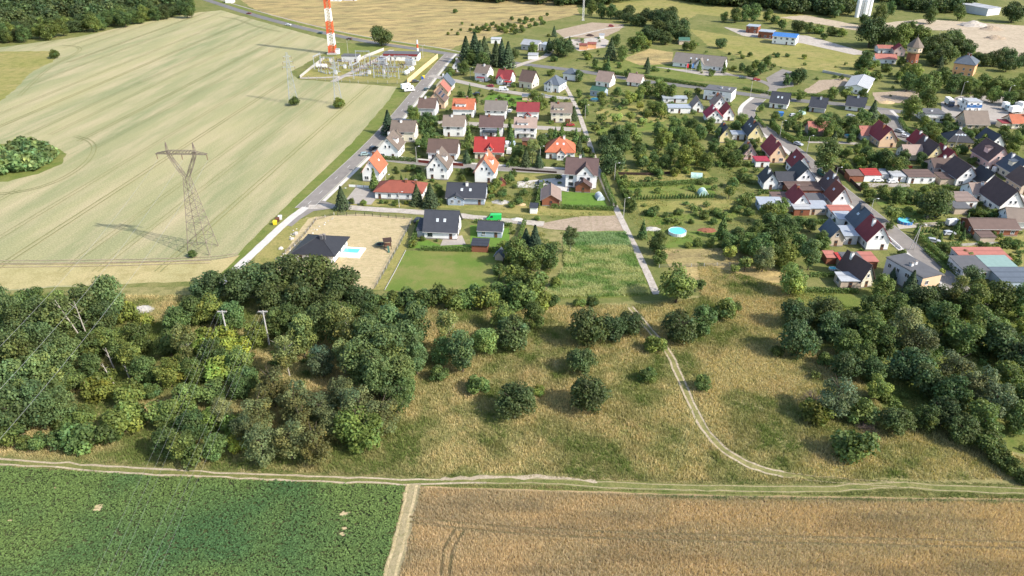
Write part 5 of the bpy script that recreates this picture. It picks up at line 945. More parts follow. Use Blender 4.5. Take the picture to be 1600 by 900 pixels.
# substation buildings
shed('long white switch house with red edged roof in the substation', 598, 654, 95, 9, 4.2, 'felt', 'white', .3, 'flat', name='switch_house', cat='building', rot=-4, door=True, short='switch house')
sw = [o for o in col.objects if o.name == 'switch_house'][0]; Wd = 56 / ppm(95) * .93
m_ = MB(); m_.box(-Wd / 2 - .4, Wd / 2 + .4, -4.9, -4.77, 3.1, 4.5); m_.build('fascia', 'roof_maroon', sw)
shed('small pale grey flat building beside the mast', 534, 560, 97, 7, 3.8, 'felt', 'palegrey', .3, 'flat', name='control_hut', cat='building', rot=-4)
# ================================================================== MASTS, PYLONS, WIRES
def lattice(mb, sec, z0, z1, w0, w1, n, r, br):
    """four-legged braced section; w0, w1 widths"""
    cor = lambda w_, z, k: Vector(((-1, 1, 1, -1)[k] * w_ / 2, (-1, -1, 1, 1)[k] * w_ / 2, z))
    for i in range(n):
        a, b = i / n, (i + 1) / n; za, zb = z0 + (z1 - z0) * a, z0 + (z1 - z0) * b; wa, wb = w0 + (w1 - w0) * a, w0 + (w1 - w0) * b
        for k in range(4):
            j = (k + 1) % 4; mb.bar(cor(wa, za, k), cor(wb, zb, k), r, 4); mb.bar(cor(wa, za, k), cor(wb, zb, j), br, 3); mb.bar(cor(wa, za, j), cor(wb, zb, k), br, 3); mb.bar(cor(wb, zb, k), cor(wb, zb, j), br, 3)
p = at(520, 84); t = thing('radio_mast', 'tall red and white lattice mast beside the substation', 'mast', p); LAND.append(('red and white mast', p.x, p.y, 5, 5, 0))
hs = [0, 5.8, 13.6, 21.6, 29.8, 38, 46, 54]
for i in range(7):
    mb = MB(); lattice(mb, i, hs[i] + (1.0 if i == 0 else 0), hs[i + 1], 4.4 - .034 * hs[i], 4.4 - .034 * hs[i + 1], 4, .26, .13); mb.build('section', 'mast_red' if i % 2 == 0 else 'mast_white', t)
mb = MB(); mb.box(-3.4, 3.4, -3.4, 3.4, 0, .9); mb.build('footing', 'concrete', t)
p = at(527, 84); t = thing('equipment_hut', 'small white hut at the foot of the mast', 'hut', p); mb = MB(); mb.box(-1.7, 1.7, -1.4, 1.4, 0, 3.2); mb.build('wall', 'wall_white', t); mb = MB(); mb.box(-1.9, 1.9, -1.6, 1.6, 3.2, 3.4); mb.build('roof', 'metal_sheet', t)
p = at(911, 32); t = thing('lattice_mast', 'thin white mast behind the plant yard', 'mast', p); mb = MB(); lattice(mb, 0, 0, 42, 1.3, .7, 14, .09, .05); mb.build('lattice', 'mast_white', t); mb = MB(); mb.box(-1.2, 1.2, -1.2, 1.2, 0, .4); mb.build('footing', 'concrete', t)
# the near pylon: straight body, waist, a V of two arms and a wide bridge
INS = []
def cat_pylon(px, py, h, label, rz):
    p = at(px, py); t = thing('power_pylon', label, 'pylon', p, rz); k = h / 38; mb = MB()
    lattice(mb, 0, 0, 9 * k, 7.4 * k, 5.4 * k, 2, .12, .06); mb.build('base_frame', 'rusty_steel', t)
    mb = MB(); lattice(mb, 0, 9 * k, 26.5 * k, 5.4 * k, 1.7 * k, 7, .1, .05); mb.build('tower_body', 'rusty_steel', t)
    for s in (-1, 1):
        mb = MB(); pa = [Vector((s * u * k, 0, z * k)) for u, z in ((.4, 26.5), (2.2, 30), (4.0, 33.6), (4.5, 35.4), (4.4, 38.2))]; wds = [.85 * k, 1.0 * k, .8 * k, .6 * k, .1 * k]
        C = [[q + Vector((dx * ww * .55, dy * ww * .6, 0)) for dx, dy in ((-1, -1), (1, -1), (1, 1), (-1, 1))] for q, ww in zip(pa, wds)]
        for a, b in zip(C[:-1], C[1:]):
            for i in range(4):
                j = (i + 1) % 4; mb.bar(a[i], b[i], .085, 4); mb.bar(a[i], b[j], .045, 3); mb.bar(b[i], b[j], .045, 3); m2 = (a[i] + b[i]) / 2; mb.bar(m2, (a[j] + b[j]) / 2, .05, 3); mb.bar(m2, b[j], .05, 3)
        mb.build('arm', 'rusty_steel', t)
    mb = MB(); L = 8.3 * k; z = 34.4 * k; n = 16
    for i in range(n):
        a, b = -L + 2 * L * i / n, -L + 2 * L * (i + 1) / n; ha, hb = [1.15 * k * min(1, (1 - abs(q) / L) * 1.6 + .1) for q in (a, b)]
        for dy in (-.45, .45):
            mb.bar((a, dy, z), (b, dy, z), .09, 4); mb.bar((a, dy, z + ha), (b, dy, z + hb), .09, 4); mb.bar((a, dy, z), (b, dy, z + hb), .055, 3); mb.bar((b, dy, z), (b, dy, z + hb), .055, 3)
        mb.bar((a, -.45, z), (b, .45, z), .05, 3)
    mb.build('crossarm', 'rusty_steel', t); out = []
    for u in (-8.2, 0, 8.2):
        mb = MB(); mb.path([(u * k, 0, z), (u * k, 0, z - 1.9)], [.05, .05], 6)
        for i in range(7): mb.lathe([(.04, -.02), (.2, 0), (.04, .08)], 8, (u * k, 0, z - .3 - .23 * i))
        mb.build('insulator', 'porcelain', t); q = Matrix.Rotation(rz, 3, 'Z') @ Vector((u * k, 0, z - 1.95)); out.append(p + q)
    for s in (-1, 1): out.append(p + Matrix.Rotation(rz, 3, 'Z') @ Vector((s * 4.4 * k, 0, 38.2 * k)))
    return out
A = cat_pylon(318, 391, 37, 'large lattice pylon with wide crossarm standing in the wheat field', R(-3))
def wire(a, b, sag, label, r=.045, n=22):
    mb = MB(); P = [a.lerp(b, i / n) - Vector((0, 0, sag * 4 * (i / n) * (1 - i / n))) for i in range(n + 1)]; mb.path(P, [r] * (n + 1), 4); tag(mb.build('power_line', 'wire'), label, 'cable', 'power lines')
tgt = [at(-60, 735, 22), at(-10, 760, 22), at(-10, 745 + 80, 22)]
lab = ['power line from the left end of the pylon crossarm over the wild wood', 'power line from the middle of the pylon crossarm over the wild wood', 'power line from the right end of the pylon crossarm over the wild wood']
base_dir = (at(15, 655, 20) - A[1]); base_dir.z = 0; far_end = base_dir * 1.55
for i in range(3): wire(A[i], A[i] + far_end, 5.5, lab[i], .03)
def slim_pylon(px, py, h, label, body='metal_sheet'):
    p = at(px, py); t = thing('power_pylon', label, 'pylon', p, R(20)); mb = MB(); lattice(mb, 0, 0, h, h * .17, h * .025, 9, .07, .035); mb.build('tower_body', body, t); INS.clear()
    for j, (z, L) in enumerate(((.72, 3.2), (.82, 2.6), (.92, 2.0))):
        mb = MB()
        for s in (-1, 1):
            mb.bar((0, 0, h * z + .5), (s * L, 0, h * z), .07, 4); mb.bar((0, 0, h * z - .4), (s * L, 0, h * z), .07, 4); mb.bar((s * L * .5, 0, h * z - .2), (s * L * .5, 0, h * z + .25), .05, 3)
        mb.build('crossarm', body, t)
        for s in (-1, 1): mb = MB(); mb.path([(s * L, 0, h * z), (s * L, 0, h * z - 1.4)], [.1, .1], 6); mb.build('insulator', 'porcelain', t)
    return p
s1 = slim_pylon(459, 161, 27, 'slim grey pylon with a bush at its foot, left of the substation'); s2 = slim_pylon(529, 163, 24, 'slim grey pylon with a dark bush below the substation corner')
# T poles in the wood and their wires
def tpole(px, py, h, label, lw=2.4):
    p = at(px, py); t = thing('utility_pole', label, 'pole', p); mb = MB(); mb.path([(0, 0, 0), (0, 0, h)], [.26, .17], 8); mb.build('pole', 'concrete', t); mb = MB(); mb.box(-lw / 2, lw / 2, -.12, .12, h - .5, h - .25); mb.bar((-lw * .3, 0, h - .4), (0, 0, h - 1.3), .05, 4); mb.bar((lw * .3, 0, h - .4), (0, 0, h - 1.3), .05, 4); mb.build('crossarm', 'concrete', t)
    out = []
    for u in (-lw / 2 + .1, 0, lw / 2 - .1): mb = MB(); mb.lathe([(.04, 0), (.11, .1), (.06, .2), (.1, .3), (0, .38)], 8, (u, 0, h - .25)); mb.build('insulator', 'porcelain', t); out.append(p + Vector((u, 0, h + .12)))
    return out
pa = tpole(359, 540, 11, 'concrete T pole with crossarm in the wood, the left one'); pb = tpole(421, 540, 11, 'concrete T pole with crossarm in the wood, the right one')
for i, (a, q) in enumerate(zip(pa, ((226, 746), (240, 746), (252, 746)))):
    d = at(*q, 8) - a; d.z = 0; wire(a, a + d * 2.9, 2.2, 'power line of the left T pole crossing the beet field, strand %s' % ('one', 'two', 'three')[i], .012)
for i, (a, q) in enumerate(zip(pb, ((290, 746), (303, 746), (315, 746)))):
    d = at(*q, 8) - a; d.z = 0; wire(a, a + d * 2.9, 2.2, 'power line of the right T pole crossing the beet field, strand %s' % ('one', 'two', 'three')[i], .012)
# street poles and lamps
def lamp(px, py, h, label, twin=False, arm=1.3):
    p = at(px, py); t = thing('street_lamp', label, 'street lamp', p); mb = MB(); mb.path([(0, 0, 0), (0, 0, h)], [.13, .08], 7); mb.build('pole', 'concrete', t)
    if twin: mb = MB(); mb.path([(-1.6, 0, 0), (-.1, 0, h * .93)], [.13, .09], 7); mb.build('stay', 'concrete', t)
    mb = MB(); mb.path([(0, 0, h - .1), (arm * .5, 0, h + .25), (arm, 0, h + .3)], [.05] * 3, 5); mb.build('arm', 'steel', t); mb = MB(); mb.box(arm - .1, arm + .5, -.13, .13, h + .24, h + .4); mb.build('lamp_head', 'frame', t)
for x, y, h, lb, tw in [(1302, 294, 8.5, 'street lamp pole on the pavement beside the green van', 0), (1356, 348, 9, 'street lamp pole beside the round blue pool garden', 0), (1428, 391, 9, 'double braced lamp pole at the tall street hedge', 1), (1260, 240, 8, 'street lamp pole beside the tall dark conifer', 0), (1218, 215, 8, 'street lamp pole at the high hedge', 0), (1489, 241, 9, 'tall lamp pole before the black hipped roof', 0), (1172, 152, 9, 'lamp pole at the main road beside the flat block', 0), (1500, 120 + 34, 9, 'tall lamp pole by the lorry yard cabin', 0), (1572, 160, 9, 'pair of floodlight poles in the lorry yard', 1), (537, 322, 7, 'lamp pole beside the blue spruce', 0), (624, 324, 6, 'lamp pole by the red roofed long building', 0), (651, 254, 7, 'lamp pole at the clipped hedge of the cross street', 0), (914, 186, 7, 'lamp pole beside the lane', 0), (844, 250, 6, 'lamp pole before the birches', 0), (960, 281, 7, 'lamp pole at the lane below the dark trees', 0), (735, 122, 6, 'lamp pole beside the white house with tall chimney', 0), (661, 90, 8, 'lamp pole beside the switch house', 0), (582, 62, 8, 'lamp pole on the main road before the round dark tree', 0), (544, 84, 9, 'thin lamp pole in the grass behind the mast', 0), (974, 342, 8, 'lamp pole beside the small dark tree on the lane', 0), (1465, 48 + 18, 8, 'lamp pole in the trees beside the water tower', 0), (604, 296, 6, 'short lamp pole by the orange corner house', 0)]: lamp(x, y, h, lb, tw)
# ================================================================== SUBSTATION
def spread(px0, py0, px1, py1, n): return [at(px0 + (px1 - px0) * i / max(1, n - 1), py0 + (py1 - py0) * i / max(1, n - 1)) for i in range(n)]
def gantry_mesh():
    mb = MB()
    for s in (-1, 1):
        for dx in (-.35, .35): mb.bar((s * 4.5 + dx, -.3, 0), (s * 4.5, 0, 8.5), .07, 4); mb.bar((s * 4.5 + dx, .3, 0), (s * 4.5, 0, 8.5), .07, 4)
        for z in range(1, 8): mb.bar((s * 4.5 - .3 * (1 - z / 9), 0, z), (s * 4.5 + .3 * (1 - z / 9), 0, z + .9), .05, 3)
    return mb.mesh('legs', 'metal_sheet')
GL = gantry_mesh(); mb = MB()
for dy, dz in ((-.3, 0), (.3, 0), (0, .5)): mb.bar((-4.7, dy, 7.7 + dz), (4.7, dy, 7.7 + dz), .07, 4)
for i in range(14): x = -4.7 + 9.4 * i / 14; mb.bar((x, -.3, 7.7), (x + .67, 0, 8.2), .04, 3); mb.bar((x, .3, 7.7), (x + .67, 0, 8.2), .04, 3)
GB = mb.mesh('beam', 'metal_sheet'); mb = MB()
for k in range(5): mb.lathe([(.05, 0), (.24, .1), (.05, .22)], 8, (0, 0, -.3 - .24 * k))
GI = mb.mesh('insulator', 'porcelain')
for i, (x, y) in enumerate([(513, 112), (540, 112), (558, 121), (582, 108), (596, 122), (606, 106), (612, 123), (628, 108), (497, 106), (568, 103)]):
    p = at(x, y); t = thing('gantry', 'grey lattice portal frame carrying lines inside the substation', 'gantry', p, R(-5 + 80 * (i % 3 == 2)), 'substation gantries', (1, 1, random.uniform(.85, 1.2))); obj('legs', GL, t); obj('beam', GB, t)
    for u in (-2.8, 0, 2.8): obj('insulator', GI, t, (u, 0, 7.7))
mb = MB(); mb.box(-.35, .35, -.35, .35, 0, .5); mb.bar((0, 0, .5), (0, 0, 2.2), .12, 6); SB = mb.mesh('stand', 'metal_sheet'); mb = MB()
for k in range(8): mb.lathe([(.09, 0), (.24, .08), (.09, .19)], 8, (0, 0, 2.2 + .2 * k))
SI = mb.mesh('insulator', 'porcelain'); mb = MB(); mb.lathe([(.08, 3.8), (.2, 3.85), (.2, 4.1), (0, 4.15)], 8); mb.bar((-.7, 0, 4.), (.7, 0, 4.), .05, 5); SC = mb.mesh('terminal', 'chrome')
for row, (x0, y0, x1, y1, n) in enumerate([(500, 104, 520, 108, 8), (498, 112, 516, 116, 8), (545, 107, 600, 108, 18), (548, 113, 602, 114, 16), (552, 118, 575, 119, 8), (585, 119, 618, 120, 12), (600, 103, 634, 106, 12), (604, 112, 632, 113, 10), (520, 102, 545, 104, 9), (556, 103, 590, 103, 12)]):
    for p in spread(x0, y0, x1, y1, n):
        t = thing('post_insulator', 'brown ribbed insulator on a steel stand in the substation rows', 'insulator', p + Vector((random.uniform(-.4, .4), random.uniform(-.8, .8), 0)), R(random.choice((0, 85))), 'substation insulators', (1, 1, random.uniform(.8, 1.3))); obj('stand', SB, t); obj('insulator', SI, t); obj('terminal', SC, t)
def transformer(px, py, label, s=1.):
    t = thing('transformer', label, 'transformer', at(px, py), R(-5), None, s); mb = MB(); mb.box(-2.2, 2.2, -1.2, 1.2, .4, 3.2); mb.box(-2.4, 2.4, -1.4, 1.4, 3.2, 3.35); mb.build('tank', 'metal_sheet', t); mb = MB()
    for i in range(9):
        for s_ in (-1, 1): mb.box(-2 + .5 * i - .08, -2 + .5 * i + .08, s_ * 1.25 - (.6 if s_ < 0 else 0), s_ * 1.25 + (.6 if s_ > 0 else 0), .7, 2.9)
    mb.build('radiator', 'wall_palegrey', t); mb = MB(); mb.bar((-1.6, .8, 4.2), (1.6, .8, 4.2), .45, 10); mb.build('conservator', 'metal_sheet', t)
    for u in (-1.3, 0, 1.3): o = obj('bushing', GI, t, (u, -.3, 4.8))
    mb = MB(); mb.box(-3, 3, -2.2, 2.2, 0, .4); mb.build('plinth', 'concrete', t)
transformer(598, 101, 'grey transformer with fins before the switch house, the left one', 1.15); transformer(640, 102, 'grey transformer with fins before the switch house, the right one', 1.15)
for i, (x, y) in enumerate([(525, 116), (539, 107), (517, 97), (577, 116), (600, 115), (648, 80 + 22), (548, 103)]):
    t = thing('switch_cabinet', 'white switch cabinet standing among the substation insulators', 'cabinet', at(x, y), 0, 'substation cabinets'); mb = MB(); mb.box(-.8, .8, -.6, .6, .15, 2.4); mb.build('body', 'wall_white', t); mb = MB(); mb.box(-.72, -.03, -.64, -.605, .25, 2.3); mb.box(.03, .72, -.64, -.605, .25, 2.3); mb.build('door', 'wall_palegrey', t); mb = MB(); mb.box(-.9, .9, -.7, .7, 2.4, 2.5); mb.build('roof', 'metal_sheet', t)
for i, (x, y, lb) in enumerate([(636, 117, 'white round ended tank inside the yellow wall, the left one'), (643, 112, 'white round ended tank inside the yellow wall, the right one'), (503, 107, 'long white tank left in the substation')]):
    t = thing('tank', lb, 'tank', at(x, y), R(0 if i == 2 else 70)); mb = MB(); L = 3.2 if i == 2 else 2; mb.path([(-L - .3, 0, 1.7), (-L, 0, 1.7), (L, 0, 1.7), (L + .3, 0, 1.7)], [.6, 1.2, 1.2, .6], 12); mb.build('vessel', 'wall_white', t)
    for u in (-L * .6, L * .6): mb = MB(); mb.box(u - .2, u + .2, -.9, .9, 0, .75); mb.build('saddle', 'concrete', t)
p = at(653, 87); t = thing('chimney_stack', 'red and white banded chimney stack at the end of the switch house', 'chimney', p)
for k in range(4): mb = MB(); mb.lathe([(.75 - .05 * k, 2.6 * k), (.70 - .05 * k, 2.6 * k + 2.6)] + ([(0, 2.6 * k + 2.6)] if k == 3 else []), 10); mb.build('band', 'mast_red' if k % 2 == 0 else 'mast_white', t)
# ================================================================== WALLS AND FENCES
def panel_fence(pix, h, label, mat, post='concrete', step=2.6, th=.1, name='fence', open_=False, gap=.04):
    P = resample([at(*p) for p in pix], step, False); t = thing(name, label, 'wall' if name == 'wall' else 'fence', P[0])
    for a, b in zip(P[:-1], P[1:]):
        d = b - a; L = d.length; rz = math.atan2(d.y, d.x); o = Vector((a.x - P[0].x, a.y - P[0].y, 0)); m = MB()
        if open_:
            for z in (.15, h * .5, h - .08): m.box(0, L, -.02, .02, z, z + .04)
            for k in range(int(L / .22)): m.box(.22 * k + .1, .22 * k + .115, -.008, .008, .1, h)
        else: m.box(gap, L - gap, -th / 2, th / 2, .05, h)
        q = m.build('panel', mat, t); q.location = o; q.rotation_euler.z = rz
        m = MB(); m.box(-.08, .08, -.08, .08, 0, h + .08); q = m.build('post', post, t); q.location = o; q.rotation_euler.z = rz
    return t
panel_fence([(637, 131), (660, 111), (684, 91)], 2.9, 'pale yellow sound wall beside the substation', 'yellow_wall', 'yellow_wall', 4, .25, 'wall', gap=.0)
panel_fence([(636, 131), (560, 130), (470, 123)], 1.8, 'grey wire fence along the field side of the substation', 'steel', 'concrete', 5, open_=True)
panel_fence([(469, 122), (486, 108), (507, 92)], 1.7, 'pale concrete fence on the left side of the substation', 'concrete', 'concrete', 5)
panel_fence([(560, 96), (572, 90), (600, 79)], 2, 'pale grey fence beside the substation drive', 'concrete', 'concrete', 4)
panel_fence([(644, 345), (625, 382), (604, 420), (585, 452)], 1.3, 'wire fence between the sandy plot and the grass strip', 'steel', 'concrete', 3, open_=True)
panel_fence([(634, 392), (617, 425), (601, 454)], .3, 'low pale kerb fence beside the lawn', 'concrete', 'concrete', 3)
panel_fence([(528, 337), (570, 337), (644, 343)], 1.3, 'wire fence along the dirt road before the sandy plot', 'steel', 'dark_frame', 3, open_=True)
panel_fence([(522, 336), (494, 344), (478, 365), (460, 384), (440, 400)], 1.0, 'dark panel fence along the path before the bungalow', 'dark_frame', 'concrete', 2.6, open_=True)
panel_fence([(790, 398), (784, 420), (776, 450)], 1.3, 'brown wooden fence on the far side of the lawn', 'dark_wood', 'dark_wood', 2.6, open_=True)
panel_fence([(654, 254), (672, 256)], 1.3, 'reddish brown wooden fence before the wide bungalow', 'red_wood', 'red_wood', 2.4); panel_fence([(702, 258), (724, 260)], 1.3, 'reddish brown wooden fence right of the tall white gable', 'red_wood', 'red_wood', 2.4)
panel_fence([(800, 266), (840, 269), (870, 271)], .9, 'dark low fence along the open plot', 'dark_wood', 'dark_wood', 2.4); panel_fence([(545, 292), (580, 294)], 1.0, 'white fence with brick posts at the red roofed drive', 'wall_white', 'wall_brick', 2.4)
panel_fence([(965, 273), (1010, 274), (1060, 271)], 1.2, 'dark board fence across the top of the allotments', 'dark_wood', 'dark_wood', 3)
panel_fence([(1030, 418), (1080, 417), (1140, 415), (1200, 414)], 1.1, 'grey wire fence across the dry fallow plot', 'steel', 'concrete', 4, open_=True)
panel_fence([(1272, 264), (1300, 292), (1330, 322)], 1.1, 'dark fence along the pavement of the east street', 'dark_frame', 'concrete', 2.6, open_=True); panel_fence([(1300, 260), (1322, 278), (1345, 300)], 1.5, 'brown board fence opposite the pavement', 'dark_wood', 'dark_wood', 2.6)
panel_fence([(1370, 262), (1400, 262), (1425, 264)], 1.4, 'reddish board fence behind the garages', 'red_wood', 'red_wood', 2.6); panel_fence([(1565, 268), (1585, 280), (1600, 290)], 1.3, 'brown fence along the far street by the pink house', 'dark_wood', 'dark_wood', 2.6)
panel_fence([(1285, 113), (1310, 118), (1332, 122)], 1.5, 'pale stone wall on the slope above the metal roofed hall', 'rock', 'rock', 2.6, .4, 'wall', gap=.0)
panel_fence([(846, 148), (866, 153), (886, 155)], .8, 'pale railing with yellow posts around the villa', 'wall_white', 'wall_yellow', 2.2)
panel_fence([(1372, 361), (1390, 374), (1408, 390)], .8, 'white low wall along the pavement by the maroon gable', 'wall_white', 'wall_white', 2.6, .2, 'wall', gap=.0)
panel_fence([(1500, 385), (1535, 383), (1558, 382)], 1., 'pale concrete fence behind the corner garden', 'concrete', 'concrete', 2.6)
# boulders beside the bungalow path
rm = MB(); ico = [(0, 0, .5), (.45, 0, .2), (.15, .45, .25), (-.4, .25, .2), (-.35, -.3, .22), (.2, -.42, .18), (.5, .1, -.1), (.1, .5, -.1), (-.45, .3, -.1), (-.4, -.35, -.1), (.25, -.5, -.1)]
for i in range(5): j = i % 5 + 1; k = (i + 1) % 5 + 1; rm.face([ico[0], ico[j], ico[k]]); rm.face([ico[j], ico[j + 5], ico[k + 5], ico[k]])
RM = rm.mesh('boulder', 'rock')
for i in range(34):
    u = i / 33; x, y = (430 + 92 * u ** .9, 405 - 67 * u) if i % 3 else (455 + 12 * u + random.uniform(-4, 4), 372 + 14 * math.sin(i)); p = at(x + random.uniform(-3, 3), y + random.uniform(-2, 2))
    if i in (3, 9, 15): p = at((439, 456, 462)[(i - 3) // 6], (389, 374, 366)[(i - 3) // 6])
    tag(obj('boulder', RM, None, p, random.uniform(0, 6), random.uniform(.7, 1.1) * (2.2 if i in (3, 9, 15) else .75)), 'pale boulder lining the edge of the bungalow plot by the path', 'rock', 'boulders along the bungalow plot')
# ================================================================== VEHICLES
def car_meshes(kind):
    L, W, Hh = dict(car=(4.3, 1.75, 1.45), van=(5.4, 2.0, 2.3), suv=(4.6, 1.85, 1.7))[kind]; w_ = W / 2
    if kind == 'van': prof = [(-L / 2, .35), (L / 2, .35), (L / 2, .85), (L / 2 - .5, 1.15), (L / 2 - 1.2, 2.1), (L / 2 - 1.6, Hh), (-L / 2 + .1, Hh), (-L / 2, Hh - .15)]
    else: prof = [(-L / 2, .32), (L / 2, .32), (L / 2, .72), (L / 2 - .15, .85), (L / 2 - 1.15, .98), (L / 2 - 1.75, Hh - .05), (L / 2 - 2.1, Hh), (-L / 2 + .85, Hh), (-L / 2 + .5, Hh - .08), (-L / 2 + .05, .98), (-L / 2, .8)]
    tum = lambda z: w_ * (1 - .16 * max(0, (z - .95) / (Hh - .95)))
    b = MB(); b.solid([(x, tum(z), z) for x, z in prof], [(x, -tum(z), z) for x, z in prof]); g = MB(); e = .012
    if kind == 'van': side = [(L / 2 - 1.15, 1.25), (L / 2 - 1.5, 2.0), (L / 2 - 2.3, 2.0), (L / 2 - 2.3, 1.25)]; ws = [(L / 2 - .55, 1.2), (L / 2 - 1.15, 2.02)]
    else: side = [(L / 2 - 1.35, 1.0), (L / 2 - 1.85, Hh - .12), (-L / 2 + .95, Hh - .12), (-L / 2 + .45, 1.0)]; ws = [(L / 2 - 1.2, 1.0), (L / 2 - 1.7, Hh - .1)]
    for s in (-1, 1):
        q = [(x, s * (tum(z) + e), z) for x, z in side]; g.face(q if s > 0 else q[::-1])
    (xa, za), (xb, zb) = ws; g.face([(xa + .03, -tum(za) + .1, za + .03), (xa + .03, tum(za) - .1, za + .03), (xb + .03, tum(zb) - .1, zb + .03), (xb + .03, -tum(zb) + .1, zb + .03)])
    if kind != 'van': g.face([(-L / 2 + .02, tum(1) - .1, 1.02), (-L / 2 + .02, -tum(1) + .1, 1.02), (-L / 2 + .44, -tum(1.3) + .12, Hh - .1), (-L / 2 + .44, tum(1.3) - .12, Hh - .1)])
    wh = MB(); wh.bar((0, -.11, 0), (0, .11, 0), .33, 12, 0); wh.bar((0, -.12, 0), (0, .12, 0), .19, 8, 1); li = MB(); li.box(-.03, .03, -.18, .18, -.08, .08)
    return b.mesh('body', 'paint'), g.mesh('windows', 'glass'), wh.mesh('wheel', ['rubber', 'chrome']), li.mesh('headlight', 'light_glass'), L, W
CM = {k: car_meshes(k) for k in ('car', 'van', 'suv')}
def car(px, py, ang, c, label, kind='car'):
    b, g, wh, li, L, W = CM[kind]; t = thing(dict(car='car', van='van', suv='car')[kind], label, 'van' if kind == 'van' else 'car', at(px, py) + Vector((0, 0, .13)), R(ang)); obj('body', b, t, color=c); obj('windows', g, t)
    for sx in (-1, 1):
        for sy in (-1, 1): obj('wheel', wh, t, (sx * L * .31, sy * (W / 2 - .08), .33))
    for sy in (-1, 1): obj('headlight', li, t, (L / 2, sy * W * .33, .66))
WHT, BLK, RED, SIL, GRN, BLU = (.75, .75, .74), (.02, .02, .025), (.38, .03, .03), (.45, .47, .49), (.02, .12, .10), (.04, .10, .28)
for a in [(451, 40, -18, WHT, 'white car on the main road behind the wheat field'), (500, 53, 160, (.03, .08, .10), 'dark teal car on the main road left of the mast'), (546, 62, 160, (.12, .04, .03), 'dark red car on the main road right of the mast'), (389, 22, 165, (.2, .03, .03), 'small red car at the far end of the main road'), (649, 129, 15, (.05, .05, .05), 'black car parked by the yellow wall', 'suv'), (666, 141, 75, (.05, .09, .09), 'dark car parked at the west street before the slate roof'), (766, 136, 160, (.3, .02, .04), 'dark red car on the upper estate street'), (744, 149, 170, BLK, 'black car parked beside the green lawn', 'suv'), (787, 142, -10, WHT, 'white van parked on the upper estate street', 'van'), (797, 175, 80, WHT, 'white car between the grey and maroon roofs'), (891, 197, 2, RED, 'bright red car on the cross street by the lane'), (792, 229, 80, WHT, 'white van behind the other vans beside the red roof', 'van'), (801, 229, 80, (.5, .6, .7), 'pale blue van in the row beside the red roof', 'van'), (796, 239, 80, WHT, 'white van, nearest of the row beside the red roof', 'van'), (855, 214, 80, WHT, 'white car behind the trees of the cross street'), (584, 234, 60, BLK, 'black car at the big white gabled house', 'suv'), (571, 243, 15, (.3, .4, .38), 'pale green car at the corner of the cross street'), (654, 347, 70, BLK, 'black car behind the terrace house', 'suv'), (772, 344, 180, (.02, .5, .10), 'bright green van on the dirt road', 'van'), (845, 287, 90, (.1, .12, .15), 'dark grey car on the pale concrete drive'), (1285, 275, -70, GRN, 'dark green van driving on the east street', 'van'), (1256, 254, -60, BLK, 'black car on the east street by the maroon roof', 'suv'), (1247, 227, -55, SIL, 'silver car parked by the high hedge'), (1371, 284, 5, WHT, 'white car before the red roofed garage'), (1394, 286, 5, WHT, 'white car before the white flat garage'), (1405, 207, -60, SIL, 'silver car on the far street, the upper one'), (1413, 215, -40, WHT, 'white car on the far street, the lower one'), (1526, 270, -45, (.3, .28, .26), 'grey car on the far street by the white brown gable'), (1558, 268, 25, WHT, 'white van before the pink gabled house', 'van'), (1489, 352, 10, WHT, 'white van parked on the gravel drive by the slim conifers', 'van'), (1482, 367, 5, SIL, 'silver car parked between the slim conifers'), (1458, 379, -20, SIL, 'silver car behind the tall street hedge'), (1452, 342, 10, BLK, 'black car under the big round tree', 'suv'), (1160, 123, -8, (.08, .10, .08), 'dark car parked on the school drive'), (1182, 126, -8, RED, 'red car parked on the school drive'), (1232, 117, 10, BLK, 'black car in the car park beside the dark tree'), (955, 42, -10, RED, 'red flatbed car in the plant yard', 'suv'), (1329, 183, 10, SIL, 'silver car in the yard behind the trees'), (1240, 182, 10, (.6, .6, .6), 'pale car beside the grey dark roofed house')]: car(*a)
def camper(px, py, ang, label):
    t = thing('motorhome', label, 'motorhome', at(px, py) + Vector((0, 0, .13)), R(ang)); prof = [(-3.1, .5), (3, .5), (3.1, 1.1), (2.4, 1.4), (2.6, 2.4), (2.3, 3.0), (-3.1, 3.0)]; b = MB(); b.solid([(x, 1.1, z) for x, z in prof], [(x, -1.1, z) for x, z in prof]); b.build('body', 'wall_white', t); g = MB()
    for s in (-1, 1):
        for x in (-2, .4): q = [(x, s * 1.112, 1.6), (x + 1.1, s * 1.112, 1.6), (x + 1.1, s * 1.112, 2.3), (x, s * 1.112, 2.3)]; g.face(q if s < 0 else q[::-1])
    g.face([(3.06, -.9, 1.16), (3.06, .9, 1.16), (2.42, .9, 1.42), (2.42, -.9, 1.42)]); g.build('windows', 'glass', t)
    for sx in (-1, 1):
        for sy in (-1, 1): obj('wheel', CM['van'][2], t, (sx * 1.9, sy * 1., .33))
camper(635, 139, 35, 'white motorhome on the verge, the one with dark windows'); camper(640, 143, 20, 'second white motorhome parked on the verge beside the wheat')
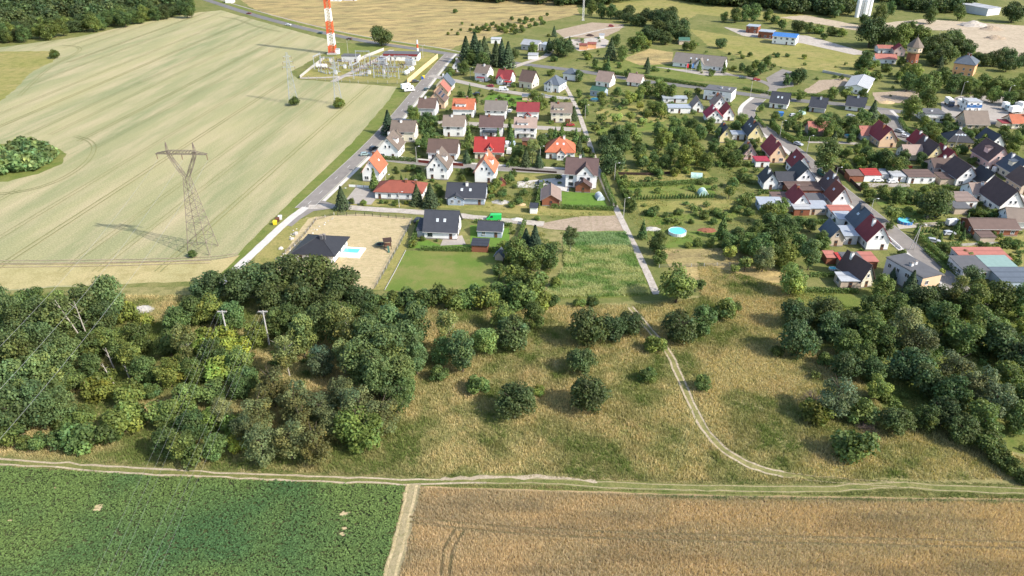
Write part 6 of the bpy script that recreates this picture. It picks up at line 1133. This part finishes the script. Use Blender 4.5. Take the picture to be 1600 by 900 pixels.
def truck(px, py, ang, label, c=WHT, L=7.5):
    t = thing('truck', label, 'truck', at(px, py) + Vector((0, 0, .13)), R(ang)); b = MB(); b.box(-L / 2, L / 2 - 2.2, -1.2, 1.2, 1., 3.8); b.build('box_body', 'wall_white', t); prof = [(L / 2 - 2., .5), (L / 2, .5), (L / 2, 1.7), (L / 2 - .3, 2.9), (L / 2 - 2., 3.0)]; b = MB(); b.solid([(x, 1.15, z) for x, z in prof], [(x, -1.15, z) for x, z in prof]); o = b.build('cab', 'paint', t); o.color = (*c, 1)
    g = MB(); g.face([(L / 2 + .02, -1, 1.75), (L / 2 + .02, 1, 1.75), (L / 2 - .24, 1, 2.75), (L / 2 - .24, -1, 2.75)]); g.build('windscreen', 'glass', t); b = MB(); b.box(-L / 2, L / 2 - .3, -.5, .5, .6, .98); b.build('chassis', 'rubber', t)
    for x in (-L / 2 + 1.2, -L / 2 + 2.3, L / 2 - 1.1):
        for s in (-1, 1): obj('wheel', CM['van'][2], t, (x, s * 1., .45), 0, (1.4, 1.3, 1.4))
truck(1482, 165, -95, 'white lorry with dark cab, left of the two before the cabin', (.05, .07, .12)); truck(1502, 168, -95, 'white lorry with dark cab beside the blue and white cabin', (.05, .07, .12)); truck(1585, 177, 20, 'white lorry at the picture edge of the yard', WHT); truck(1592, 170, 100, 'white lorry standing end-on behind the other', WHT, 6); truck(1571, 172, -90, 'tank lorry with grey blue cab under the floodlights', (.2, .3, .36), 5)
t = shed('blue and white two storey site cabin in the lorry yard', 1509, 1530, 176, 7, 5.6, 'lightgrey', 'white', .2, 'flat', name='site_cabin', cat='cabin', rot=-2); mb = MB(); mb.box(-3.9, 3.9, -3.58, -3.52, 2.6, 4.2); mb.build('blue_band', 'roof_blue', t)
# ================================================================== POOLS, TANKS, GARDEN THINGS
def round_pool(px, py, d, h, label, side='pool_side', rx=1.):
    t = thing('swimming_pool', label, 'pool', at(px, py), 0, None, (1, rx, 1)); r = d / 2; m = MB(); m.lathe([(r, 0), (r, h), (r - .12, h), (r - .12, h - .3)], 28); m.build('side_wall', side, t); m = MB(); m.lathe([(r - .12, h - .16), (0, h - .16)], 28); m.build('water', 'pool_water', t); m = MB()
    for k in range(14): a = 2 * math.pi * k / 14; m.box(r * math.cos(a) - .05, r * math.cos(a) + .05, r * math.sin(a) - .05, r * math.sin(a) + .05, 0, h + .04)
    m.build('upright', 'palegrey_sill', t); m = MB(); m.bar((r * .6, -r * .85, 0), (r * .6, -r * .6, h + .5), .03, 5); m.bar((r * .75, -r * .8, 0), (r * .72, -r * .55, h + .5), .03, 5); m.build('ladder', 'frame', t)
round_pool(1058, 365, 6.2, 1.2, 'large round turquoise above ground pool beside the lane'); round_pool(1414, 348, 5.2, 1.1, 'round pool with blue sides in the garden beside the street', 'tarpaulin'); round_pool(1302, 421, 3, .6, 'small paddling pool beside the garden hut', 'pool_side', .7); round_pool(1326, 214, 4, .9, 'round turquoise pool behind the street conifers'); round_pool(930, 157, 5.2, 1., 'pale green round pool behind the green roofed shed', 'teal_sheet')
t = thing('swimming_pool', 'rectangular blue pool on a white terrace beside the bungalow', 'pool', at(549, 393), R(-8)); m = MB(); m.box(-5, 4.2, -4.6, 2.8, .0, .28); m.build('terrace', 'wall_white', t); m = MB(); m.box(-2.9, 2.9, -1.6, 1.6, .28, .4); m.build('rim', 'palegrey_sill', t); m = MB(); m.box(-2.6, 2.6, -1.3, 1.3, .4, .42); m.build('water', 'pool_water', t)
def hoop_house(px, py, L, W, rz, label, mat='greenhouse_glass'):
    t = thing('greenhouse', label, 'greenhouse', at(px, py), R(rz)); m = MB(); pr = [(math.cos(a) * W / 2, math.sin(a) * W * .62) for a in [math.pi * k / 10 for k in range(11)]]; m.solid([(x, -L / 2, z) for x, z in pr][::-1], [(x, L / 2, z) for x, z in pr][::-1]); m.build('cover', mat, t); m = MB()
    for y in (-L / 2 - .02, 0, L / 2 + .02):
        for (a, b) in zip(pr[:-1], pr[1:]): m.bar((a[0] * 1.01, y, a[1] * 1.01), (b[0] * 1.01, y, b[1] * 1.01), .04, 4)
    m.build('hoops', 'frame', t)
for a in [(937, 310, 4.5, 3, 8, 'glass greenhouse on the lawn behind the tall hedge', 'light_glass'), (1098, 304, 3.6, 3.6, 0, 'teal garden tent on the allotment below the long hedge'), (1088, 277, 4.5, 3.2, 80, 'pale teal polytunnel at the end of the top allotment'), (1372 + 195, 332, 3, 2, 0, 'white plastic tunnel beside the big brown roof', 'light_glass'), (1253, 178, 3, 2.5, 30, 'teal dome tent on the corner lawn'), (1566, 332 - 2, 3, 2, 0, 'white garden tunnel by the far street', 'light_glass')][:5]: hoop_house(*a)
# trampoline, parasol, play frame, bins
def trampoline(px, py, label, d=3.2):
    t = thing('trampoline', label, 'trampoline', at(px, py)); m = MB(); m.lathe([(0, .75), (d / 2 - .3, .75)], 20); m.build('mat', 'rubber', t); m = MB(); m.lathe([(d / 2 - .3, .76), (d / 2, .78), (d / 2, .7)], 20); m.build('pad', 'roof_green', t); m = MB()
    for k in range(6): a = 2 * math.pi * k / 6; m.bar((d / 2 * math.cos(a), d / 2 * math.sin(a), 0), (d / 2 * math.cos(a), d / 2 * math.sin(a), 2.4), .04, 5)
    m.build('frame', 'steel', t)
trampoline(594, 384, 'round green and black trampoline on the sandy plot'); trampoline(1335, 330 - 20, 'trampoline in the garden beside the street', 2.6) if False else None
t = thing('play_tower', 'dark wooden climbing tower with slide on the sandy plot', 'play tower', at(606, 388), R(15)); m = MB()
for sx in (-1, 1):
    for sy in (-1, 1): m.box(sx * 1.1 - .08, sx * 1.1 + .08, sy * 1.1 - .08, sy * 1.1 + .08, 0, 3)
m.build('post', 'dark_wood', t); m = MB(); m.box(-1.2, 1.2, -1.2, 1.2, 1.4, 1.5); m.build('platform', 'wood', t); m = MB(); m.solid([(-1.4, -1.4, 2.9), (1.4, -1.4, 2.9), (1.4, 0, 3.9), (-1.4, 0, 3.9)], [(-1.4, -1.4, 3), (1.4, -1.4, 3), (1.4, 0, 4), (-1.4, 0, 4)]); m.solid([(-1.4, 0, 3.9), (1.4, 0, 3.9), (1.4, 1.4, 2.9), (-1.4, 1.4, 2.9)], [(-1.4, 0, 4), (1.4, 0, 4), (1.4, 1.4, 3), (-1.4, 1.4, 3)]); m.build('roof', 'dark_wood', t); m = MB(); m.solid([(-.3, -3.6, .1), (.3, -3.6, .1), (.3, -1.1, 1.45), (-.3, -1.1, 1.45)], [(-.3, -3.6, .18), (.3, -3.6, .18), (.3, -1.1, 1.53), (-.3, -1.1, 1.53)]); m.build('slide', 'roof_green', t)
def wheelie(px, py, mat, label):
    t = thing('waste_container', label, 'bin', at(px, py), R(15)); m = MB(); m.solid([(-.6, -.5, .1), (.6, -.5, .1), (.6, .5, .1), (-.6, .5, .1)], [(-.75, -.6, 1.3), (.75, -.6, 1.3), (.75, .6, 1.3), (-.75, .6, 1.3)]); m.build('body', mat, t); m = MB(); m.solid([(-.78, -.63, 1.3), (.78, -.63, 1.3), (.78, .63, 1.3), (-.78, .63, 1.3)], [(-.6, -.5, 1.6), (.6, -.5, 1.6), (.6, .4, 1.65), (-.6, .4, 1.65)]); m.build('lid', mat, t)
plain('bin_yellow', (.75, .55, .03), .5, .1, 1); plain('bin_blue', (.03, .09, .3), .5, .1, 1); plain('bin_brown', (.12, .05, .03), .5, .1, 1)
for a in [(430, 351, 'bin_yellow', 'yellow recycling container on the verge by the field path'), (434, 346, 'bin_brown', 'brown recycling container behind the yellow one on the verge'), (438, 343, 'wall_palegrey', 'pale recycling container last in the verge row'), (660, 124, 'bin_blue', 'blue recycling container beside the yellow wall'), (662, 122, 'bin_yellow', 'yellow recycling container beside the yellow wall')]: wheelie(*a)
t = thing('skip', 'bright blue covered skip beside the anthracite skylight house', 'skip', at(1217, 181), R(-8)); m = MB(); m.solid([(-1.6, -1, 0), (1.6, -1, 0), (1.6, 1, 0), (-1.6, 1, 0)], [(-2.1, -1.1, 1.9), (2.1, -1.1, 1.9), (2.1, 1.1, 1.9), (-2.1, 1.1, 1.9)]); m.build('body', 'tarpaulin', t); m = MB(); m.solid([(-2.15, -1.15, 1.9), (2.15, -1.15, 1.9), (2.15, 1.15, 1.9), (-2.15, 1.15, 1.9)], [(-1.9, -.2, 2.4), (1.9, -.2, 2.4), (1.9, .2, 2.4), (-1.9, .2, 2.4)]); m.build('cover', 'tarpaulin', t)
# brick water tower
p = at(1422, 105); t = thing('water_tower', 'round brick tower with overhanging head and steep pointed grey roof', 'tower', p, 0, None, (.95, .95, .76)); LAND.append(('brick tower', p.x, p.y, 8, 8, 0)); m = MB(); m.lathe([(4.4, 0), (4.2, 1), (3.7, 12)], 8); m.build('shaft', 'wall_brick', t); m = MB(); m.lathe([(3.7, 12), (4.9, 13.2), (4.9, 17.4)], 8); m.build('head', 'wall_tan', t); m = MB(); m.lathe([(4.9, 17.2), (5.6, 17.2), (5.3, 17.7), (0, 25)], 8); m.build('roof', 'roof_greybrown', t); m = MB(); m.bar((0, 0, 24.8), (0, 0, 27), .1, 5); m.build('spire', 'steel', t)
for k in range(8):
    a = math.pi / 8 + k * math.pi / 4
    for z, w_, rr in ((14.4, 1.3, 4.56), (5, .8, 3.8)): o = obj('window', window_mesh(w_, 1.5), t, (rr * math.cos(a), rr * math.sin(a), z), a + math.pi / 2)
# silos
for i in range(4):
    p = at(1338 + 6 * i, 27 - (i % 2)); t = thing('silo', ('white cylindrical silo, leftmost of the four', 'white cylindrical silo, second of the four', 'white cylindrical silo, third of the four', 'white cylindrical silo, rightmost of the four')[i], 'silo', p, 0, 'white silos'); m = MB(); m.lathe([(1.8, 0), (1.8, 14), (1.2, 15), (0, 15.4)], 14); m.build('shell', 'wall_white', t); m = MB(); m.bar((1.86, -.3, 0), (1.86, -.3, 14), .06, 4); m.bar((1.86, .3, 0), (1.86, .3, 14), .06, 4)
    for z in range(14): m.bar((1.86, -.3, z + .5), (1.86, .3, z + .5), .04, 3)
    m.build('ladder', 'steel', t)
# flags before the park building
for i, (x, mat) in enumerate(((1072, 'flag_red'), (1080, 'tarpaulin'))):
    t = thing('flag', ('red and white banner on a pole before the park building', 'blue banner on a pole before the park building')[i], 'flag', at(x, 113)); m = MB(); m.bar((0, 0, 0), (0, 0, 5.5), .06, 6); m.build('pole', 'frame', t); m = MB(); m.solid([(.08, 0, 2.8), (.4, .12, 2.75), (.9, -.08, 2.8), (1.2, 0, 2.8)], [(.08, 0, 5.3), (.4, .12, 5.3), (.9, -.08, 5.3), (1.2, 0, 5.3)], 0, False); m.build('cloth', mat, t)
# rubble heaps and plant yard bits
def heap(px, py, d, h, mat, label):
    p = at(px, py); r = d / 2; m = MB(); n = 14; rings = []
    for j in range(5):
        u = j / 5; rings.append([Vector((math.cos(2 * math.pi * k / n) * r * (1 - u) * random.uniform(.8, 1.15), math.sin(2 * math.pi * k / n) * r * (1 - u) * random.uniform(.8, 1.15), h * u * random.uniform(.8, 1.1) - .02)) for k in range(n)])
    for a, b in zip(rings[:-1], rings[1:]):
        for k in range(n): m.face([a[k], a[(k + 1) % n], b[(k + 1) % n], b[k]])
    m.face(rings[-1]); o = m.build('heap', mat, None); o.location = p; o.scale.y = .7; tag(o, label, 'heap')
for a in [(782, 316, 7, 1.2, 'rock', 'pale rubble heap beside the grey bungalow'), (815, 320, 4, 1., 'pale_wood', 'small heap of timber waste beside the white garden shed'), (808, 343, 5, .8, 'rock', 'gravel heap on the dirt road end'), (1020, 358, 6, .8, 'rock', 'low gravel heap beside the lane'), (1105, 360, 7, .7, 'wall_salmonheap', 'low brick rubble beside the turquoise pool'), (1520, 40, 26, 4.5, 'g_gravel', 'large stone heap in the sand pit'), (1548, 46, 20, 3.5, 'g_soil', 'brown earth heap in the sand pit'), (1555, 60, 18, 3, 'g_soil', 'reddish earth heap farther down the sand pit'), (905, 63, 10, 1.5, 'rusty_steel', 'scrap heap in the plant yard'), (922, 56, 8, 1.8, 'dark_wood', 'dark scrap heap in the plant yard'), (1385, 160, 10, 1.2, 'pale_wood', 'log pile on the bare lot'), (1500, 399, 3, .8, 'rock', 'small stone heap in the corner garden'), (222, 484, 8, 1.2, 'rock', 'grey stone heap at the edge of the wild wood')]:
    heap(*[('wall_brick' if x == 'wall_salmonheap' else x) for x in a])
# bare spots in the beet field
for i, (x, y, d) in enumerate(((156, 792, 1.1), (152, 797, .9), (540, 802, 1.1), (535, 805, .8), (538, 813, .6), (538, 826, .7), (536, 835, .8), (88, 763, .5), (16, 814, .5))):
    p = at(x, y); a = [(p.x + math.cos(k * .52) * d * random.uniform(.6, 1.2), p.y + math.sin(k * .52) * d * .55 * random.uniform(.6, 1.2)) for k in range(12)]; sheet('bare_soil', a, 'g_sandplot', jit=0, world=True)
BARE = [(at(x, y), d) for x, y, d in ((154, 795, 2.), (538, 804, 1.7), (537, 832, 1.8), (88, 763, .9), (16, 814, .9))]
# ================================================================== GRASS AND CROPS (uncountable)
def dist_line(x, y, pix, world=False):
    P = np.array([at(*p).xy for p in pix]); best = np.full(len(x), 1e9)
    for a, b in zip(P[:-1], P[1:]):
        d = b - a; t = np.clip(((x - a[0]) * d[0] + (y - a[1]) * d[1]) / (d @ d), 0, 1); best = np.minimum(best, np.hypot(x - a[0] - d[0] * t, y - a[1] - d[1] * t))
    return best
def scatter(pix, dens):
    P = [at(*p) for p in pix]; xs = [p.x for p in P]; ys = [p.y for p in P]; n = int((max(xs) - min(xs)) * (max(ys) - min(ys)) * dens)
    x = rng.uniform(min(xs), max(xs), n); y = rng.uniform(min(ys), max(ys), n); k = inside(x, y, P); return x[k], y[k]
def blades(name, label, x, y, h, wd, tint, per=3, lean=.5, spread=.25, kind='blade', category=None):
    """tufts of upright tapering blades"""
    n = len(x); V = []; T = []
    for k in range(per):
        a = rng.uniform(0, 6.28, n); bx = x + rng.normal(0, spread, n); by = y + rng.normal(0, spread, n); hh = h * rng.uniform(.6, 1.2, n); lx = np.cos(a) * hh * lean * rng.random(n); ly = np.sin(a) * hh * lean * rng.random(n); px_ = -np.sin(a) * wd; py_ = np.cos(a) * wd
        V.append(np.stack([np.stack([bx - px_, by - py_, np.zeros(n)], 1), np.stack([bx + px_, by + py_, np.zeros(n)], 1), np.stack([bx + lx, by + ly, hh], 1)], 1)); T.append(tint * rng.uniform(.75, 1.3, (n, 1)))
    o = obj(name, quads_mesh(name, np.concatenate(V), np.concatenate(T), kind, 3)); o['kind'] = 'stuff'; o['label'] = label; o['category'] = category or 'grass'; return o
lerp = lambda a, b, t: np.asarray(a) * (1 - t[:, None]) + np.asarray(b) * t[:, None]
sstep = lambda v, a, b: np.clip((v - a) / (b - a), 0, 1)
# meadow
x, y = scatter([(-60, 462), (320, 462), (600, 480), (1010, 476), (1095, 466), (1090, 410), (1215, 445), (1260, 480), (1380, 640), (1560, 700), (1680, 748), (1300, 752), (850, 748), (400, 738), (-60, 712)], 11)
dt = np.minimum(dist_line(x, y, RUT[:9]), dist_line(x, y, RUT[8:]) + .6); d2 = dist_line(x, y, RUT2); keep = (np.abs(dt - .75) > .42) & (np.abs(d2 - .7) > .25) & (dist_line(x, y, TRACK) > 1.9); x, y, dt = x[keep], y[keep], dt[keep]
dry = sstep(fbm(x, y, 14, 4) + .28 * (fbm(x, y, 2.2, 2) - .5) + .06 * (x > -20), .38, .66); c = lerp((.165, .205, .055), (.53, .435, .22), dry); ss = sstep(fbm(x + 300, y, 8, 3), .52, .7); c = lerp(c.T[:, :].T * 0 + 1, (1, 1, 1), dry) * c; c = c * (1 - .35 * ss[:, None]) + np.array([.50, .37, .20]) * .35 * ss[:, None]
hgt = np.where(dt < 1.2, .2, .35 + .55 * fbm(x, y, 4)); blades('meadow_grass', 'tall dry grass and weeds of the meadow between village and fields', x, y, hgt, .085, c, 3, .6, .22)
# beet leaves
x, y = scatter([(-80, 722), (0, 730), (215, 744), (430, 754), (636, 762), (606, 912), (-80, 912)], 9); k = np.ones(len(x), bool)
for p, d in BARE: k &= (np.hypot((x - p.x), (y - p.y) * 1.7) > d * rng.uniform(.2, 1.2, len(x)))
k &= dist_line(x, y, BALK) > 2.; x, y = x[k], y[k]; n = len(x); V = []; T = []
lush = sstep(fbm(x, y, 16, 3), .3, .7); c0 = lerp((.155, .225, .065), (.085, .165, .058), lush)
for j in range(3):
    a = rng.uniform(0, 6.28, n); L = rng.uniform(.2, .42, n); ww = L * .42; z0 = rng.uniform(.12, .3, n) + .22 * fbm(x, y, 2.2); ca, sa = np.cos(a), np.sin(a); bx = x + rng.normal(0, .1, n); by = y + rng.normal(0, .1, n); up = rng.uniform(.0, .25, n)
    V.append(np.stack([np.stack([bx, by, z0], 1), np.stack([bx + ca * L * .6 - sa * ww, by + sa * L * .6 + ca * ww, z0 + up * .6], 1), np.stack([bx + ca * L * 1.3, by + sa * L * 1.3, z0 + up * .5], 1), np.stack([bx + ca * L * .6 + sa * ww, by + sa * L * .6 - ca * ww, z0 + up * .6], 1)], 1)); T.append(c0 * rng.uniform(.65, 1.45, (n, 1)))
o = obj('beet_crop', quads_mesh('beet_crop', np.concatenate(V), np.concatenate(T), 'blade')); o['kind'] = 'stuff'; o['label'] = 'dense dark green beet leaves of the front field'; o['category'] = 'crop'
# ripe wheat
x, y = scatter([(657, 763), (860, 769), (1080, 776), (1300, 779), (1680, 784), (1680, 912), (622, 912), (640, 850)], 34); k = np.ones(len(x), bool)
for q in RTRAM: k &= dist_line(x, y, q) > .3
k &= dist_line(x, y, BALK) > 1.2; x, y = x[k], y[k]; u = fbm(x, y * 3, 12, 3); c = lerp((.60, .465, .29), (.52, .425, .28), sstep(u, .35, .65)); g = sstep(fbm(x * .4, y * 3 + 70, 9, 3), .55, .72)
edge = sstep(-dist_line(x, y, [(1000, 770), (1180, 774), (1300, 776), (1700, 780)]) + 1.6 * fbm(x, y, 3), -.9, .4) * (x > 22); c = lerp(c, (0, 0, 0), np.zeros(len(x))) * (1 - .18 * g[:, None]); c = c * (1 - edge[:, None]) + np.array([.12, .20, .07]) * edge[:, None]
blades('ripe_wheat', 'ripe brown wheat of the front right field', x, y, .62 + .12 * fbm(x, y, 3), .055, c, 2, .35, .12, category='crop')
x, y = scatter([(630, 760), (665, 760), (650, 912), (590, 912)], 14); dd = dist_line(x, y, BALK); k = (dd < 2.6) & ((dd > 1.25) | (rng.random(len(x)) < .35)); x, y = x[k], y[k]; blades('balk_weeds', 'weeds and stubble on the sandy strip between the two front fields', x, y, .15 + .25 * fbm(x, y, 2), .07, lerp((.17, .20, .06), (.48, .38, .2), sstep(fbm(x, y, 3), .3, .7)), 2, .7, .15)
x, y = scatter([(-60, 708), (400, 734), (850, 744), (1300, 748), (1680, 760), (1680, 782), (1300, 774), (850, 764), (400, 752), (-60, 728)], 16); dd = dist_line(x, y, TRACK); k = (np.abs(dd - .75) > .3) | (rng.random(len(x)) < .25); k &= dd < 3.2; x, y = x[k], y[k]; blades('track_grass', 'short grass between and beside the wheel tracks of the field track', x, y, .2 + .3 * fbm(x, y, 2) * (dist_line(x, y, TRACK) > 1.1), .07, lerp((.14, .18, .05), (.40, .34, .17), sstep(fbm(x, y, 4), .3, .7)), 3, .8, .15)
# reeds
x, y = scatter([(882, 364), (978, 364), (1015, 460), (940, 464), (848, 464), (882, 420)], 16); q = fbm(x, y * 1.8, 5, 4); c = lerp((.19, .29, .08), (.44, .45, .2), sstep(q, .38, .56)); c[y > at(900, 385).y] *= np.array([.6, .8, .8]); blades('tall_green_grass', 'tall wind flattened green grass on the plot beside the lane', x, y, .5 + .6 * q, .1, c, 3, 1.2, .25)
# rough grass and weeds in the gardens, verges and scrub
gx = []; gy = []
for pix, dn in (([(640, 345), (960, 330), (990, 250), (1180, 220), (1200, 330), (1240, 440), (1090, 400), (1020, 390), (980, 335), (800, 345)], 1.6), ([(1300, 255), (1420, 245), (1560, 330), (1600, 420), (1480, 400), (1380, 320)], 1.4), ([(765, 285), (845, 285), (845, 335), (760, 325)], 4), ([(1205, 455), (1650, 452), (1650, 700), (1540, 700), (1400, 640), (1225, 520)], 4), ([(780, 352), (880, 364), (845, 466), (770, 460)], 5)):
    a, b = scatter(pix, dn); k = fbm(a, b, 7, 3) > .47; gx.append(a[k]); gy.append(b[k])
x = np.concatenate(gx); y = np.concatenate(gy); k = (dist_line(x, y, ESTREET) > 5.5) & (dist_line(x, y, [(1026, 460), (1006, 415), (972, 345), (940, 282), (921, 225)]) > 1.6)
for s_, hx, hy, W_, D_, rz in LAND:
    dx, dy = x - hx, y - hy; k &= ~((np.abs(dx * math.cos(rz) + dy * math.sin(rz)) < W_ / 2 + .3) & (np.abs(-dx * math.sin(rz) + dy * math.cos(rz)) < D_ / 2 + .3))
x, y = x[k], y[k]; c = lerp((.13, .19, .045), (.32, .29, .10), sstep(fbm(x, y, 6, 3), .35, .65)); blades('garden_weeds', 'rough grass and weeds in the gardens and the scrub', x, y, .25 + .4 * fbm(x, y, 3), .11, c, 3, .7, .25)
# low garden shrubs, beds and undergrowth: masses nobody could count
def shrubs(name, label, pixs, dens, D, tone, seed):
    q = np.random.default_rng(seed); X = []; Y = []
    for pix in pixs: a, b = scatter(pix, dens); X.append(a); Y.append(b)
    x = np.concatenate(X); y = np.concatenate(Y); k = fbm(x, y, 9, 3) > .44
    for ln, d in ((ESTREET, 7.5), (FSTREET, 6.5), (MAINROAD, 6), (WSTREET, 7), ([(1026, 460), (1006, 415), (972, 345), (940, 282), (921, 225), (905, 178)], 3.), ([(590, 246), (640, 253), (700, 258), (770, 263), (890, 269)], 5.5), ([(618, 189), (690, 191), (760, 195), (830, 199), (908, 203)], 5), ([(672, 118), (720, 128), (765, 138), (800, 145), (845, 150), (890, 154)], 5), ([(482, 324), (565, 326), (680, 333), (800, 346)], 4)): k &= dist_line(x, y, ln) > d
    for s_, hx, hy, W_, D_, rz in LAND:
        dx, dy = x - hx, y - hy; k &= ~((np.abs(dx * math.cos(rz) + dy * math.sin(rz)) < W_ / 2 + 1.4) & (np.abs(-dx * math.sin(rz) + dy * math.cos(rz)) < D_ / 2 + 1.6))
    x, y = x[k], y[k]; VV = []; TT = []
    for cx, cy in zip(x, y):
        me = PROTO['bush'][q.integers(5)][0]; m = len(me.polygons); co = np.empty(m * 12, np.float32); me.vertices.foreach_get('co', co); co = co.reshape(m, 4, 3); sel = q.choice(m, 170, replace=False); s = D * q.uniform(.5, 1.4); c = co[sel]; mid = c.mean(1, keepdims=True); c = (mid + (c - mid) * 2.) * np.array([s, s, s * q.uniform(.6, 1.1)]); c[:, :, 2] = np.maximum(c[:, :, 2], .02)
        VV.append(c + np.array([cx, cy, 0])); g = tone * q.uniform(.7, 1.35); h = q.uniform(-.12, .25); TT.append(np.array([[.115 * g * (1 + h), .168 * g, .046 * g]]) * q.uniform(.7, 1.3, (170, 1)))
    o = obj(name, quads_mesh(name, np.concatenate(VV), np.concatenate(TT), 'leaf')); o['kind'] = 'stuff'; o['label'] = label; o['category'] = 'shrubs'
shrubs('garden_shrubs', 'low shrubs and beds crowding the gardens of the estate', [[(600, 240), (640, 180), (700, 120), (905, 150), (925, 270), (800, 320), (690, 300), (600, 300)]], .05, 1.9, 1., 3)
shrubs('garden_shrubs', 'low shrubs and beds of the orchard and allotments', [[(905, 150), (960, 140), (1150, 165), (1200, 240), (1190, 330), (1240, 440), (1130, 390), (1020, 350), (950, 260)]], .036, 2.4, 1.1, 4)
shrubs('garden_shrubs', 'low shrubs in the gardens between the eastern streets', [[(1200, 180), (1380, 180), (1600, 300), (1620, 430), (1500, 420), (1380, 330)], [(1400, 180), (1620, 190), (1620, 280), (1480, 235)]], .05, 2.3, 1., 5)
shrubs('park_shrubs', 'shrubs and saplings of the park and the waste ground behind', [[(850, 60), (1000, 60), (1240, 90), (1400, 110), (1620, 120), (1620, 160), (1420, 160), (1200, 135), (900, 100)]], .006, 2.6, 1., 6)
shrubs('scrub_undergrowth', 'saplings and undergrowth between the trees of the scrub', [[(1230, 470), (1640, 470), (1640, 720), (1540, 690), (1400, 640), (1270, 600)], [(-40, 470), (200, 480), (130, 570), (60, 640), (-40, 640)], [(265, 490), (660, 490), (650, 620), (520, 690), (240, 710)]], .05, 2.3, 1.05, 7)
# ================================================================== LABELS OF THE REMAINING TREES
KW = dict(oak='dark round tree', tree='leafy green tree', tall='tall leafy tree', birch='slender pale birch', willow='grey green willow', bush='rounded bush', fruit='small fruit tree', spruce='dark pointed conifer', thuja='slim column conifer')
ORD = ['nearest', 'second nearest', 'third nearest', 'fourth nearest', 'fifth nearest', 'sixth nearest', 'seventh nearest', 'eighth nearest', 'ninth nearest', 'tenth nearest']
CNT = 'first second third fourth fifth sixth seventh eighth ninth tenth eleventh twelfth thirteenth fourteenth fifteenth sixteenth'.split()
ZN = dict(wood=('the first plot wood', 'trees of the wood on the first plot'), wild=('the left wood', 'trees of the wild wood'), oaks=('the bungalow oaks', 'oaks before the bungalow'), belt=('the shrub belt', 'shrub belt above the meadow'), scrub=('the right scrub', 'trees of the scrub'), grove=('the park grove', 'grove behind the park'), farwood=('the far wood edge', 'edge of the far wood'), yardtrees=('the goods yard trees', 'trees by the goods yard'), edge=('the dry meadow bushes', 'bushes of the dry meadow'))
named = [l for l in LAND if l[0]]; buckets = {}; zones = {}
for t, kind, D, zone in TREES:
    if zone in ZN: zones.setdefault(zone, []).append((t, kind)); continue
    lm = min(named, key=lambda l: (l[1] - t.location.x) ** 2 + (l[2] - t.location.y) ** 2); dx, dy = t.location.x - lm[1], t.location.y - lm[2]
    rel = ('right of' if dx > 0 else 'left of') if abs(dx) > abs(dy) else ('behind' if dy > 0 else 'in front of')
    buckets.setdefault((kind, rel, lm[0]), []).append((math.hypot(dx, dy), t, D))
for (kind, rel, nm), L in buckets.items():
    L.sort(key=lambda q: q[0])
    for i, (d, t, D) in enumerate(L):
        t['label'] = (KW[kind] + ' ' + rel + ' the ' + nm) if len(L) == 1 else ('%s %s the %s, %s to it' % (KW[kind], rel, nm, ORD[i] if i < 10 else 'farther')); t['group'] = 'garden trees and shrubs'
for zone, L in zones.items():                         # rows counted from the camera, trees in a row from the left
    L.sort(key=lambda q: q[0].location.y); n = max(1, math.ceil(len(L) / 12)); per = math.ceil(len(L) / n)
    for r in range(n):
        row = sorted(L[r * per:(r + 1) * per], key=lambda q: q[0].location.x / q[0].location.y)
        rn = 'only' if n == 1 else ('front' if r == 0 else ('back' if r == n - 1 else CNT[r]))
        for i, (t, kind) in enumerate(row): t['label'] = '%s, %s from left %sof %s' % (KW[kind], CNT[i], '' if n == 1 else 'in the %s row ' % rn, ZN[zone][0]); t['group'] = ZN[zone][1]
